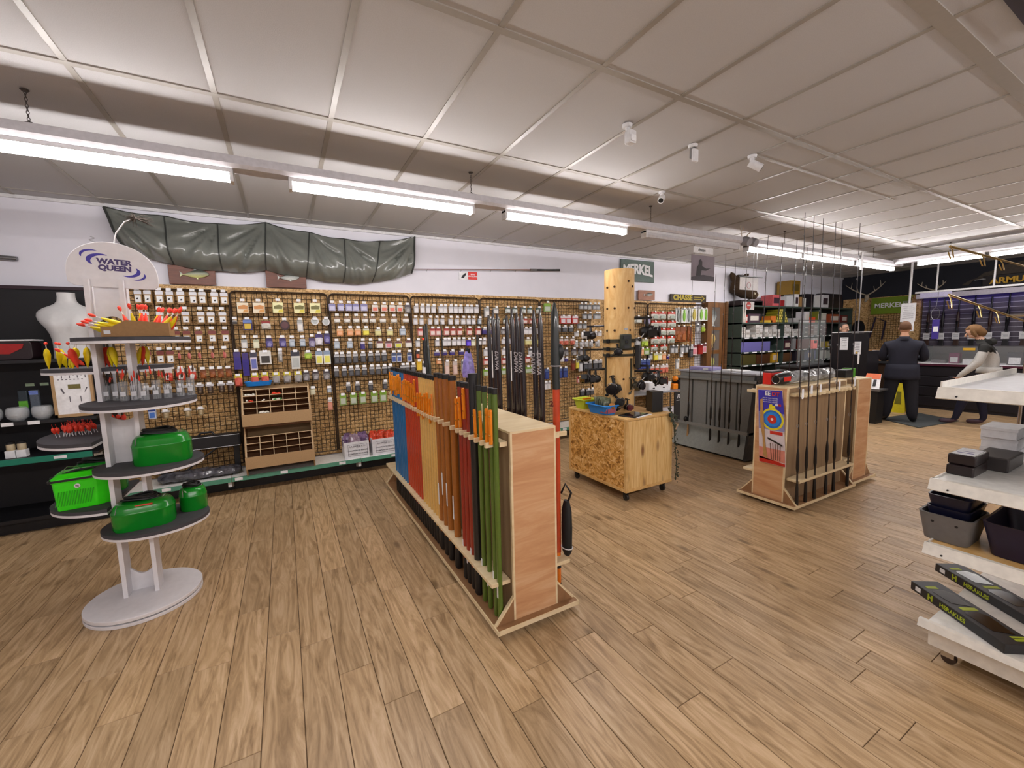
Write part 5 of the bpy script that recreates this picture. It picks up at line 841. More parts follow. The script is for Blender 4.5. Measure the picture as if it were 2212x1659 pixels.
# ======================= WOODEN ROD RACKS =======================
PLYD = wood('plywood_side_shaded', [(.3, '#80654a'), (.55, '#957a5a'), (.8, '#a98e6c')], (7, 7, .8), 2.2, .6, distort=.5)  # darker copy of the plywood: shade on the rack sides put into the colour
BROWNB = wood('base_board', [(.3, '#86603f'), (.6, '#9c744f'), (.8, '#ad8660')], (3, 1, 1), 3, .5)
def rack(label, f, Ln, W, slots, H=1.10, both=True, name='rod_rack'):
    """f(l, w, z) -> world; l along the rack from its near end, w across it"""
    p0 = f(Ln / 2, W / 2, 0); t = EM(name, p0)
    def B(l0, w0, z0, l1, w1, z1): a, b = f(l0, w0, z0), f(l1, w1, z1); return MB().box(*a, *b)
    def PR(poly, l0, l1):  # profile in (w,z) swept along l
        n = len(poly); m = MB(); m.add([f(l0, *p) for p in poly] + [f(l1, *p) for p in poly], [tuple(range(n)), tuple(range(n, 2 * n))[::-1]] + [(i, (i + 1) % n, n + (i + 1) % n, n + i) for i in range(n)]); return m
    e = .012
    O('end_panel', B(0, e, .055, .015, W - e, H - .012), PLY, t); O('end_panel', B(Ln - .015, e, .055, Ln, W - e, H - .012), PLY, t)
    for l in (-.001, Ln - .016):
        for w in (0, W - e): O('edge_strip', B(l, w, .055, l + .017, w + e, H), PINE, t)
        O('edge_strip', B(l, e, H - .012, l + .017, W - e, H), PINE, t)
    for w in (e * .3, W - e * 1.3): O('side_panel', B(.016, w, .055, Ln - .016, w + e, H - .012), PLYD, t)
    O('top_panel', B(.016, 0, H - .012, Ln - .016, W, H), PINE, t)
    F = .115
    O('base_board', B(-.045, -F, .038, Ln + .02, W + F, .055), BROWNB, t); 
    for l in (-.047, ): O('edge_strip', B(l, -F - .002, .034, l + .006, W + F + .002, .058), PINE, t)
    for w in (-F - .006, W + F): O('edge_strip', B(-.047, w, .034, Ln + .02, w + .006, .058), PINE, t)
    for s in (0, 1):
        w = (lambda q: -q) if s == 0 else (lambda q: W + q)
        for l in (0, Ln - .016):
            o = O('gusset', PR([(w(0), .055), (w(F), .055), (w(0), .19)], l, l + .015), BROWNB, t); O('gusset_edge', PR([(w(F), .056), (w(F - .012), .056), (w(0), .176), (w(0), .192)], l - .002, l + .017), PINE, t)
        lo, hi = (-.115, 0) if s == 0 else (W, W + .115)
        O('lower_rail', B(.03, lo, .255, Ln - .03, hi, .278), PINE, t, bevel=.004)
        # notched upper rail
        a = B(.03, (-.045 if s == 0 else W), 1.02, Ln - .03, (0 if s == 0 else W + .045), 1.045)
        q = sorted(slots); mids = [q[0] - .035] + [(u + v) / 2 for u, v in zip(q, q[1:])] + [q[-1] + .035]
        O('upper_rail', a, PINE, t)
        wid = min(.022, .45 * min([v - u for u, v in zip(q, q[1:])] + [.05]))
        for mm in mids:
            if mm < .03 or mm > Ln - .03: continue
            O('rail_tooth', B(mm - wid / 2, (-.115 if s == 0 else W + .045), 1.02, mm + wid / 2, (-.045 if s == 0 else W + .115), 1.045), PINE, t)
    for l in (.12, Ln - .12):
        for w in (.0, W): 
            c = f(l, w, .018); O('caster', MB().lathe([(.006, -.01), (.017, -.008), (.018, 0), (.017, .008), (.006, .01)], c, 12, axis='x').box(c[0] - .012, c[1] - .014, .026, c[0] + .012, c[1] + .014, .038), BLACK, t)
    T(t, label, 'rod rack', 'wooden rod racks'); return t
# ---- the big centre rack ----
RY = [('b', 4.16 - .0605 * k) for k in range(8)] + [('r', 3.665 - .0565 * k) for k in range(8)] + [('t', 3.205 - .0615 * k) for k in range(7)] + [('n', y) for y in (2.795, 2.705, 2.62, 2.60 - .1)] + [('R', y) for y in (2.36, 2.298, 2.232)] + [('k', 2.165), ('g', 2.085), ('g', 2.012), ('g', 1.935), ('g', 1.868 + .02)]
big = rack('long plywood rod rack on casters full of coloured poles', lambda l, w, z: (.993 + w, 1.85 + l, z), 2.66, .287, [y - 1.85 for _, y in RY])
PC = {'b': ('blue', '#1d689f'), 'r': ('red', '#bd3a18'), 't': ('tan', '#e4b766'), 'n': ('bronze', '#a5611e'), 'R': ('dark red', '#9a2a16'), 'k': ('black', '#17171a'), 'g': ('olive green', '#587026')}
PMM = {}
for k, (w, c) in PC.items():
    r = .02 if k not in 'kg' else (.026 if k == 'k' else .0145)
    if k == 'n': r = .024
    z1 = 1.30 if k not in 'nk' else (1.325 if k == 'n' else 1.36)
    cc = plain('pole_' + w.replace(' ', '_'), c, .3, var=.06, scale=50, coat=.3)
    PMM[k] = (MB().tube([(0, 0, .2), (0, 0, z1)], [r, r * .97], 14).mesh('pole_body', cc, smooth=True), MB().tube([(0, 0, z1), (0, 0, z1 + .004), (0, 0, z1 + .03)], [r * 1.1] * 3, 14).mesh('top_cap', BLACK, smooth=True),
              MB().tube([(0, 0, .056), (0, 0, .07), (0, 0, .15), (0, 0, .2)], [r * .8, r * 1.08, r * 1.08, r * 1.02], 14).mesh('butt_cap', BLACK if k != 'g' else cc, smooth=True), r)
W0 = rrect(-.0085, 0, .0085, .185, .008, 3)
WIND = MB().prism(W0, 'yz', -.006, .006).mesh('line_winder', ORANGE); WPEG = MB().cyl((-.012, 0, .05), (.008, 0, .05), .004, n=8).cyl((-.012, 0, .15), (.008, 0, .15), .004, n=8).mesh('winder_peg', BRASS)
LBLM = MB().box(-.0015, -.008, 0, .001, .008, .16).mesh('price_label', PAPER); LBLS = MB().box(-.0015, -.006, 0, .001, .006, .07).mesh('price_label', PAPER)
cnt = {}
for i, (k, y) in enumerate(RY):
    b, c, u, r = PMM[k]; t = EM('fishing_pole', (.93, y, .0)); put('pole_body', b, (0, 0, 0), t); put('top_cap', c, (0, 0, 0), t); put('butt_cap', u, (0, 0, 0), t)
    rr = random.Random(i)
    if k not in 'nk':
        zz = {'b': 1.08, 'r': 1.06, 't': .99, 'R': 1.03, 'g': 1.03}[k] + rr.uniform(-.02, .03); zz += .0 if k != 'R' else .04 * (i % 3)
        a = put('line_winder', WIND, (-r - .012, .004, zz), t, rot=(rr.uniform(-.05, .05), 0, rr.uniform(-.25, .25))); put('winder_peg', WPEG, (0, 0, 0), a)
    if k == 'n': put('price_label', LBLM, (-r - .0005, 0, .5 - .05 * (i % 3)), t)
    if k in 'gR': put('price_label', LBLS, (-r - .0005, 0, .19 + .06 * (i % 2)), t)
    cnt[k] = cnt.get(k, 0) + 1
    T(t, '%s telescopic pole on the long rack, %s' % (PC[k][0], (ORD[cnt[k]] + ' of its colour from the far end') if k != 'k' else 'the only black one'), 'fishing pole', 'poles on the left side of the long rack')
# tall dark rods on the far side
DK = plain('rod_maroon_black', '#1d1013', .25, var=.1, coat=.5); DKG = plain('rod_black_green', '#1b211d', .3, coat=.4); SIL = plain('silver_print', '#b9b4b8', .4)
for i, (y, z, st) in enumerate([(2.785, 1.76, 0), (2.71, 1.79, 1), (2.64, 1.76, 2), (2.5, 1.74, 0), (2.425, 1.78, 1), (2.36, 1.75, 2), (2.3, 1.78, 2), (2.15, 1.75, 2), (2.08, 1.75, 2)]):
    t = EM('tall_rod', (1.345, y, .056)); O('blank', MB().tube([(1.345, y, .12), (1.345, y, 1.2), (1.345, y + .01, z - .09), (1.345, y + .012, z)], [.0185, .018, .015, .006], 12), DK, t, True); O('butt_cap', MB().tube([(1.345, y, .056), (1.345, y, .12)], .02, 12), BLACK, t)
    if st == 1: O('price_label', MB().box(1.325, y - .007, 1.3, 1.3265, y + .007, 1.5), PAPER, t)
    if st == 2: text('lettering', 'DAIWA', .04, SIL, (1.3262, y + .003, 1.43), (PI / 2, PI / 2, -PI / 2 + .5), t, depth=.0005, bold=.0008, shear=.2)
    T(t, 'tall maroon-black rod behind the long rack, %s from the far end' % ORD[i + 1], 'fishing rod', 'tall rods on the right side of the long rack')
for i, (y, z, r, tl) in enumerate([(4.36, 1.74, .017, .05), (4.27, 1.76, .016, .06), (3.83, 1.76, .006, .02), (3.01, 1.62, .013, 0)]):
    t = EM('tall_rod', (1.345, y, .056)); O('blank', MB().tube([(1.345, y, .12), (1.345, y, 1.3), (1.345, y + tl, z)], [r, r, r * .7], 10), DKG, t, True); O('butt_cap', MB().tube([(1.345, y, .056), (1.345, y, .12)], r * 1.2, 10), BLACK, t)
    if i == 0: O('red_knob', MB().ball((1.32, y + .02, 1.6), .014), FLUO, t, True); O('reel_grip', MB().tube([(1.33, y, 1.3), (1.33, y + .01, 1.58)], .02, 10), BLACK, t, True)
    T(t, ['dark green-black rod with red knob at the far end of the long rack', 'plain dark green-black rod at the far end of the long rack', 'very thin dark rod behind the red poles', 'dark rod just left of the maroon-black row'][i], 'fishing rod')
# purple umbrella sleeve
t = EM('wrapped_rod_bundle', (1.34, 3.2, .056)); O('purple_sleeve', MB().lathe([(.05, 1.27), (.055, 1.3), (.045, 1.4), (.03, 1.46), (.022, 1.485)], (1.34, 3.2, 0), 10), plain('sleeve_purple', '#8a80c8', .2, var=.4, scale=30), t, True, ang=20)
O('black_tips', MB().tube([(1.34, 3.185, 1.47), (1.34, 3.18, 1.51)], .012, 8).tube([(1.34, 3.215, 1.47), (1.34, 3.22, 1.515)], .012, 8), BLACK, t); O('handles', MB().tube([(1.34, 3.185, .056), (1.34, 3.185, 1.28)], .014, 8).tube([(1.34, 3.22, .056), (1.34, 3.22, 1.28)], .014, 8), BLACK, t)
T(t, 'rod bundle in a purple clear sleeve behind the poles', 'fishing rod')
# orange rod nearest the camera
OR2 = plain('rod_orange_red', '#c4431c', .3, coat=.4); t = EM('orange_rod', (1.36, 1.955, .056))
O('orange_blank', MB().tube([(1.36, 1.955, .3), (1.36, 1.955, 1.285)], [.019, .021], 14), OR2, t, True); O('black_blank', MB().tube([(1.36, 1.955, 1.285), (1.36, 1.957, 1.42), (1.36, 1.957, 1.425), (1.36, 1.96, 1.6), (1.36, 1.962, 1.72), (1.36, 1.963, 1.78)], [.022, .022, .028, .024, .02, .006], 14), DKG, t, True)
O('silver_ring', MB().tube([(1.36, 1.957, 1.418), (1.36, 1.957, 1.424)], .0295, 14), SIL, t); O('butt', MB().tube([(1.36, 1.955, .056), (1.36, 1.955, .3)], .017, 12), plain('butt_orange', '#e8791c', .4), t, True); O('butt_band', MB().tube([(1.36, 1.955, .056), (1.36, 1.955, .1)], .019, 12).tube([(1.36, 1.955, .2), (1.36, 1.955, .225)], .019, 12), BLACK, t)
O('reel', MB().ball((1.385, 1.96, 1.5), .03, .03, .05), BLACK, t, True)
text('lettering', '25', .045, plain('print_dark_red', '#5c1c14', .5), (1.3385, 1.955, 1.2), (PI / 2, 0, -PI / 2 + .6), t, depth=.0006, bold=.002)
T(t, 'orange-red rod with thick black top at the near end of the long rack', 'fishing rod')
t = EM('black_quiver', (1.4, 1.93, .29)); O('quiver_body', MB().lathe([(.02, .28), (.036, .31), (.04, .45), (.036, .56), (.02, .62)], (1.405, 1.925, 0), 14, sx=.7), plain('quiver_cloth', '#1a1b1c', .7), t, True); O('quiver_strap', MB().tube([(1.405, 1.92, .6), (1.42, 1.9, .67), (1.4, 1.93, .72), (1.385, 1.95, .66)], .007, 6), BLACK, t, True); O('pale_cord', MB().tube([(1.405 + .03 * math.cos(a), 1.925 + .04 * math.sin(a), .33) for a in [2 * PI * q / 12 for q in range(13)]], .003, 5), PAPER, t)
T(t, 'black cloth quiver strapped to the orange rod', 'bag')
# ---- second rack (archery poster) and the one behind it ----
S2 = [.1 + .08 * k for k in range(11)]
rack('short plywood rod rack with the archery pack on its end', lambda l, w, z: (3.85 + l, 1.985 + w, z), 1.05, .287, S2)
rack('plywood rod rack behind the archery one', lambda l, w, z: (5.03 + w, 1.94 + l, z), .8, .287, [.1 + .08 * k for k in range(8)])
HB = plain('handle_black', '#18120f', .45)
def spin_rod(x, y, z0, top, label, lean=(0, 0), tag=None, grp='thin rods on the archery rack', cork=None, reel=False):
    t = EM('spinning_rod', (x, y, z0)); P = lambda z: (x + lean[0] * (z - z0), y + lean[1] * (z - z0), z); h = z0
    O('butt_grip', MB().tube([P(h), P(h + .02), P(h + .16), P(h + .2)], [.013, .015, .012, .008], 10), cork or HB, t, True); O('fore_grip', MB().tube([P(h + .3), P(h + .34), P(h + .46), P(h + .52)], [.008, .014, .012, .006], 10), HB, t, True)
    O('blank', MB().tube([P(h + .18), P(h + .6), P(h + 1.4), P(top)], [.008, .006, .004, .0025], 8), DK, t, True)
    g = MB()
    for q, r_ in ((.72, .016), (1.05, .012), (1.4, .009), (1.7, .007), (2.0, .006), (2.3, .005)):
        if h + q < top:
            c = Vector(P(h + q)) + Vector((-.006 - r_, 0, 0)); g.tube([c + Vector((r_ * math.cos(a), 0, r_ * math.sin(a))) for a in [2 * PI * k / 8 for k in range(9)]], .0014, 4, cap=False)
    O('line_guides', g, STEEL, t)
    if reel: O('reel', MB().ball(Vector(P(h + .27)) + Vector((-.05, 0, 0)), .035, .03, .04).tube([P(h + .27), Vector(P(h + .27)) + Vector((-.05, 0, 0))], .008, 6), BLACK, t, True)
    if tag: c = P(tag); O('paper_tag', MB().prism(rrect(c[0] + .01, c[2] - .07, c[0] + .045, c[2] + .02, .015), 'xz', c[1] - .012, c[1] - .011), PAPER, t)
    T(t, label, 'fishing rod', grp)
for i, (xb, xt, top, tag) in enumerate([(3.845, 3.74, 2.54, 1.08), (3.99, 3.88, 2.53, 1.1), (4.14, 4.03, 2.53, 1.1), (4.345, 4.24, 2.52, None), (4.49, 4.35, 2.52, 1.1), (4.76, 4.68, 2.56, 1.12)]):
    spin_rod(xb + .03, 1.885, .058, top, 'thin black rod on the near side of the archery rack, %s from left' % ORD[i + 1], ((xt - xb) / 2.5, 0), tag)
for i, x in enumerate((4.05, 4.3, 4.55, 4.75)):
    spin_rod(x, 2.36, .058, 2.5 - .05 * (i % 2), 'thin black rod on the back side of the archery rack, %s from left' % ORD[i + 1], (.02, 0))
# archery pack hung on the end
def pic(t, name, poly, x, c, **k): return O(name, MB().prism(poly, 'yz', x, x + .0012), c if not isinstance(c, str) else plain('pack_' + c[1:], c, .35, var=.1), t)
t = EM('archery_pack', (3.835, 2.11, .385)); A = Matrix
def q(y, z): return (y + .09 * (1.07 - z) * -.62 + .0, z)   # pack hangs slightly askew
def PP(L): return [q(*p) for p in L]
x = 3.8365
O('backing_card', MB().prism(PP([(2.012, .385), (2.243, .385), (2.243, 1.06), (2.03, 1.07)]), 'yz', 3.838, 3.846), plain('pack_white', '#d8ccd0', .35), t)
pic(t, 'blue_band', PP([(2.014, .86), (2.241, .86), (2.241, 1.058), (2.031, 1.066)]), x, '#4038a8'); pic(t, 'lilac_band', PP([(2.013, .70), (2.241, .70), (2.241, .86), (2.014, .86)]), x, '#8f8cbc'); pic(t, 'pink_band', PP([(2.013, .42), (2.241, .42), (2.241, .53), (2.013, .53)]), x, '#d88a78'); pic(t, 'red_band', PP([(2.013, .387), (2.241, .387), (2.241, .44), (2.013, .41)]), x, '#c02a1e')
cy, cz = 2.118, .80
pic(t, 'target_tab', PP([(cy - .03, cz + .1), (cy + .03, cz + .1), (cy + .022, cz + .135), (cy - .022, cz + .135)]), x - .001, '#e8d82c')
for n_, (r_, c_) in enumerate(((.1, '#e8d82c'), (.082, '#2a6ac0'), (.066, '#2f86d8'), (.04, '#c83228'), (.012, '#e8dcdc'))): pic(t, 'target_ring', PP(circ(cy, cz, r_, r_, 28)), x - .002 - .001 * n_, c_)
pic(t, 'bow_stock', PP([(2.20, .98), (2.222, .97), (2.225, .76), (2.215, .68), (2.205, .62), (2.2, .45), (2.165, .43), (2.185, .6), (2.19, .75)]), x - .004, '#b48a52')
ar = MB()
for k in range(5): ar.prism(PP([(2.14 - .022 * k, .58), (2.136 - .022 * k, .58), (2.126 - .018 * k, .43), (2.13 - .018 * k, .43)]), 'yz', x - .004, x - .001)
O('arrows', ar, cm('#6a4630'), t); pic(t, 'arrow_clip', PP([(2.16, .615), (2.03, .565), (2.03, .58), (2.16, .632)]), x - .005, '#2c2622'); pic(t, 'red_caption', PP([(2.03, .665), (2.14, .665), (2.14, .693), (2.03, .693)]), x - .001, '#c83228')
text('lettering', 'EE', .05, PAPER, (3.833, 2.152, 1.03), FX, t, bold=.0014, depth=.0004); text('lettering', 'DT', .05, plain('print_red', '#c8302c', .5), (3.833, 2.082, 1.03), FX, t, bold=.0014, depth=.0004)
for k in range(3): text('caption', 'ARC ET CIBLE FLECHES', .013, PAPER, (3.8345, 2.13, .99 - .018 * k), FX, t, depth=.0003)
for k, c_ in enumerate(('#2c3a9c', '#e0e0e4', '#c83028')): pic(t, 'flag_stripe', PP([(2.115 - .025 * k, .925), (2.09 - .025 * k, .925), (2.09 - .025 * k, .943), (2.115 - .025 * k, .943)]), x - .002, c_)
T(t, 'blue and red blister pack with bow and round target', 'archery set')
# wrapped umbrella on top and small things
t = EM('wrapped_umbrella', (4.35, 2.12, 1.1)); bag_roll('plastic_sleeve', (4.0, 2.12, 1.165), (4.92, 2.13, 1.16), .062, plain('sleeve_clear_grey', '#8f9294', .06, var=.8, scale=14, bump=.7), 8, t, 16, .9)
O('umbrella_end', MB().tube([(3.9, 2.12, 1.155), (3.93, 2.12, 1.16), (4.06, 2.12, 1.165)], [.04, .05, .055], 16), plain('nylon_black', '#141216', .4), t, True); O('red_logo', MB().box(3.93, 2.066, 1.14, 4.04, 2.07, 1.18), REDP, t); O('end_ring', MB().tube([(3.897, 2.12 + .035 * math.cos(a), 1.155 + .035 * math.sin(a)) for a in [2 * PI * k / 16 for k in range(17)]], .003, 5), CHROME, t)
T(t, 'black umbrella in crinkled clear sleeve lying on the archery rack', 'umbrella')
t = EM('red_reel_carton', (4.05, 2.21, 1.1)); O('carton', MB().box(3.95, 2.19, 1.1, 4.2, 2.27, 1.21), REDP, t, bevel=.004); O('dark_lid', MB().box(3.95, 2.19, 1.21, 4.2, 2.27, 1.225), cm('#2c1c20'), t); O('white_stripe', MB().box(4.06, 2.188, 1.12, 4.085, 2.19, 1.2), PAPER, t); T(t, 'red carton with white stripe behind the wrapped umbrella', 'box')
t = EM('green_lamp_box', (5.15, 2.1, 1.1)); O('housing', MB().box(5.05, 2.06, 1.1, 5.2, 2.16, 1.18), BLACK, t, bevel=.006); O('green_side', MB().box(5.2, 2.06, 1.1, 5.26, 2.16, 1.19), plain('box_green', '#4f9a28', .4), t, bevel=.004); T(t, 'small black and green box on the rear rack', 'box')
# ======================= GREY PLASTIC ROD RACK =======================
GR = plain('rack_grey', '#8c8e8c', .55, var=.05, scale=50); GRL = plain('rack_grey_top', '#a8aab2', .5); t = EM('grey_rod_rack', (5.2, 3.53, 0))
O('cabinet_body', MB().box(5.03, 2.98, .25, 5.42, 4.07, 1.06), GR, t, bevel=.006); O('top_panel', MB().box(5.0, 2.95, 1.06, 5.44, 4.09, 1.085), GRL, t, bevel=.006)
O('foot', MB().prism([(4.86, .03), (5.5, .03), (5.44, .3), (5.03, .3)], 'xz', 2.98, 4.07), plain('rack_grey_foot', '#9aa09c', .5), t); O('side_panel', MB().prism([(4.84, .02), (5.52, .02), (5.45, 1.06), (5.02, 1.06)], 'xz', 2.95, 2.98), plain('rack_side_dark', '#2c2d2e', .5), t)
for y in (3.2, 3.36, 3.5, 3.63, 3.86): O('groove', MB().box(5.024, y - .008, .3, 5.03, y + .008, .98), plain('groove_dark', '#3c3e3d', .6), t)
O('upper_rail', MB().box(4.97, 2.95, .965, 5.03, 4.07, 1.0), GR, t, bevel=.004); O('lower_rail', MB().box(4.89, 2.95, .33, 4.92, 4.07, .37).box(4.89, 2.95, .33, 5.03, 2.97, .37), GR, t, bevel=.004); O('plinth', MB().box(4.9, 3.0, 0, 5.48, 4.05, .03), BLACK, t)
T(t, 'grey plastic rod rack standing behind the log crate', 'rod rack')
for i, (y, ck) in enumerate([(3.11, None), (3.25, None), (3.385, None), (3.515, None), (3.865, plain('cork', '#b08a5c', .7))]):
    spin_rod(4.95, y, .13, 2.35 + .12 * (i % 3), 'thin rod on the grey rack, %s from right%s' % (ORD[i + 1], ', with cork grip' if ck else ''), (.012, 0), None, 'rods on the grey rack', ck, i == 4)
t = EM('lilac_case', (5.2, 3.8, 1.085)); O('case', MB().box(5.05, 3.6, 1.085, 5.3, 3.95, 1.13), plain('case_lilac', '#9c94c4', .4), t, bevel=.01); O('sticker', MB().box(5.047, 3.64, 1.095, 5.0495, 3.72, 1.12), PAPER, t); T(t, 'flat lilac case on top of the grey rack', 'case')
t = T(O('white_pouch', MB().box(5.1, 3.2, 1.085, 5.3, 3.5, 1.105), PAPER, bevel=.006), 'flat white packet on top of the grey rack', 'packet')
# ======================= LOG ON ITS OSB CRATE =======================
OSBC = osb('osb_crate', [(.12, '#8c5a20'), (.35, '#c88f40'), (.6, '#e0a858'), (.9, '#f4d094')], 34); PINEK = wood('knotty_pine', [(.25, '#b98544'), (.42, '#deb470'), (.7, '#f2d498')], (9, 9, .6), 3.5, .45, knots=(9, .27, '#6a2a10', (1, 1, .36)), distort=1.5)
PINEF = wood('pine_frame', [(.3, '#cf9f5a'), (.7, '#e6c083')], (4, 4, 4), 3, .5)
t = EM('log_crate', (3.05, 3.24, 0)); x0, x1, y0, y1, z0, z1 = 2.735, 3.365, 2.8, 3.69, .1, .812
O('osb_panel', MB().box(x0 + .006, y0 + .02, z0 + .02, x0 + .02, y1 - .02, z1 - .02), OSBC, t); O('pine_panel', MB().box(x0 + .03, y0 + .004, z0 + .03, x1 - .005, y0 + .02, z1 - .025), PINEK, t)
O('back_panel', MB().box(x0 + .02, y1 - .02, z0 + .02, x1 - .02, y1, z1 - .02).box(x1 - .02, y0 + .02, z0 + .02, x1, y1, z1 - .02), OSBC, t)
O('top_board', MB().box(x0, y0, z1 - .022, x1, y1, z1), PINEF, t, bevel=.003); O('bottom_board', MB().box(x0, y0, z0, x1, y1, z0 + .03), PINEF, t, bevel=.003)
for (a, b) in ((x0, y0), (x0, y1 - .03)): O('corner_strip', MB().box(a, b, z0 + .03, a + .03, b + .03, z1 - .022), PINEF, t)
for (a, b) in ((x0 + .06, y0 + .06), (x1 - .07, y0 + .06), (x0 + .06, y1 - .07), (x1 - .07, y1 - .07)):
    O('caster', MB().lathe([(.01, -.016), (.03, -.013), (.032, 0), (.03, .013), (.01, .016)], (a, b, .033), 16, axis='x').box(a - .022, b - .01, .03, a - .018, b + .02, .09).box(a + .018, b - .01, .03, a + .022, b + .02, .09).box(a - .03, b - .03, .09, a + .03, b + .03, .1), [plain('caster_dark', '#26231f', .5)], t)
T(t, 'wheeled crate of OSB and knotty pine carrying the bare log', 'crate')
LOG = wood('bare_log', [(.22, '#b98a4c'), (.42, '#dcae6c'), (.65, '#eac688'), (.85, '#f2d6a2')], (2.6, 2.6, .9), 3.0, .55, distort=2.4, bump=.15)
cx, cy = 3.045, 3.23; LR = .152; P = []; rr = random.Random(5)
for i in range(25):
    z = .812 + 1.433 * i / 24; row = []
    for j in range(33):
        a = 2 * PI * j / 32; r = LR * (1.0 + .012 * math.sin(3 * a + 1) + .01 * math.sin(2 * a + z * 3) + .006 * math.sin(5 * a + z * 7)) * (1.02 - .03 * (z - .8) / 1.4)
        row.append((cx + r * math.cos(a), cy + r * math.sin(a), z))
    P.append(row)
t = EM('log', (cx, cy, .812)); m = MB().grid(P, 25, 33); m.add(P[-1][:-1], [tuple(range(32))]).add(P[0][:-1], [tuple(range(32))[::-1]]); O('trunk', m, LOG, t, True, ang=60)
HOLE = plain('drilled_hole', '#3a220c', .9)
def on_log(px_a, z, d=.0): return (cx + (LR + d) * math.cos(px_a), cy + (LR + d) * math.sin(px_a), z)
vw = math.atan2(-cy, -cx)   # towards the camera
for z, offs in ((2.07, (-.9, -.32, .95)), (1.86, (-.9, -.3, .6, 1.3)), (1.64, (-.9, -.3, .75)), (1.15, (-.3, .3)), (2.12, (.6,))):
    for a in offs:
        p = Vector(on_log(vw + a, z, -.012)); n = Vector((math.cos(vw + a), math.sin(vw + a), 0)); O('drill_hole', MB().tube([p, p + n * .016], .011, 10), HOLE, t)
p = on_log(vw + .45, 1.652, .003); O('small_plate', MB().box(-.02, -.002, -.01, .02, .002, .01).move(Matrix.Translation(p) @ Matrix.Rotation(vw + .45 + PI / 2, 4, 'Z')), STEEL, t)
T(t, 'tall peeled bare log standing upright on the crate', 'log')
STRAP = plain('strap_olive', '#3a3524', .8); CAMO = plain('camo_plastic', '#2e3128', .6, var=.4, scale=25)
def band(z, w, label, dz=0):
    m = MB(); n = 32; vs = []
    for k in range(n):
        a = 2 * PI * k / n; zz = z + dz * math.cos(a - vw)
        for r, h in ((LR + .008, -w / 2), (LR + .014, -w / 2), (LR + .014, w / 2), (LR + .008, w / 2)): vs.append((cx + r * math.cos(a), cy + r * math.sin(a), zz + h))
    fs = [(k * 4 + j, ((k + 1) % n) * 4 + j, ((k + 1) % n) * 4 + (j + 1) % 4, k * 4 + (j + 1) % 4) for k in range(n) for j in range(4)]
    t = EM('webbing_strap', (cx, cy, z)); O('webbing', m.add(vs, fs), STRAP, t)
    c = on_log(vw - .7, z, .018); O('buckle', MB().box(-.02, -.006, -.02, .02, .006, .02).move(Matrix.Translation(c) @ Matrix.Rotation(vw - .7 + PI / 2, 4, 'Z')), BLACK, t, bevel=.003); T(t, label, 'strap', 'straps around the log')
band(1.535, .035, 'olive webbing strap around the log behind the trail camera, top one'); band(1.455, .028, 'olive webbing strap around the log below the trail camera, middle one'); band(1.392, .024, 'dark webbing strap around the log, lowest of three')
def on_box(a, z, d, w, h, dep, m, t, name, bev=.006): 
    return O(name, MB().box(-w / 2, -dep / 2, -h / 2, w / 2, dep / 2, h / 2).move(Matrix.Translation(on_log(a, z, d)) @ Matrix.Rotation(a + PI / 2, 4, 'Z')), m, t, bevel=bev)
a = vw + .3; t = EM('trail_camera', on_log(a, 1.46, .05)); on_box(a, 1.525, .052, .105, .15, .065, CAMO, t, 'housing', .012); on_box(a, 1.57, .086, .07, .04, .008, BLACK, t, 'led_window', .002); on_box(a, 1.525, .087, .028, .028, .008, plain('lens_glass', '#0a0c10', .1), t, 'lens', .006); on_box(a, 1.475, .087, .05, .03, .006, DGREY, t, 'sensor_window', .003)
T(t, 'dark camouflage trail camera strapped to the log', 'camera')
a = vw + 1.35; t = EM('trail_camera', on_log(a, 1.3, .05)); on_box(a, 1.37, .04, .09, .24, .05, DGREY, t, 'housing', .01); on_box(a, 1.43, .066, .06, .06, .006, BLACK, t, 'led_window', .002); T(t, 'tall dark trail camera on the right side of the log', 'camera')
for a, z0_, lab in ((vw + .85, 1.36, 'dark webbing strap end hanging down the right of the log'), (vw - 1.0, 1.38, 'brown webbing strap end hanging down the left of the log')):
    T(O('strap_end', MB().hexa([(-.012, -.002, 0), (.012, -.002, 0), (.012, .002, 0), (-.012, .002, 0)], [(-.014, -.002, .32), (.014, -.002, .32), (.014, .002, .32), (-.014, .002, .32)]).move(Matrix.Translation(on_log(a, z0_ - .32, .008)) @ Matrix.Rotation(a + PI / 2, 4, 'Z')), STRAP), lab, 'strap')
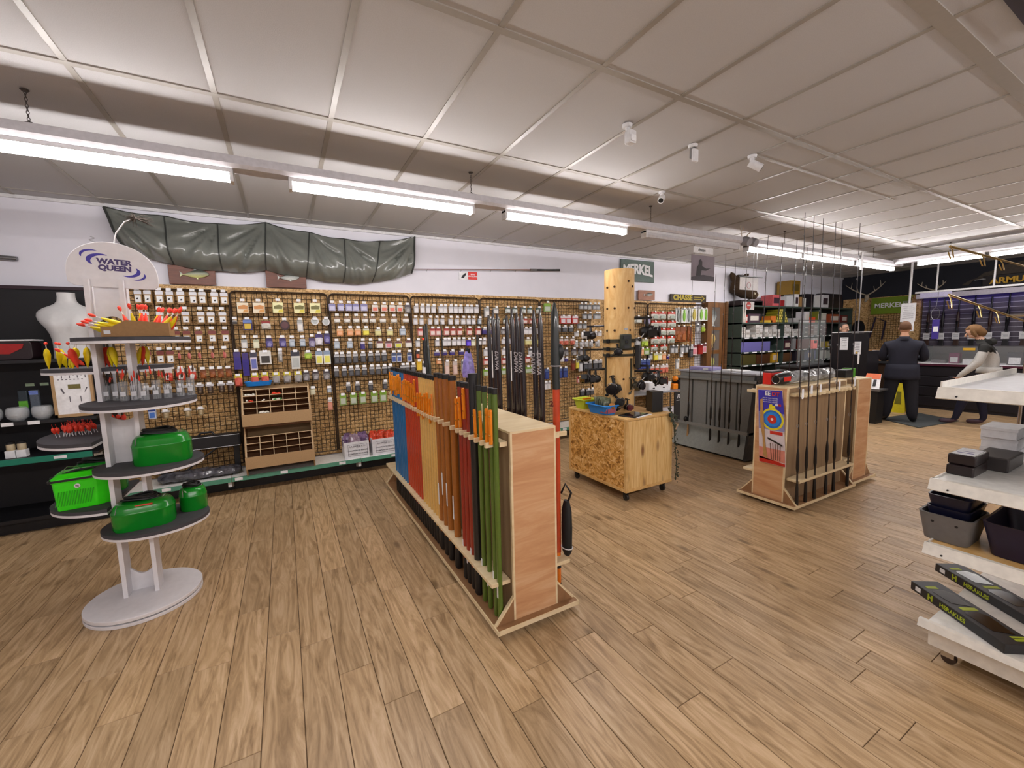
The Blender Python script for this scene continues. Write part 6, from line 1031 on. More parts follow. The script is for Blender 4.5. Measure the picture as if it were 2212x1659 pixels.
def reel(a, z, d, label, col=BLACK, col2=CHROME, s=1.0, tilt=0.0):
    """spinning reel sticking out of a hole of the log"""
    t = EM('fishing_reel', on_log(a, z, 0)); M = Matrix.Translation(on_log(a, z, d)) @ Matrix.Rotation(a - PI / 2, 4, 'Z') @ Matrix.Rotation(tilt, 4, 'Y') @ Matrix.Scale(s, 4)
    O('mounting_peg', MB().tube([(0, -d / s, 0), (0, 0, .0)], .009, 8).move(M), col, t, True)
    O('stem', MB().tube([(0, 0, 0), (0, .0, -.05)], [.008, .012], 8).box(-.012, -.03, -.004, .012, .03, .004).move(M), col, t, True)
    O('gear_body', MB().ball((0, -.01, -.085), .032, .04, .034).move(M), col, t, True)
    O('spool', MB().lathe([(.02, .03), (.036, .032), (.036, .038), (.026, .042), (.026, .064), (.034, .068), (.034, .074), (.012, .078)], (0, 0, -.085), 16, axis='y').move(M), col2, t, True)
    O('rotor', MB().lathe([(.03, .01), (.038, .02), (.038, .032), (.03, .034)], (0, 0, -.085), 16, axis='y').box(-.046, .01, -.105, -.038, .06, -.065).box(.038, .01, -.105, .046, .06, -.065).move(M), col, t, True)
    O('bail_arm', MB().tube([(.042 * math.cos(q), .055 + .012 * math.sin(q), -.085 + .042 * math.sin(q)) for q in [PI * k / 10 for k in range(11)]], .0022, 5).move(M), STEEL, t, True)
    O('crank', MB().tube([(.03, -.01, -.085), (.065, -.01, -.085), (.07, -.03, -.11)], .004, 6).move(M), STEEL, t, True); O('knob', MB().ball((.085, -.032, -.112), .016, .01, .01).move(M), col, t, True)
    T(t, label, 'reel', 'reels around the log')
WINE = plain('reel_wine', '#5c1618', .25); BRZ = plain('reel_bronze', '#8a6a3c', .3, .8); DKC = plain('reel_dark_metal', '#2c2a2c', .3, .6)
reel(vw - .38, 1.18, .03, 'black spinning reel hanging at the front left of the log', BLACK, DKC, 1.5, .3); reel(vw - 1.5, 1.24, .16, 'black and gold spinning reel far left of the log', BLACK, BRZ, 1.25, .5); reel(vw - 1.2, 1.25, .1, 'dark spinning reel close to the left of the log', BLACK, DKC, 1.2)
reel(vw + 1.3, 1.28, .14, 'black spinning reel with bright spool right of the log', BLACK, CHROME, 1.3); reel(vw + 1.6, 1.22, .24, 'wine red spinning reel far right of the log', BLACK, WINE, 1.2); reel(vw + .75, 1.16, .05, 'grey-brown reel at the front right of the log', plain('reel_olive', '#4a463a', .4), DKC, 1.1, .6)
reel(vw - .1, 1.50, .03, 'small dark reel hanging under the middle strap', BLACK, DKC, .9, .2); reel(vw + .45, .95, .04, 'red spinning reel low at the front right of the log', BLACK, WINE, .9); reel(vw - .25, .99, .03, 'dark drooping reel low at the front of the log', BLACK, BLACK, 1.1, .8)
reel(vw - 1.45, 1.69, .14, 'white handled reel sticking out high left of the log', DKC, PAPER, 1.2, .4); reel(vw + 1.4, 1.76, .12, 'large black reel sticking out high right of the log', BLACK, DKC, 1.7, .2); reel(vw - 1.55, 1.45, .2, 'dark baitcast reel level with the lowest strap, left of the log', BLACK, CHROME, 1.1, .2)
def baskt(x0, x1, y0, y1, z, h, m, label):
    t = EM('plastic_basket', ((x0 + x1) / 2, (y0 + y1) / 2, z)); O('tub', tray('b', x0, x1, y0, y1, z, h, .006, m, r=.02, fl=.022), m, t, True); c = rrect(x0 - .008, y0 - .008, x1 + .008, y1 + .008, .026)
    O('rim', MB().tube([(p[0], p[1], z + h) for p in c + [c[0]]], .008, 6), m, t, True); T(t, label, 'basket', 'baskets on the crate'); return t
tb = baskt(2.70, 2.865, 3.04, 3.34, .8125, .09, BLUEP, 'bright blue plastic basket of packets on the crate edge')
O('red_print', MB().box(2.715, 3.05, .83, 2.72, 3.14, .885).box(2.73, 3.046, .83, 2.83, 3.05, .885), cm('#a85a6a'), tb)
tb = baskt(2.75, 2.93, 3.45, 3.63, .8125, .1, LIME, 'lime yellow plastic basket at the back of the crate')
rr = random.Random(12)
for k in range(5):
    x = 2.73 + .008 * k; bag = [[(x + u * .09 + rr.uniform(-.008, .008), 3.09 + .045 * k + .02 * rr.random(), .83 + v * .14 + rr.uniform(-.008, .008)) for v in (0, .33, .66, 1)] for u in (0, .33, .66, 1)]
    T(O('clear_packet', MB().grid(bag, 4, 4), plain('packet_olive_clear', '#6a6e58', .15, var=.5, scale=40), smooth=True, solid=.012), 'crumpled olive clear packet in the blue basket, %s from left' % ORD[k + 1], 'packet', 'packets in the blue basket')
T(O('wooden_disc', MB().cyl((2.80, 3.07, .88), (2.79, 3.05, .91), .03, n=16), cm('#b0763a')), 'round wooden puck on top of the blue basket', 'puck'); T(O('orange_packet', MB().box(2.8, 3.5, .83, 2.9, 3.53, .925), ORANGE, bevel=.004), 'orange packet in the lime basket', 'packet')
t = EM('black_tablet', (2.93, 2.92, .812)); M = Matrix.Translation((2.94, 2.915, .812)) @ Matrix.Rotation(.25, 4, 'Z'); O('tablet_body', MB().box(-.13, -.09, 0, .13, .09, .012).move(M), BLACK, t, bevel=.004); O('glass', MB().box(-.12, -.08, .012, .12, .08, .0135).move(M), plain('screen_glass', '#14171a', .05), t); O('white_base', MB().box(-.1, -.11, .0, .15, -.09, .006).move(M), PAPER, t); T(t, 'black glass tablet display lying at the front of the crate', 'tablet')
t = EM('black_speaker', (3.26, 3.0, .812)); O('cabinet', MB().prism([(3.19, 2.91), (3.32, 2.89), (3.34, 3.03), (3.25, 3.05)], 'xy', .812, 1.02), plain('speaker_dark', '#1e2122', .4), t, bevel=.004); O('front_bead', MB().box(3.305, 2.886, .83, 3.312, 2.891, 1.0), STEEL, t); T(t, 'dark box-shaped speaker at the right back of the crate', 'speaker')
# camouflage garland
t = EM('camo_garland', (3.4, 2.76, .1)); CG = plain('camo_leaf', '#3a4234', .7, var=.5, scale=20); vine = [(3.33, 2.79, .83), (3.345, 2.775, .7), (3.36, 2.77, .5), (3.385, 2.765, .3), (3.38, 2.77, .12)]
O('cord', MB().tube(vine, .004, 6), CG, t)
for k in range(46):
    u = k / 45; j = min(int(u * 4), 3); p = Vector(vine[j]).lerp(Vector(vine[j + 1]), u * 4 - j); big_ = max(.018, .05 * (1 - u * 1.6)); a = rr.uniform(0, 2 * PI)
    L = [Vector((math.cos(a + q) * big_ * s, rr.uniform(-.01, .01) - .004, math.sin(a + q) * big_ * s)) for q, s in ((0, 1), (.7, .5), (2.2, .45), (3.3, .35), (4.4, .5), (5.6, .5))]; c = p + Vector((rr.uniform(-.05, .04) * (1 - u * .7), -.008 * (k % 4), rr.uniform(-.02, .02)))
    O('leaf', MB().add([c + l for l in L] + [c + l + Vector((0, .003, 0)) for l in L], [tuple(range(6)), tuple(range(6, 12))[::-1]] + [(i, (i + 1) % 6, 6 + (i + 1) % 6, 6 + i) for i in range(6)]), CG, t)
T(t, 'dark green camouflage garland hanging from the crate corner', 'garland')
# ======================= WHITE WHEELED SHELVING AT RIGHT =======================
GALV = plain('shelf_grey_top', '#c4c6ca', .4, .2); t = EM('wheeled_shelving', (3.1, -.25, 0)); ya, yb, xb = -1.3, .69, 3.72
for k, z in enumerate((1.315, .893, .585)):
    O('shelf', MB().box(2.585, ya, z - .02, xb, yb, z), [GALV, SHW, PINEF][k], t)
    O('front_lip', MB().prism([(2.585, z + .004), (2.565, z + .004), (2.545, z - .042), (2.552, z - .046), (2.585, z - .022)], 'xz', ya, yb + .005), OFFW, t); O('side_rim', MB().box(2.575, yb - .006, z - .035, xb, yb, z + .03 if k == 0 else z + .006), OFFW, t)
    O('lip_screw', MB().lathe([(.004, -.002), (.004, .003)], (2.548, yb - .06, z - .03), 8, axis='x'), DGREY, t); O('ticket_channel', MB().box(2.565, ya, z - .004, 2.587, yb, z + .006), OFFW, t)
O('shelf', MB().box(2.58, ya, .195, xb, yb - .03, .212), SHW, t); O('front_lip', MB().prism([(2.58, .214), (2.56, .212), (2.548, .18), (2.58, .185)], 'xz', ya, yb), OFFW, t)
O('base_front', MB().prism([(2.585, .195), (2.60, .195), (2.612, .085), (2.597, .085), (2.592, .14)], 'xz', ya, yb - .03), OFFW, t); O('base_side', MB().box(2.6, yb - .045, .085, xb, yb - .03, .195), OFFW, t); O('base_floor', MB().box(2.61, ya, .085, xb, yb - .045, .1), OFFW, t)
for (a, b) in ((2.66, .6), (3.6, .6), (2.66, -1.1)): O('caster', MB().lathe([(.008, -.014), (.026, -.012), (.028, 0), (.026, .012), (.008, .014)], (a, b, .029), 16, axis='x', mi=1).box(a - .02, b - .02, .035, a + .02, b + .025, .085), [CHROME, plain('caster_brown', '#3a2a20', .5)], t)
for b in (-.5, -1.2): O('upright', MB().box(3.12, b - .03, .1, 3.18, b + .03, 1.7), OFFW, t)
T(t, 'white wheeled metal shelving at the right edge', 'shelving')
DKB = plain('box_dark_brown', '#241a1a', .3); 
for k in range(2): 
    z = .893 + .05 * k; t = EM('wrapped_block', (2.83, .645, z)); O('block', MB().box(2.73 + .01 * k, .595, z, 2.92 + .01 * k, .688, z + .048), DKB, t, bevel=.006)
    if k: O('white_label', MB().box(2.75, .605, z + .048, 2.9, .68, z + .0492), PAPER, t); O('label_print', MB().box(2.79, .615, z + .0492, 2.8, .67, z + .0498).box(2.83, .62, z + .0492, 2.836, .66, z + .0498), PURPLE, t)
    T(t, ['dark wrapped tackle block, under the white labelled one', 'dark wrapped tackle block with white label on top'][k], 'box', 'wrapped blocks on the white shelving')
t = EM('dark_case', (3.07, .6, .893)); O('case', MB().box(2.95, .535, .893, 3.2, .655, .96), plain('case_grey_brown', '#3a3534', .4), t, bevel=.006); O('clasp', MB().box(2.945, .63, .92, 2.95, .65, .94), STEEL, t); T(t, 'low dark case in front of the three white boxes', 'case')
for k in range(3):
    z = .893 + .058 * k; s = .02 * (k == 2); t = EM('white_box', (3.32, .63, z)); O('box', MB().box(3.225 - s, .565, z, 3.42 - s, .69, z + .046), PAPER, t, bevel=.002); O('lid', MB().box(3.222 - s, .562, z + .04, 3.423 - s, .693, z + .057), PAPER, t, bevel=.002); T(t, 'plain white box, %s of the stack of three' % ('bottom', 'middle', 'top')[k], 'box', 'white boxes on the white shelving')
T(bag_roll('silver_bag', (3.22, .44, 1.0), (3.42, .4, 1.06), .1, plain('foil_silver', '#a7abb0', .3, .3, var=.4, scale=25, bump=.6), 3), 'crumpled silver bag at the right end of the second white shelf', 'bag')
t = EM('grey_tub', (2.74, .65, .585)); GT = plain('tub_grey', '#6a6866', .5); O('tub', tray('g', 2.62, 2.86, .555, .745, .587, .13, .008, GT, r=.03, fl=.02), GT, t, True)
for y in (.61, .69): O('grip_hole', MB().lathe([(.006, -.002), (.006, .002)], (2.627, y, .68), 10, axis='x'), BLACK, t)
T(t, 'grey plastic tub on the third white shelf', 'tub'); NV = plain('tray_navy', '#12142c', .35)
for k in range(3): T(O('navy_tray', tray('n', 2.645 + .004 * k, 2.9, .575, .725, .60 + .055 * k + .03, .06, .006, NV, r=.02, fl=.012), NV, smooth=True), 'dark navy tray stacked in the grey tub, %s one' % ('lowest', 'middle', 'top')[k], 'tray', 'navy trays in the grey tub')
PT = plain('tub_dark_purple', '#1c1630', .4); T(O('purple_tub', tray('p', 2.63, 2.98, .2, .54, .587, .15, .008, PT, r=.03, fl=.03), PT, smooth=True), 'dark purple plastic tub right of the grey one', 'tub')
HBX = plain('box_charcoal', '#26272a', .45); HYL = plain('print_chartreuse', '#a8b828', .5)
for k, (cx_, cy_) in enumerate(((2.745, .575), (3.08, .575))):
    t = EM('lure_box', (cx_, cy_, .213)); M = Matrix.Translation((cx_, cy_, .213)) @ Matrix.Rotation(math.atan2(.32, .22), 4, 'Z'); L, W, H = .46, .13, .045
    O('box_body', MB().box(-L / 2, -W / 2, 0, L / 2, W / 2, H).move(M), HBX, t, bevel=.003)
    for a, b in ((-.17, -.02), (.02, .15)): O('window', MB().prism([(a, -.035), (b - .03, -.045), (b, -.02), (b, .03), (b - .02, .042), (a + .02, .035)], 'xy', H, H + .0015).move(M), plain('window_dark', '#120e10', .15), t)
    O('yellow_bar', MB().box(-L / 2 + .02, -.05, H, -L / 2 + .035, .0, H + .001).box(-L / 2 + .04, -.055, H, -L / 2 + .05, -.0, H + .001).box(.16, -.01, H, .18, .04, H + .001).box(-.01, -.04, H, .012, .03, H + .001).move(M), HYL, t)
    o = O('white_sticker', MB().box(L / 2 - .06, W / 2, .012, L / 2 - .03, W / 2 + .001, .034).move(M), PAPER, t)
    me = text_mesh('HERAKLES', .028, HYL, bold=.0006, depth=.0004); o = bpy.data.objects.new('lettering', me); COL.objects.link(o); o.parent = t; o.matrix_local = Matrix.Translation(-ORG[t.name]) @ M @ Matrix.Translation((.0, W / 2 + .001, H / 2)) @ Matrix.Rotation(PI, 4, 'Z') @ Matrix.Rotation(PI / 2, 4, 'X')
    me = text_mesh('H', .04, HYL, bold=.002, depth=.0004); o = bpy.data.objects.new('logo', me); COL.objects.link(o); o.parent = t; o.matrix_local = Matrix.Translation(-ORG[t.name]) @ M @ Matrix.Translation((.115, W / 2 + .001, H / 2)) @ Matrix.Rotation(PI, 4, 'Z') @ Matrix.Rotation(PI / 2, 4, 'X')
    T(t, ['flat charcoal lure box with two windows, overhanging the base shelf front', 'flat charcoal lure box with two windows, further back on the base shelf'][k], 'box', 'charcoal lure boxes')
t = T(O('white_carton', MB().box(3.34, .33, 1.317, 3.68, .53, 1.5), PAPER, bevel=.003), 'white carton on top of the white shelving', 'box')
# ---- brass waterfall arms and garments beyond ----
def arm(a, b, label):
    a, b = Vector(a), Vector(b); t = EM('brass_hanger', b); O('bar', MB().tube([a, b], .0075, 8), BRASS, t, True)
    for u in (0.0, .32, .55):
        p = a.lerp(b, u); O('hook', MB().tube([p, p + Vector((-.07, -.03, -.035)), p + Vector((-.12, -.05, -.085)), p + Vector((-.15, -.06, -.095)), p + Vector((-.13, -.04, -.09)), p + Vector((-.08, -.015, -.045))], .0035, 6), BRASS, t, True)
    T(t, label, 'hanger arm', 'brass display arms')
arm((3.74, 1.0, 1.795), (5.5, 1.0, 1.63), 'long slanted brass display arm with hooks in front of the gun rack'); arm((3.69, 1.0, 2.09), (5.5, 1.0, 2.07), 'upper brass display arm seen against the ceiling lights')
t = EM('garment_stand', (5.5, 1.0, 0)); O('pole', MB().tube([(5.5, .96, .03), (5.5, .96, 2.15)], .02, 12), CHROME, t, True); O('foot', MB().lathe([(.22, 0), (.22, .012), (.03, .03)], (5.5, .96, 0), 24), CHROME, t); O('crossbar', MB().tube([(5.5, .3, 1.68), (5.5, 1.1, 1.68)], .012, 10), CHROME, t); T(t, 'chrome garment stand holding dark jackets at right', 'stand')
CLO = plain('jacket_black', '#15121a', .85)
for k in range(3):
    y = .42 + .2 * k; P = []
    for i, (z, w, d) in enumerate([(1.66, .05, .03), (1.6, .2, .05), (1.5, .24, .07), (1.2, .25, .07), (.9, .26, .08), (.66, .27, .08)]):
        P.append([(5.52 + w * math.cos(2 * PI * j / 16), y + d * math.sin(2 * PI * j / 16) + .01 * math.sin(j * 5 + i), z) for j in range(17)])
    m = MB().grid(P, 6, 17)
    for s in (-1, 1): m.tube([(5.52 + s * .18, y, 1.58), (5.52 + s * .27, y, 1.3), (5.52 + s * .29, y, 1.02)], [.06, .05, .04], 10)
    T(O('hanging_jacket', m, CLO, smooth=True), 'black jacket hanging on the garment stand, %s from the aisle' % ORD[3 - k], 'jacket', 'jackets on the garment stand')
# ======================= BACK OF THE SHOP =======================
OAKD = wood('cabinet_oak', [(.3, '#5e3c1c'), (.6, '#7a5026'), (.8, '#936634')], (3, 3, .7), 4, .5)
t = EM('lure_cabinet', (7.76, 5.49, .6)); x0, x1, yf, yk = 7.46, 8.05, 5.42, 5.56; nz = [(1.72, 2.12), (1.26, 1.66), (.82, 1.18)]
m = MB().box(x0, yf, .6, x0 + .14, yk, 2.22).box(x1 - .2, yf, .6, x1, yk, 2.22)
zs = [.6] + [v for a in sorted(nz) for v in a] + [2.22]
for a, b in zip(zs[::2], zs[1::2]): m.box(x0 + .14, yf, a, x1 - .2, yk, b)
m.box(x0 + .14, yk - .02, .6, x1 - .2, yk, 2.22); O('carcass', m, OAKD, t); O('side_moulding', MB().box(x1 - .05, yf - .03, .6, x1 + .02, yf, 2.24), wood('moulding', [(.3, '#4a3220'), (.7, '#7a5836')], (1, 1, 9), 6, .6), t)
for k, (a, b) in enumerate(nz):
    O('niche_glass', MB().box(x0 + .14, yf + .002, a, x1 - .2, yf + .005, b), GLASS, t)
    f = fish_body(0, 0, 0, .36 - .05 * k, .14 - .02 * k, 0); f.move(Matrix.Translation(((x0 + x1) / 2 - .03, yf + .06, (a + b) / 2)) @ Matrix.Rotation(PI / 2, 4, 'Y')); T(O('fish_model', f, [TR2, cm('#c8a02c'), cm('#b8b23c')][k], smooth=True), ['silver model fish in the top niche of the oak cabinet', 'golden model fish in the middle niche of the oak cabinet', 'yellow model fish in the lowest niche of the oak cabinet'][k], 'model fish', 'fish in the oak cabinet')
T(t, 'narrow oak cabinet with three fish niches at the end of the grids', 'cabinet')
# ---- ammunition shelving ----
SG = plain('shelf_edge_green', '#3a4842', .5); BK = plain('shelving_back', '#2a2e2a', .7); t = EM('ammo_shelving', (10.4, 5.3, 0)); xa, xb = 8.1, 12.7; LV = (2.15, 1.80, 1.50, 1.20, .93)
O('back_panel', MB().box(xa, 5.5, .1, xb, 5.53, 2.15), BK, t)
for z in LV: O('shelf', MB().box(xa, 5.12, z - .03, xb, 5.5, z), SG, t)
for x in (xa, 9.63, 11.15, xb - .02): O('upright', MB().box(x, 5.12, 0, x + .02, 5.5, 2.15), SG, t)
for z in LV[2:]:
    for k in range(16): O('price_ticket', MB().box(xa + .12 + .28 * k, 5.115, z - .028, xa + .27 + .28 * k, 5.119, z - .004), PAPER, t)
T(t, 'green edged shelving of ammunition along the far end of the wall', 'shelving')
CC = ['#c9c7c4', '#d8d6d2', '#b8b2ac']; nA = 0
def abox(x, z, w, h, c, label, cat='box', y=5.16, d=.2, c2=None, grp='boxes on the ammunition shelving'):
    t = EM('ammo_box' if cat == 'box' else cat.replace(' ', '_'), (x + w / 2, y + d / 2, z)); O('carton', MB().box(x, y, z, x + w, y + d, z + h), cm(c), t)
    if c2: O('label', MB().box(x + w * .15, y - .002, z + h * .25, x + w * .85, y, z + h * .75), cm(c2), t)
    T(t, label, cat, grp)
# white ammo cartons: columns on the third shelf
for i, (x, n) in enumerate([(8.18, 4), (8.33, 3), (8.52, 1), (8.66, 5), (8.80, 5), (8.98, 4), (9.12, 3), (9.30, 5), (9.44, 3), (9.66, 5), (9.80, 5), (9.94, 4), (10.1, 2), (10.24, 3)]):
    for k in range(n): abox(x, 1.5 + .052 * k, .125, .05, CC[(i + k) % 3], 'white cartridge carton, %s up in the %s stack of the third shelf' % (ORD[k + 1], ORD[i + 1]), c2='#9a948c' if k % 2 else None)
for i, (x, n, c) in enumerate([(10.55, 5, '#4a4a4a'), (10.8, 5, '#7a5a50'), (10.98, 5, '#9a928c'), (11.2, 5, '#4a3a40'), (11.4, 5, '#5a4246')]):
    for k in range(n): abox(x, 1.5 + .052 * k, .15, .05, c, '%s cartridge carton, %s up in dark stack %s of the third shelf' % ({'#4a4a4a': 'grey', '#7a5a50': 'brown', '#9a928c': 'pale grey', '#4a3a40': 'dark', '#5a4246': 'dark purple'}[c], ORD[k + 1], ORD[i + 1]), c2='#b8b0aa' if (i + k) % 2 else None)
# second shelf: yellow tube pyramid, guns cases
TUB = MB().cyl((0, .02, 0), (0, .3, 0), .032, n=12, mi=0).cyl((0, .018, 0), (0, .021, 0), .022, n=10, mi=1).mesh('tube', [cm('#8a8424'), cm('#d8c86a')])
k = 0
for r_ in range(5):
    for c in range(7 - r_):
        k += 1; o = put('cartridge_tube', TUB, (9.42 + .066 * c + .033 * r_, 5.14, 1.833 + .058 * r_)); T(o, 'olive yellow tube in the pyramid, layer %s, %s from left' % (('one two three four five'.split())[r_], ORD[c + 1]), 'tube', 'pyramid of olive tubes')
for x, z, w, h, c, l in ((8.2, 1.8, .1, .28, '#c8beb4', 'pale stacked tin at the left of the second ammunition shelf'), (8.31, 1.8, .05, .16, '#b03830', 'narrow red carton on the second ammunition shelf'), (8.4, 1.8, .4, .18, '#4a3a44', 'dark purple case on the second ammunition shelf'), (8.95, 1.8, .3, .05, '#caa838', 'flat yellow packet on the second ammunition shelf'), (9.2, 1.83, .18, .14, '#c8702c', 'orange packet beside the olive tubes'), (10.1, 1.8, .3, .1, '#a8a8a8', 'grey scope mount box on the second ammunition shelf'), (10.55, 1.8, .18, .25, '#dcd8dc', 'tall white card on the second ammunition shelf'), (10.8, 1.83, .2, .12, '#e8582c', 'bright orange carton on the second ammunition shelf'), (11.1, 1.8, .16, .26, '#7a7c2c', 'olive carton on the second ammunition shelf'), (11.3, 1.8, .2, .22, '#c8c8bc', 'cream carton on the second ammunition shelf'), (11.65, 1.8, .5, .2, '#a04a2c', 'wide brick red carton on the second ammunition shelf'), (12.25, 1.8, .3, .18, '#6a2424', 'maroon carton at the right of the second ammunition shelf')): abox(x, z if z == 1.8 else 1.8, w, h, c, l, c2='#d8d2c8' if h > .15 else None)
# top of the shelving
for x, w, h, c, l in ((8.12, .75, .1, '#1c1418', 'long black gun case on top of the ammunition shelving'), (8.45, .4, .08, '#d0d0d4', 'low white carton on top of the ammunition shelving'), (9.22, .3, .24, '#c0585c', 'red and white cartons on top of the ammunition shelving'), (9.52, .16, .13, '#8c1c20', 'small dark red tin on top of the ammunition shelving'), (9.75, .3, .22, '#c8cacc', 'pale grey carton on top of the ammunition shelving'), (10.1, .14, .28, '#d8d8d8', 'white carton with dark print on top of the ammunition shelving'), (10.3, .13, .22, '#a07c4c', 'plain brown carton on top of the ammunition shelving'), (10.45, .1, .2, '#d4d4d0', 'narrow white carton beside the brown one on the ammunition shelving'), (10.58, .3, .3, '#1a161c', 'black radio box on top of the ammunition shelving'), (10.95, .27, .27, '#d4d4d4', 'square white carton on top of the ammunition shelving'), (11.27, .3, .3, '#d8d8dc', 'white boot carton on top of the ammunition shelving')):
    abox(x, 2.15, w, h, c, l, c2='#3a2a34' if 'print' in l or 'boot' in l or 'red and' in l else None, d=.25)
abox(9.98, 2.15 + .28, .38, .3, '#8a6a1c', 'gold-brown carton standing highest on the ammunition shelving', y=5.2, d=.3, c2='#5a4a18'); abox(11.6, 2.15, .95, .36, '#221a20', 'long black backdrop box on top of the ammunition shelving', y=5.3, d=.15)
# lower shelves
for i, (x, z, w, h, c, l) in enumerate([(8.15, 1.2, 1.05, .2, '#6a66a4', 'wide purple fabric bin on the fourth ammunition shelf'), (9.75, 1.2, .25, .2, '#3a1a24', 'dark maroon cartons on the fourth ammunition shelf'), (10.1, 1.2, .12, .24, '#8a8a8a', 'grey carton stack on the fourth ammunition shelf'), (10.3, 1.2, .5, .22, '#5a2018', 'brick brown carton on the fourth ammunition shelf'), (10.95, 1.2, .1, .24, '#d0d0cc', 'first white binder on the fourth ammunition shelf'), (11.08, 1.2, .1, .24, '#d4d4d0', 'second white binder on the fourth ammunition shelf'), (11.21, 1.2, .1, .24, '#ccccc8', 'third white binder on the fourth ammunition shelf'), (11.6, 1.2, .3, .14, '#a08a2c', 'yellow packet on the fourth ammunition shelf'), (8.15, .93, .55, .22, '#4a4420', 'mossy green fleece stack on the lowest ammunition shelf'), (8.72, .93, .5, .2, '#4a2c18', 'brown fleece stack on the lowest ammunition shelf'), (9.3, .93, .22, .22, '#c89a28', 'yellow cartons on the lowest ammunition shelf'), (9.66, .93, .4, .2, '#5a3c24', 'brown carton on the lowest ammunition shelf'), (10.2, .93, .4, .22, '#2c2630', 'black carton on the lowest ammunition shelf'), (10.75, .93, .16, .22, '#5e6484', 'first slate blue binder on the lowest ammunition shelf'), (10.95, .93, .16, .22, '#545a88', 'second slate blue binder on the lowest ammunition shelf'), (11.4, .93, .2, .2, '#c8cac0', 'white tub on the lowest ammunition shelf'), (11.75, .93, .25, .22, '#b8bcb4', 'pale tub on the lowest ammunition shelf')]): abox(x, z, w, h, c, l, c2='#c8b8a8' if i % 3 == 1 else None)
t = EM('boar_trophy', (8.5, 5.45, 2.26)); BOAR = plain('boar_fur', '#36240f', .9, var=.4, scale=60, bump=.5)
O('head', MB().tube([(8.42, 5.5, 2.62), (8.44, 5.42, 2.59), (8.5, 5.28, 2.46), (8.56, 5.18, 2.36), (8.58, 5.12, 2.33)], [.2, .21, .18, .1, .06], 16), BOAR, t, True)
for s in (-1, 1): O('ear', MB().tube([(8.44 + s * .13, 5.44, 2.7), (8.47 + s * .25, 5.44, 2.8), (8.49 + s * .3, 5.44, 2.84)], [.07, .05, .01], 8), BOAR, t, True)
O('tusk', MB().tube([(8.52, 5.14, 2.33), (8.50, 5.11, 2.38), (8.5, 5.12, 2.42)], [.012, .01, .003], 6).tube([(8.64, 5.14, 2.33), (8.66, 5.11, 2.38), (8.66, 5.12, 2.42)], [.012, .01, .003], 6), plain('ivory', '#e4dcc4', .4), t, True); T(t, 'brown stuffed boar head mounted above the ammunition shelving', 'trophy')
# ---- hanging notices ----
def hung(name, x0, x1, z0, z1, y, label, builder, cat='sign'):
    t = EM(name, ((x0 + x1) / 2, y, z0)); O('sheet', MB().box(x0, y, z0, x1, y + .004, z1), PAPER, t); O('cords', MB().tube([(x0 + .05, y, z1), (x0 + .05, y, 2.64)], .0018, 5).tube([(x1 - .05, y, z1), (x1 - .05, y, 2.64)], .0018, 5), STEEL, t); builder(t); return T(t, label, cat)
YH = 3.36
def n1(t): O('top_bar', MB().tube([(5.22, YH, 2.318), (5.74, YH, 2.326)], .008, 8), BLACK, t); O('stamp', MB().tube([(5.44 + .04 * math.cos(a), YH - .002, 2.21 + .04 * math.sin(a)) for a in [2 * PI * k / 20 for k in range(21)]], .004, 5), cm('#c09aa0'), t)
hung('hanging_notice', 5.25, 5.65, 2.15, 2.313, YH, 'white notice with round stamp hanging under a black bar', n1)
def n2(t): O('red_disc', MB().lathe([(.05, -.003), (.05, 0)], (5.455, YH, 1.948), 24, axis='y'), plain('no_entry_red', '#c8443c', .5), t); O('white_bar', MB().box(5.42, YH - .006, 1.94, 5.49, YH - .003, 1.957), PAPER, t); O('clip', MB().box(5.44, YH - .004, 1.998, 5.47, YH + .008, 2.03), BLACK, t)
hung('no_entry_sign', 5.335, 5.58, 1.893, 1.998, YH, 'hanging no entry sign with red disc', n2)
t = EM('photo_poster', (4.5, YH, 2.22)); O('print', MB().box(4.30, YH, 2.224, 4.725, YH + .004, 2.525), plain('poster_violet_grey', '#8a7f88', .6, var=.2, scale=3), t)
PQ = lambda L: [(4.30 + (x - 5.14) * .833, 2.224 + (z - 2.35) * .836) for x, z in L]
O('hunter', MB().prism(PQ([(5.25, 2.42), (5.34, 2.42), (5.36, 2.5), (5.46, 2.5), (5.56, 2.54), (5.46, 2.53), (5.37, 2.56), (5.37, 2.62), (5.34, 2.66), (5.3, 2.64), (5.3, 2.58), (5.26, 2.54)]), 'xz', YH - .003, YH), cm('#241e24'), t); O('dark_ground', MB().prism(PQ([(5.142, 2.352), (5.648, 2.352), (5.648, 2.42), (5.4, 2.44), (5.142, 2.40)]), 'xz', YH - .002, YH), cm('#3c343c'), t)
O('cords', MB().tube([(4.35, YH + .002, 2.525), (4.35, YH + .002, 2.64)], .002, 5).tube([(4.68, YH + .002, 2.525), (4.68, YH + .002, 2.64)], .002, 5), STEEL, t); O('top_card', MB().box(4.33, YH - .002, 2.55, 4.69, YH + .002, 2.62), PAPER, t); text('lettering', 'chasse', .05, INK, (4.48, YH - .003, 2.585), FY, t, depth=.0004, bold=.001); T(t, 'hanging violet grey photo poster of a hunter', 'poster')
t = EM('twin_emergency_lamp', (5.27, 3.345, 2.7)); GL = plain('lamp_grey', '#9a989c', .3)
for x in (5.2, 5.34): O('lamp_head', MB().tube([(x, 3.36, 2.755), (x, 3.28, 2.74), (x, 3.22, 2.715)], [.045, .06, .05], 14), GL, t, True)
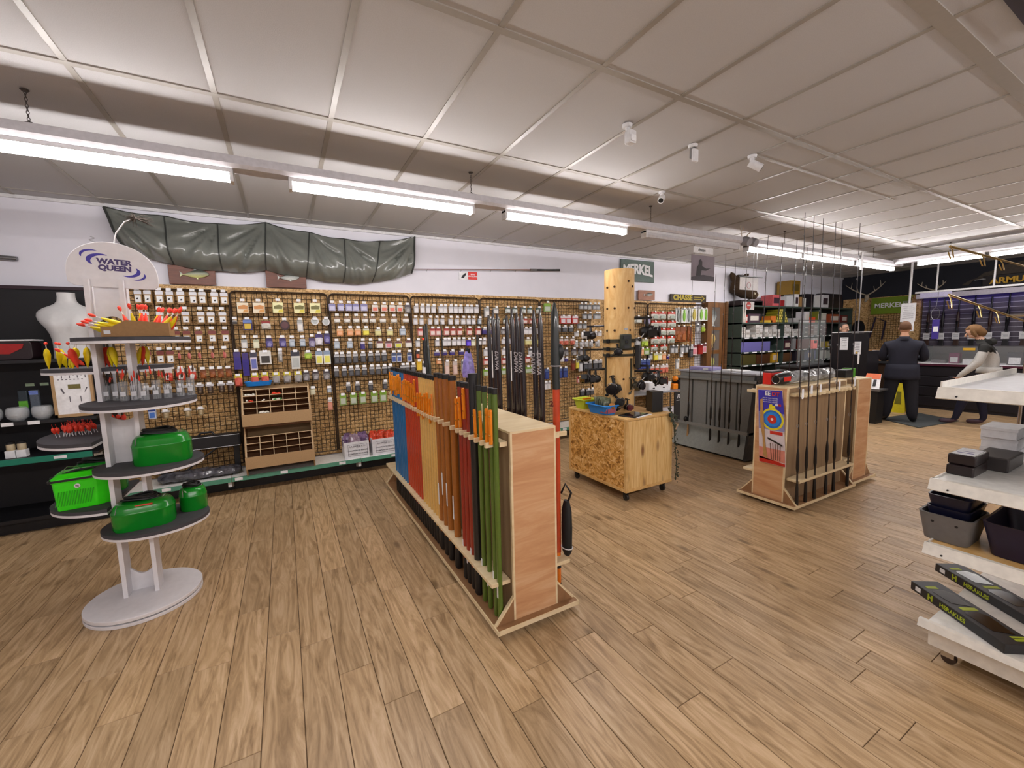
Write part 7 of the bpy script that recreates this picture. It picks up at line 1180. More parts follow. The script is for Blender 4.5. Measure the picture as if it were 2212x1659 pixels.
O('bracket', MB().box(5.19, 3.34, 2.76, 5.35, 3.37, 2.80), GL, t); O('antlers', MB().tube([(5.21, 3.33, 2.8), (5.19, 3.33, 2.86), (5.17, 3.33, 2.94)], .006, 6).tube([(5.19, 3.33, 2.86), (5.24, 3.33, 2.92)], .005, 6).tube([(5.29, 3.33, 2.8), (5.34, 3.33, 2.85), (5.4, 3.33, 2.88)], .006, 6), plain('antler', '#b8a890', .6), t, True); T(t, 'grey twin lamp heads with small antlers on the trunking', 'lamp')
t = EM('white_bracket', (8.29, 3.25, 2.56)); O('plate', MB().box(8.26, 3.255, 2.56, 8.32, 3.275, 2.84), WHITE, t, bevel=.004); O('rod', MB().tube([(8.29, 3.25, 1.56), (8.29, 3.25, 2.56)], .009, 8), STEEL, t); O('rod_foot', MB().box(8.2, 3.2, 1.54, 8.38, 3.3, 1.56), STEEL, t); T(t, 'white bracket and thin rod hanging from the trunking', 'bracket')
# ---- clerk's counter with black screen ----
CB_ = plain('counter_black', '#100e14', .4); t = EM('cash_desk', (9.6, 3.9, 0)); O('screen_front', MB().box(9.5, 3.56, 0, 9.54, 4.14, 1.55), CB_, t); O('screen_cap', MB().box(9.49, 3.55, 1.55, 9.62, 4.15, 1.565), PAPER, t); O('side_screen', MB().box(9.54, 3.56, 0, 10.0, 3.6, 1.2), CB_, t); O('desk', MB().box(8.4, 4.2, 0, 9.6, 4.5, .92), CB_, t); O('desk_top', MB().box(8.35, 4.16, .92, 9.65, 4.55, .95), DGREY, t)
for (y0_, y1_, z0_, z1_) in ((3.87, 4.0, 1.22, 1.46), (3.66, 3.78, 1.14, 1.38)):
    O('notice', MB().box(9.495, y0_, z0_, 9.499, y1_, z1_), PAPER, t); pr = MB()
    for k in range(6): pr.box(9.493, y0_ + .02, z1_ - .03 - .032 * k, 9.4945, y1_ - .02 - .01 * (k % 3), z1_ - .022 - .032 * k)
    O('notice_print', pr, cm('#8a8a90'), t)
T(t, 'black cash desk with tall screen and two white notices', 'counter')
t = EM('glass_showcase', (9.0, 4.0, .95)); O('glass', MB().box(8.5, 4.25, .952, 9.45, 4.255, 1.8).box(8.5, 4.26, 1.795, 9.45, 4.5, 1.8), GLASS, t); O('edge', MB().box(8.49, 4.24, 1.8, 9.46, 4.26, 1.81).box(9.45, 4.24, .952, 9.46, 4.26, 1.81).box(8.49, 4.24, .952, 8.5, 4.26, 1.81), STEEL, t); T(t, 'glass showcase standing on the cash desk', 'showcase')
t = EM('red_card_terminal', (9.2, 4.3, .95)); O('body', MB().box(9.15, 4.3, 1.25, 9.3, 4.36, 1.42), cm('#d86a64'), t, bevel=.006); O('screen', MB().box(9.17, 4.297, 1.36, 9.27, 4.2995, 1.41), BLACK, t); O('stand', MB().box(9.2, 4.32, .952, 9.24, 4.35, 1.25), BLACK, t); T(t, 'pink-red card terminal behind the showcase glass', 'terminal')
t = EM('key_hook_tag', (8.8, 3.3, .96)); O('tag', MB().prism(rrect(8.78, 1.0, 8.84, 1.2, .02), 'xz', 3.42, 3.425), PAPER, t); O('post', MB().tube([(8.81, 3.43, .0), (8.81, 3.43, 1.02)], .01, 8).lathe([(.1, 0), (.1, .01)], (8.81, 3.43, 0), 16), BLACK, t); O('gold_key', MB().ball((8.72, 3.42, 1.2), .02), BRASS, t, True); T(t, 'white tag on a thin black post beside the cash desk', 'sign')
# ---- gun counter ----
t = EM('gun_counter', (11.5, 2.2, 0)); y0, y1 = .4, 3.36; DCB = plain('counter_dark', '#16131a', .4)
O('cabinet', MB().box(11.24, y0, 0, 11.9, y1, .86), DCB, t); O('counter_edge', MB().box(11.18, y0, .86, 11.95, y1 + .02, .9), plain('counter_wine', '#4a1a2c', .35), t)
for k in range(4):
    for j in range(3): O('drawer', MB().box(11.22, y1 - .95 - .98 * j, .06 + .2 * k, 11.24, y1 - .03 - .98 * j, .24 + .2 * k), DCB, t, bevel=.004)
O('display_floor', MB().box(11.2, y0, .9, 11.9, y1, .912), PAPER, t); O('glass_front', MB().box(11.2, y0, .912, 11.205, y1, 1.24), GLASS, t); O('glass_top', MB().box(11.2, y0, 1.24, 11.9, y1, 1.246), GLASS, t); O('glass_shelf', MB().box(11.3, y0, 1.08, 11.9, y1, 1.085), GLASS, t); O('end_frame', MB().box(11.19, y1 - .012, .91, 11.9, y1, 1.25), STEEL, t); O('back_board', MB().box(11.88, y0, .91, 11.9, y1, 1.24), plain('case_back', '#3a3036', .6), t)
T(t, 'dark gun counter with glass display case on top', 'counter')
for i, (y, w, h, c, c2, l) in enumerate([(2.88, .14, .2, '#6a1c4a', '#c8c8cc', 'purple and white scope carton in the gun counter case'), (3.1, .2, .06, '#6a6468', None, 'low grey packet at the left of the gun counter case'), (2.68, .16, .09, '#d0d0d4', None, 'white leaflet stack in the gun counter case'), (2.52, .12, .16, '#3a2a4a', '#8a86a0', 'dark purple carton in the gun counter case'), (2.12, .18, .22, '#2c2636', '#d4d4d8', 'black carton with white print right of the woman'), (1.9, .16, .2, '#3a3a44', '#c4c4cc', 'charcoal carton with pale print in the gun counter case'), (1.72, .15, .1, '#46306e', None, 'violet packet in the gun counter case'), (1.5, .18, .2, '#c8c8cc', '#5a5a60', 'pale carton at the right of the gun counter case')]):
    t = EM('scope_box', (11.4, y, .912)); O('carton', MB().box(11.32, y - w / 2, .912, 11.46, y + w / 2, .912 + h), cm(c), t)
    if c2: O('print', MB().box(11.317, y - w * .38, .93, 11.32, y + w * .38, .912 + h * .6), cm(c2), t)
    T(t, l, 'box', 'boxes in the gun counter case')
T(O('yellow_notice', MB().box(11.19, 2.58, 1.17, 11.195, 2.74, 1.215), plain('notice_yellow', '#d8a82c', .5)), 'small yellow notice on the gun counter glass', 'sign')
t = EM('yellow_warning_label', (11.2, 1.95, .2)); O('label_big', MB().box(11.214, 1.9, .25, 11.219, 2.0, .37), plain('notice_yellow', '#d8a82c', .5), t); O('label_small', MB().box(11.214, 1.9, .2, 11.219, 2.0, .23), plain('notice_yellow', '#d8a82c', .5), t); T(t, 'yellow warning label on the dark counter front', 'label')
# ---- slat wall with guns ----
SLT = plain('slat_purple_grey', '#5a5260', .5); t = EM('gun_slat_wall', (12.9, 2.2, 1.2)); z = 1.2
for k in range(11): O('slat', MB().box(12.9, .4, 1.2 + .1 * k, 12.95, 3.86, 1.2 + .1 * k + .088), SLT, t)
for k in range(1, 11): O('metal_insert', MB().box(12.893, .4, 1.2 + .1 * k - .012, 12.94, 3.86, 1.2 + .1 * k - .001), plain('insert_pale', '#c4c0cc', .4), t)
O('light_pelmet', MB().box(12.6, .4, 2.3, 12.95, 3.9, 2.36).box(12.6, .4, 2.26, 12.62, 3.9, 2.3), plain('pelmet_white', '#d8d4e4', .4), t); O('led_strip', MB().box(12.72, .45, 2.29, 12.75, 3.86, 2.2995), plain('led_violet', '#5a48ff', .4, emit=2.5, var=0), t); O('foot_ledge', MB().box(12.7, .4, 1.14, 12.95, 3.86, 1.2), DCB, t)
T(t, 'purple lit slat wall holding rifles behind the counter', 'slat wall')
STK = [wood('stock_walnut', [(.3, '#2c1a14'), (.7, '#4a2c20')], (3, 3, .6), 5, .4), plain('stock_black', '#131218', .4)]; BAR = plain('gun_barrel', '#1a1a20', .3, .7)
for i in range(13):
    y = 3.72 - .235 * i; t = EM('rifle', (12.8, y, 1.2)); x = 12.8; ln = 1.02 + .06 * ((i * 7) % 4)
    O('stock', MB().prism([(y - .045, 1.2), (y + .05, 1.2), (y + .03, 1.42), (y + .02, 1.5), (y + .026, 1.72), (y + .012, 1.74), (y - .012, 1.72), (y - .014, 1.5), (y - .03, 1.42)], 'yz', x - .018, x + .018), STK[i % 2], t, bevel=.006); O('barrel', MB().tube([(x, y, 1.5), (x, y, 1.2 + ln)], [.015, .013], 8), BAR, t, True); O('fore_end', MB().tube([(x - .004, y, 1.6), (x - .004, y, 1.66), (x - .004, y, 1.9), (x - .004, y, 1.95)], [.016, .03, .026, .016], 10), STK[i % 2], t, True); O('receiver', MB().box(x - .016, y - .016, 1.46, x + .016, y + .018, 1.6), BAR, t, bevel=.004); O('trigger_guard', MB().tube([(x, y - .014, 1.5), (x, y - .04, 1.48), (x, y - .035, 1.44), (x, y - .02, 1.42)], .004, 6), BAR, t)
    if i % 3 != 1: O('scope', MB().tube([(x - .045, y, 1.52), (x - .045, y, 1.56), (x - .045, y, 1.68), (x - .045, y, 1.74)], [.022, .014, .014, .024], 10).box(x - .045, y - .005, 1.56, x, y + .005, 1.57).box(x - .045, y - .005, 1.66, x, y + .005, 1.67), BAR, t, True)
    O('price_card', MB().box(x - .05, y - .055, 1.35, x - .047, y + .055, 1.49), PAPER, t); O('card_print', MB().box(x - .0515, y - .04, 1.44, x - .0502, y + .04, 1.446).box(x - .0515, y - .04, 1.42, x - .0502, y + .03, 1.426).box(x - .0515, y - .04, 1.40, x - .0502, y + .035, 1.406), cm('#7a7a86'), t)
    T(t, '%s rifle on the slat wall, %s from left' % (('walnut stocked', 'black stocked')[i % 2], ORD[i + 1]), 'rifle', 'rifles on the slat wall')
t = EM('osb_post', (12.93, 3.93, 1.0)); O('board', MB().box(12.85, 3.88, 1.0, 13.1, 4.05, 2.34), OSBW, t); T(t, 'upright OSB board between green sign and slat wall', 'board')
t = EM('lettered_sign', (13.0, 4.4, 1.97)); O('panel', MB().box(13.0, 4.06, 1.98, 13.02, 4.86, 2.38), plain('sign_lime_green', '#6f8a14', .5), t); text('lettering', 'MERKEL', .155, PAPER, (12.998, 4.52, 2.18), FX, t, bold=.004, depth=.001, sx=1.0); O('emblem', MB().tube([(12.998, 4.17, 2.12), (12.998, 4.1, 2.12), (12.998, 4.1, 2.25), (12.998, 4.24, 2.25), (12.998, 4.24, 2.12), (12.998, 4.17, 2.12)], .006, 4).tube([(12.998, 4.23, 2.2), (12.998, 4.19, 2.23), (12.998, 4.16, 2.2), (12.998, 4.12, 2.23)], .006, 4), PAPER, t); T(t, 'lime green sign with white lettering on the dark wall', 'sign')
t = EM('osb_wall_panel', (13.1, 4.8, .9)); O('board', MB().box(13.1, 4.06, .9, 13.14, 5.5, 2.4), OSBW, t); w = MB()
for k in range(18): w.tube([(13.08, 4.08 + .05 * k, .95), (13.08, 4.08 + .05 * k, 1.95)], .003, 4, cap=False)
for k in range(20): w.tube([(13.08, 4.08, .97 + .05 * k), (13.08, 4.95, .97 + .05 * k)], .003, 4, cap=False)
O('wire_mesh', w, WIRE, t)['kind'] = 'stuff'; T(t, 'brown OSB panel with wire grid under the green sign', 'panel')
t = EM('round_gun_case', (12.9, 5.2, 1.3)); O('case', MB().lathe([(.16, -.04), (.2, 0), (.16, .04)], (13.06, 5.12, 1.65), 20, axis='x', sx=.7), BLACK, t, True); O('strap', MB().tube([(12.99, 4.6, 1.35), (12.99, 4.55, 1.8), (12.99, 4.75, 1.9), (12.99, 4.85, 1.4)], .02, 6), cm('#2c2438'), t); T(t, 'black round bag hanging on the OSB panel', 'bag')
t = EM('department_sign', (13.05, 2.2, 2.46)); O('board', MB().box(13.06, 1.2, 2.44, 13.08, 3.0, 2.66), plain('sign_dark', '#1a1416', .6), t); text('lettering', 'ARMURERIE', .165, plain('letters_yellow', '#e0ac14', .5), (13.055, 2.45, 2.545), FX, t, bold=.006, depth=.004, sx=1.03); T(t, 'dark sign with yellow letters starting ARMUR', 'sign')
t = EM('boar_silhouette', (13.1, 2.3, 2.5)); O('cutout', MB().prism([(3.32, 2.52), (3.18, 2.62), (3.1, 2.64), (3.0, 2.74), (2.9, 2.76), (2.7, 2.86), (2.3, 2.93), (1.6, 2.94), (1.2, 2.9), (1.2, 2.67), (2.9, 2.67), (3.05, 2.6), (3.15, 2.6), (3.22, 2.5)], 'yz', 13.085, 13.12), plain('boar_cut_brown', '#4a423a', .8, var=.2), t); O('tusk', MB().tube([(13.07, 3.12, 2.6), (13.06, 3.0, 2.61), (13.07, 2.92, 2.6)], .006, 5), PAPER, t); T(t, 'grey-brown boar shaped board above the yellow lettering', 'board')
def skull(y, z, s, lab):
    t = EM('deer_skull', (13.0, y, z)); BN = plain('bone', '#b8ac98', .6); O('skull', MB().ball((13.05, y, z), .06 * s, .055 * s, .09 * s, 12, 8).tube([(13.05, y, z - .05 * s), (12.98, y, z - .13 * s)], [.045 * s, .025 * s], 10), BN, t, True)
    for q in (-1, 1):
        O('antler', MB().tube([(13.05, y + q * .03 * s, z + .07 * s), (13.0, y + q * .2 * s, z + .16 * s), (12.95, y + q * .36 * s, z + .28 * s), (12.95, y + q * .34 * s, z + .46 * s)], [.016, .014, .011, .004], 7).tube([(13.0, y + q * .2 * s, z + .16 * s), (12.93, y + q * .2 * s, z + .3 * s)], [.011, .003], 6).tube([(12.95, y + q * .36 * s, z + .28 * s), (12.9, y + q * .48 * s, z + .4 * s)], [.01, .003], 6), BN, t, True)
    T(t, lab, 'skull', 'deer skulls')
skull(4.98, 2.42, .85, 'deer skull with antlers high left of the green sign')
skull(3.75, 2.43, .5, 'small deer skull with thin antlers above the slat wall')
# ---- canopy rail on poles over the counter ----
t = EM('canopy_rail', (11.2, 2.0, 2.3)); O('rail', MB().box(11.17, .4, 2.29, 11.23, 3.48, 2.325), WHITE, t, bevel=.006); O('label_strip', MB().box(11.165, 2.95, 2.2, 11.17, 3.4, 2.29), cm('#b4b0d0'), t)
for y in (3.178, 2.432, 1.4): O('pole', MB().tube([(11.2, y, 2.32), (11.2, y, CH - .003)], .014, 8), WHITE, t, True)
T(t, 'white canopy rail hung on poles over the gun counter', 'rail')
t = EM('hanging_price_sheet', (11.1, 3.53, 1.55)); O('pole', MB().tube([(11.1, 3.53, 2.1), (11.1, 3.53, CH - .003)], .02, 8), WHITE, t, True); O('sheet', MB().box(11.09, 3.42, 1.74, 11.095, 3.65, 2.11), PAPER, t); O('lower_sheet', MB().box(11.085, 3.43, 1.55, 11.09, 3.52, 1.75), PAPER, t); pr = MB()
for k in range(7): pr.box(11.087, 3.45, 2.05 - .04 * k, 11.089, 3.62 - .01 * (k % 3), 2.056 - .04 * k)
O('print', pr, cm('#8a8a94'), t); T(t, 'white printed sheet hanging on a pole behind the standing man', 'sign')
t = EM('purple_key_fob', (11.15, 3.13, 1.38)); O('cord_loop', MB().tube([(11.05, 3.12 + .06 * math.cos(a), 1.87 + .11 * math.sin(a)) for a in [2 * PI * k / 16 for k in range(17)]], .005, 5), STEEL, t); O('hang_wire', MB().tube([(11.05, 3.12, 1.98), (11.175, 3.13, 2.31)], .004, 5), STEEL, t); O('fob', MB().box(11.045, 3.05, 1.39, 11.055, 3.15, 1.76), PURPLE, t); O('white_patch', MB().box(11.042, 3.06, 1.53, 11.045, 3.13, 1.63), PAPER, t); T(t, 'purple tag on a wire loop hanging before the rifles', 'tag')
# ---- floor mat, wet floor sign, brochure plinth, cartons ----
T(O('floor_mat', MB().prism([(8.86, 2.58), (9.28, 3.24), (10.44, 3.06), (10.05, 2.42)], 'xy', .0005, .012), plain('mat_grey', '#464a4a', .9, bump=.2)), 'grey floor mat under the standing man', 'mat')
t = EM('wet_floor_sign', (10.35, 3.33, 0)); YS = plain('sign_yellow', '#c8b814', .45); O('front_leaf', MB().hexa([(10.24, 3.2, .0), (10.24, 3.44, .0), (10.252, 3.44, .0), (10.252, 3.2, .0)], [(10.34, 3.26, .56), (10.34, 3.38, .56), (10.352, 3.38, .56), (10.352, 3.26, .56)]), YS, t); O('rear_leaf', MB().hexa([(10.46, 3.2, .0), (10.46, 3.44, .0), (10.472, 3.44, .0), (10.472, 3.2, .0)], [(10.355, 3.26, .56), (10.355, 3.38, .56), (10.367, 3.38, .56), (10.367, 3.26, .56)]), YS, t); O('pictogram', MB().hexa([(10.265, 3.27, .16), (10.265, 3.37, .16), (10.268, 3.37, .16), (10.268, 3.27, .16)], [(10.305, 3.29, .4), (10.305, 3.35, .4), (10.308, 3.35, .4), (10.308, 3.29, .4)]), cm('#6a6414'), t); T(t, 'yellow wet floor sign standing behind the man', 'sign')
t = EM('brochure_plinth', (8.8, 3.18, 0)); O('plinth', MB().box(8.7, 3.08, 0, 8.95, 3.32, .56), BLACK, t); O('top_plate', MB().box(8.66, 3.04, .56, 8.98, 3.36, .59), STEEL, t); O('slanted_board', MB().hexa([(8.68, 3.06, .6), (8.68, 3.3, .6), (8.69, 3.3, .592), (8.69, 3.06, .592)], [(8.9, 3.12, .84), (8.9, 3.32, .84), (8.91, 3.32, .832), (8.91, 3.12, .832)]), PAPER, t); O('orange_top', MB().hexa([(8.82, 3.098, .7525), (8.82, 3.31, .7525), (8.825, 3.31, .749), (8.825, 3.098, .749)], [(8.896, 3.12, .838), (8.896, 3.318, .838), (8.9, 3.318, .834), (8.9, 3.12, .834)]).move(Matrix.Translation((-.004, 0, .004))), cm('#d86a3c'), t); O('remote_picture', MB().hexa([(8.71, 3.12, .64), (8.71, 3.16, .64), (8.715, 3.16, .636), (8.715, 3.12, .636)], [(8.8, 3.14, .74), (8.8, 3.18, .74), (8.805, 3.18, .736), (8.805, 3.14, .736)]).move(Matrix.Translation((-.006, 0, .006))), INK, t); O('orange_side', MB().box(8.694, 3.28, .05, 8.699, 3.34, .5), cm('#c8683c'), t); T(t, 'black plinth with slanted white and orange board', 'display')
for k, z in enumerate((.95, 1.07)):
    t = EM('brown_carton', (11.0, 3.9, z)); O('carton', MB().box(10.85, 3.72, z, 11.15, 4.12, z + .11), KRAFT, t)
    if k: O('white_flap', MB().box(10.845, 3.72, z + .02, 10.85, 3.98, z + .1), PAPER, t)
    T(t, ['lower brown carton on the side table left of the man', 'upper brown carton with white label left of the man'][k], 'box', 'cartons left of the man')
t = EM('side_table', (11.0, 3.92, 0)); O('table_top', MB().box(10.8, 3.66, .9, 11.3, 4.2, .95), DGREY, t); O('table_body', MB().box(10.84, 3.7, 0, 11.28, 4.16, .9), cm('#3a2a1e'), t); T(t, 'dark side table left of the standing man', 'table')
# metal tray table under the last grid
t = EM('rod_pod_table', (5.75, 5.1, 0)); O('top', MB().box(5.0, 4.95, .585, 6.4, 5.4, .605), plain('table_grey', '#8a8c92', .35, .3), t, bevel=.003)
for x in (5.03, 6.37):
    for y in (4.98, 5.37): O('leg', MB().tube([(x, y, 0), (x, y, .585)], .014, 8), STEEL, t)
T(t, 'grey metal table against the wall right of the log', 'table')
t = EM('white_crate', (5.6, 5.2, .605)); O('crate', tray('c', 5.45, 6.02, 5.05, 5.35, .605, .16, .01, PAPER, r=.02, fl=.015), PAPER, t); O('holes', MB().box(5.55, 5.058, .66, 5.6, 5.068, .69).box(5.8, 5.058, .66, 5.85, 5.068, .69), BLACK, t); T(t, 'white perforated plastic crate on the grey table', 'crate')
for k, (x, c, l) in enumerate(((6.1, ORANGE, 'orange reel box on the grey table'), (6.25, BLACK, 'black reel with chrome spool on the grey table'))): T(O('reel_box', MB().box(x, 5.08, .605, x + .12, 5.25, .605 + (.1, .16)[k]).ball((x + .06, 5.1, .8), .05, .05, .05), c, bevel=.01), l, 'reel')
t = EM('lettered_poster', (6.3, 4.9, .0)); O('panel', MB().box(5.95, 4.93, .05, 6.4, 4.945, .58), INK, t); O('red_shape', MB().prism([(6.25, .25), (6.4, .15), (6.4, .5), (6.33, .47)], 'xz', 4.927, 4.93), REDP, t); text('lettering', 'FLEX', .1, PAPER, (6.12, 4.928, .5), FY, t, depth=.0005, bold=.002, shear=.2); O('underline', MB().box(6.0, 4.927, .43, 6.25, 4.93, .438), PAPER, t); T(t, 'black poster with white lettering and red shape under grey table', 'poster')
# ======================= PEOPLE =======================
SKIN = plain('skin', '#b98a6c', .55, var=.05); SKIN2 = plain('skin_pale', '#c89c82', .55, var=.05)
def person(name, label, loc, heading, V, E, mats, matfn, head, hair, root=0):
    """V: (x right, y forward, z, radius x, radius y); one skinned body, head features joined to it; hair is a child"""
    me = bpy.data.meshes.new('skeleton'); me.from_pydata([v[:3] for v in V], E, []); o = bpy.data.objects.new('skeleton', me); COL.objects.link(o)
    sk = o.modifiers.new('skin', 'SKIN'); sk.use_smooth_shade = True; sk.branch_smoothing = .3; ss = o.modifiers.new('sub', 'SUBSURF'); ss.levels = 2; ss.render_levels = 2
    for i, v in enumerate(V): d = me.skin_vertices[0].data[i]; d.radius = (v[3], v[4] if len(v) > 4 else v[3]); d.use_root = (i == root)
    dg = bpy.context.evaluated_depsgraph_get(); body = bpy.data.meshes.new_from_object(o.evaluated_get(dg)); bpy.data.objects.remove(o)
    hc, tilt, turn = head; HM = Matrix.Translation(hc) @ Matrix.Rotation(turn, 4, 'Z') @ Matrix.Rotation(tilt, 4, 'X')
    f = MB(); sm = 0
    # skull and jaw, nose, ears, eyes, mouth in head space (y forward)
    f.ball((0, -.008, .02), .074, .092, .098, 18, 12, 0); f.tube([(0, .0, -.02), (0, .03, -.06), (0, .045, -.085)], [.066, .056, .036], 14, 0)
    f.tube([(0, .085, .015), (0, .108, -.018), (0, .092, -.03)], [.01, .016, .012], 8, 0)
    for s in (-1, 1):
        f.ball((s * .076, -.008, 0), .01, .022, .032, 8, 6, 0); f.ball((s * .031, .077, .018), .013, .009, .009, 8, 6, 1); f.ball((s * .031, .085, .018), .006, .004, .006, 6, 4, 2); f.tube([(s * .016, .088, .035), (s * .034, .085, .04), (s * .05, .072, .034)], .004, 5, 3)
    f.tube([(-.022, .083, -.05), (0, .092, -.05), (.022, .083, -.05)], .0055, 6, 4); f.move(HM)
    bm = bmesh.new(); bm.from_mesh(body); n0 = len(bm.faces)
    hm = f.mesh('h', [SKIN]); bm.from_mesh(hm); bm.faces.ensure_lookup_table(); nm = len(mats)
    idx = f.m
    for i, fc in enumerate(bm.faces):
        fc.smooth = True
        fc.material_index = matfn(fc.calc_center_median()) if i < n0 else (0 if idx[i - n0] == 0 else nm + idx[i - n0] - 1)
    body.materials.clear()
    for m in list(mats) + [plain('eye_white', '#d8d4cc', .3), plain('eye_dark', '#2a1c14', .3), plain('brow_hair', '#3c2a1c', .8), plain('lips', '#9a5a50', .5)]: body.materials.append(m)
    bm.to_mesh(body); bm.free()
    p = put(name, body, loc, rz=heading - PI / 2); T(p, label, 'person')
    hm_, hf = hair; h = MB(); hf(h); h.move(HM); put('hair', h.mesh('hair', hm_, smooth=True), (0, 0, 0), p); return p
def hand(V, E, w, d, side, curl, i0):
    """five fingers from the wrist vertex i0; w = wrist position, d = direction, side = sideways vector"""
    w, d, side = Vector(w), Vector(d).normalized(), Vector(side).normalized(); n = d.cross(side)
    V.append((*(w + d * .07), .035, .02)); pi = len(V) - 1; E.append((i0, pi))
    for k, (o, l) in enumerate(((-.028, .065), (-.01, .075), (.01, .07), (.028, .055))):
        a = w + d * .085 + side * o; b = a + d * l * .5 + n * curl * .3; c = b + (d * (1 - abs(curl)) + n * curl * 2).normalized() * l * .5
        q = len(V); V += [(*a, .010, .010), (*b, .009, .009), (*c, .007, .007)]; E += [(pi, q), (q, q + 1), (q + 1, q + 2)]
    a = w + d * .03 - side * .035; b = a + d * .03 - side * .02 + n * curl * .5; q = len(V); V += [(*a, .011, .011), (*b, .009, .009), (*(b + d * .025), .007, .007)]; E += [(pi, q), (q, q + 1), (q + 1, q + 2)]
# --- man seen from behind, arms folded ---
NVY = plain('suit_navy', '#141626', .85, var=.1); NVT = plain('trousers_navy', '#10111c', .85, var=.1); SHO = plain('shoe_black', '#0c0b0d', .4)
V = [(0, 0, .90, .18, .13), (0, .0, 1.04, .205, .15), (0, -.005, 1.2, .225, .15), (0, -.015, 1.33, .19, .12), (0, -.01, 1.42, .085, .075), (0, .005, 1.5, .055, .055), (0, .02, 1.56, .05, .06)]
E = [(0, 1), (1, 2), (2, 3), (3, 4), (4, 5), (5, 6)]
for s in (-1, 1):
    q = len(V); V += [(s * .21, -.01, 1.34, .08, .075), (s * .265, .03, 1.14, .07, .065), (s * .265, .09, 1.07, .06), (s * .14, .2, 1.12, .048), (s * -.06, .235, 1.16, .036)]; E += [(3, q), (q, q + 1), (q + 1, q + 2), (q + 2, q + 3), (q + 3, q + 4)]
    hand(V, E, (s * -.06, .235, 1.16), (-s, .1, .25), (0, -.2, 1), -.25 * s, q + 4)
    q = len(V); V += [(s * .105, 0, .80, .12, .12), (s * .14, .02, .48, .092, .095), (s * .17, -.01, .14, .078, .08), (s * .18, .01, .055, .05, .05), (s * .2, .13, .04, .042, .035), (s * .205, .19, .035, .03, .025)]; E += [(0, q), (q, q + 1), (q + 1, q + 2), (q + 2, q + 3), (q + 3, q + 4), (q + 4, q + 5)]
def mf(c):
    if c.z > 1.455: return 0
    if c.z < .085: return 3
    if c.y > .15 and abs(c.x) < .16 and c.z > 1.02 and c.z < 1.3 and c.y > .2 : return 0
    return 1 if c.z > .84 else 2
def short_hair(h): 
    h.ball((0, -.018, .032), .079, .093, .094, 18, 12)
    h.v = [(x, y, z) if not (y > .03 and z < .085) else (x * .9, y * .45, z) for x, y, z in h.v]
    h.v = [(x, y, max(z, -.045)) for x, y, z in h.v]
mn = person('person', 'man in dark navy suit seen from behind with folded arms', (9.25, 2.97, 0), math.atan2(2.97, 9.25), V, E, [SKIN, NVY, NVT, SHO], mf, ((0, .03, 1.6), -.12, 0), (plain('hair_brown', '#5a3c24', .8), short_hair))
def ring(L, n=28): return MB().grid([[(rx * math.cos(2 * PI * j / n), oy + ry * math.sin(2 * PI * j / n), z) for j in range(n + 1)] for z, rx, ry, oy in L], len(L), n + 1)
def cloth(nm, L, m, p): o = put(nm, ring(L).mesh(nm, m, smooth=True, ang=70), (0, 0, 0), p); b = o.modifiers.new('solid', 'SOLIDIFY'); b.thickness = .008
cloth('jacket_skirt', [(1.0, .212, .155, 0), (.9, .222, .165, 0), (.8, .232, .172, 0), (.745, .236, .174, 0)], NVY, mn); cloth('jacket_collar', [(1.405, .1, .09, -.005), (1.44, .075, .075, 0), (1.47, .068, .07, .004)], NVY, mn)
# --- woman bending over, grey and black jacket ---
GRY = plain('jacket_grey', '#b9b7b2', .9, var=.12, scale=120); BLK = plain('jacket_black_yoke', '#1c1c1a', .9); TRN = plain('trousers_dark_blue', '#12122a', .85); SNE = plain('sneaker', '#4a3440', .6)
V = [(0, -.05, .86, .15, .12), (0, -.06, .98, .16, .125), (0, -.06, 1.12, .165, .13), (0, -.02, 1.27, .15, .115), (0, .04, 1.355, .08, .075), (0, .075, 1.41, .05, .05), (0, .105, 1.45, .05, .055)]
E = [(0, 1), (1, 2), (2, 3), (3, 4), (4, 5), (5, 6)]
for s in (-1, 1):
    q = len(V); V += [(s * .185, 0, 1.28, .068, .068), (s * .235, .07 + .02 * s, 1.03, .058), (s * .215, .22, .84, .042), (s * .2, .245, .80, .034)]; E += [(3, q), (q, q + 1), (q + 1, q + 2), (q + 2, q + 3)]
    hand(V, E, (s * .2, .245, .80), (0, .45, -1), (s, 0, 0), .2, q + 3)
for s, fy, kx in ((-1, .27, .0), (1, -.03, 0)):
    q = len(V); V += [(s * .09, -.02, .74, .095, .1), (s * .1, fy * .55 + .03, .45, .07, .075), (s * .1, fy - .02, .13, .048, .05), (s * .1, fy, .055, .042, .042), (s * .1, fy + .12, .04, .042, .034), (s * .1, fy + .18, .034, .03, .024)]; E += [(0, q), (q, q + 1), (q + 1, q + 2), (q + 2, q + 3), (q + 3, q + 4), (q + 4, q + 5)]
def wf(c):
    if c.z > 1.4 and c.y > .02: return 0
    if c.z < .075: return 4
    if c.z < .79 and abs(c.x) > .16 and c.z > .6: return 0
    if c.z < .86 and not (abs(c.x) > .17 and c.y > .1): return 3
    if c.z > 1.2: return 2
    return 1
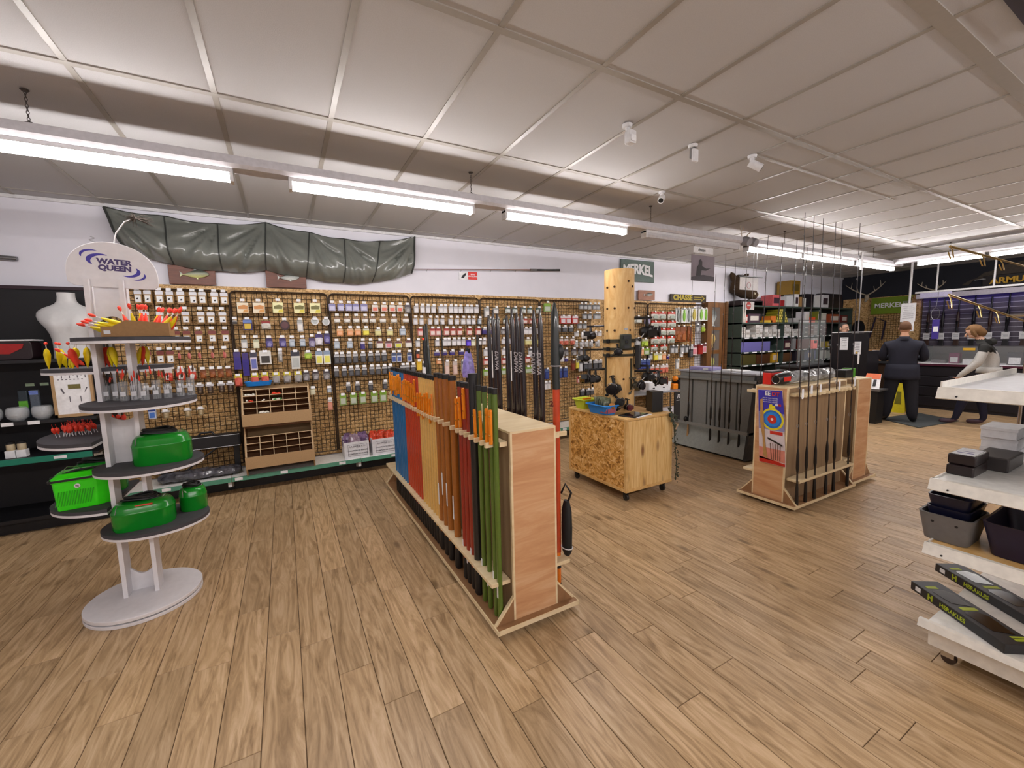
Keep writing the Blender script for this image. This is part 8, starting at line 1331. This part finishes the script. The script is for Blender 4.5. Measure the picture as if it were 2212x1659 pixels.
def bob_hair(h):
    h.ball((0, -.015, .03), .087, .103, .1, 18, 12); h.v = [(x, y, z) if not (y > .045 and z < .07) else (x * .88, y * .5, z) for x, y, z in h.v]; h.tube([(0, -.06, .0), (0, -.075, -.06), (0, -.06, -.1)], [.07, .062, .03], 12)
    for s in (-1, 1): h.tube([(s * .07, .0, .03), (s * .082, .0, -.03), (s * .07, .0, -.08)], [.03, .028, .012], 8)
w_ = person('person', 'woman in grey jacket with black yoke looking down at the counter', (9.87, 2.16, 0), math.radians(100), V, E, [SKIN2, GRY, BLK, TRN, SNE], wf, ((0, .145, 1.51), -.42, 0), (plain('hair_blond_brown', '#6e4e2a', .8), bob_hair))
put('hood', MB().tube([(-.09, -.03, 1.35), (0, -.06, 1.36), (.09, -.03, 1.35)], [.04, .055, .04], 12).mesh('hood', BLK, smooth=True), (0, 0, 0), w_)
cloth('jacket_hem', [(.96, .172, .135, -.06), (.9, .178, .142, -.058), (.86, .18, .145, -.055)], GRY, w_)
# --- clerk behind the black screen ---
DSH = plain('shirt_dark', '#22242a', .8)
V = [(0, 0, .95, .15, .12), (0, 0, 1.15, .17, .125), (0, 0, 1.36, .165, .115), (0, .01, 1.46, .07, .065), (0, .02, 1.53, .05, .05), (0, .03, 1.58, .05, .055)]; E = [(0, 1), (1, 2), (2, 3), (3, 4), (4, 5)]
for s in (-1, 1):
    q = len(V); V += [(s * .2, 0, 1.38, .065), (s * .25, .03, 1.12, .052), (s * .2, .2, 1.0, .04), (s * .16, .26, 1.0, .034)]; E += [(2, q), (q, q + 1), (q + 1, q + 2), (q + 2, q + 3)]; hand(V, E, (s * .16, .26, 1.0), (0, 1, -.1), (s, 0, 0), .15, q + 3)
    q = len(V); V += [(s * .1, 0, .84, .1, .1), (s * .11, .02, .48, .07), (s * .11, 0, .13, .05), (s * .11, .02, .055, .042), (s * .12, .15, .04, .04, .032)]; E += [(0, q), (q, q + 1), (q + 1, q + 2), (q + 2, q + 3), (q + 3, q + 4)]
person('person', 'shop assistant behind the black screen, only the head showing', (10.25, 4.3, 0), math.radians(-105), V, E, [SKIN2, DSH, TRN, SHO], lambda c: 0 if c.z > 1.5 or (c.y > .25 and c.z > .9) else (3 if c.z < .07 else (1 if c.z > .88 else 2)), ((0, .035, 1.63), -.15, 0), (plain('hair_dark_grey', '#4a4440', .8), short_hair))
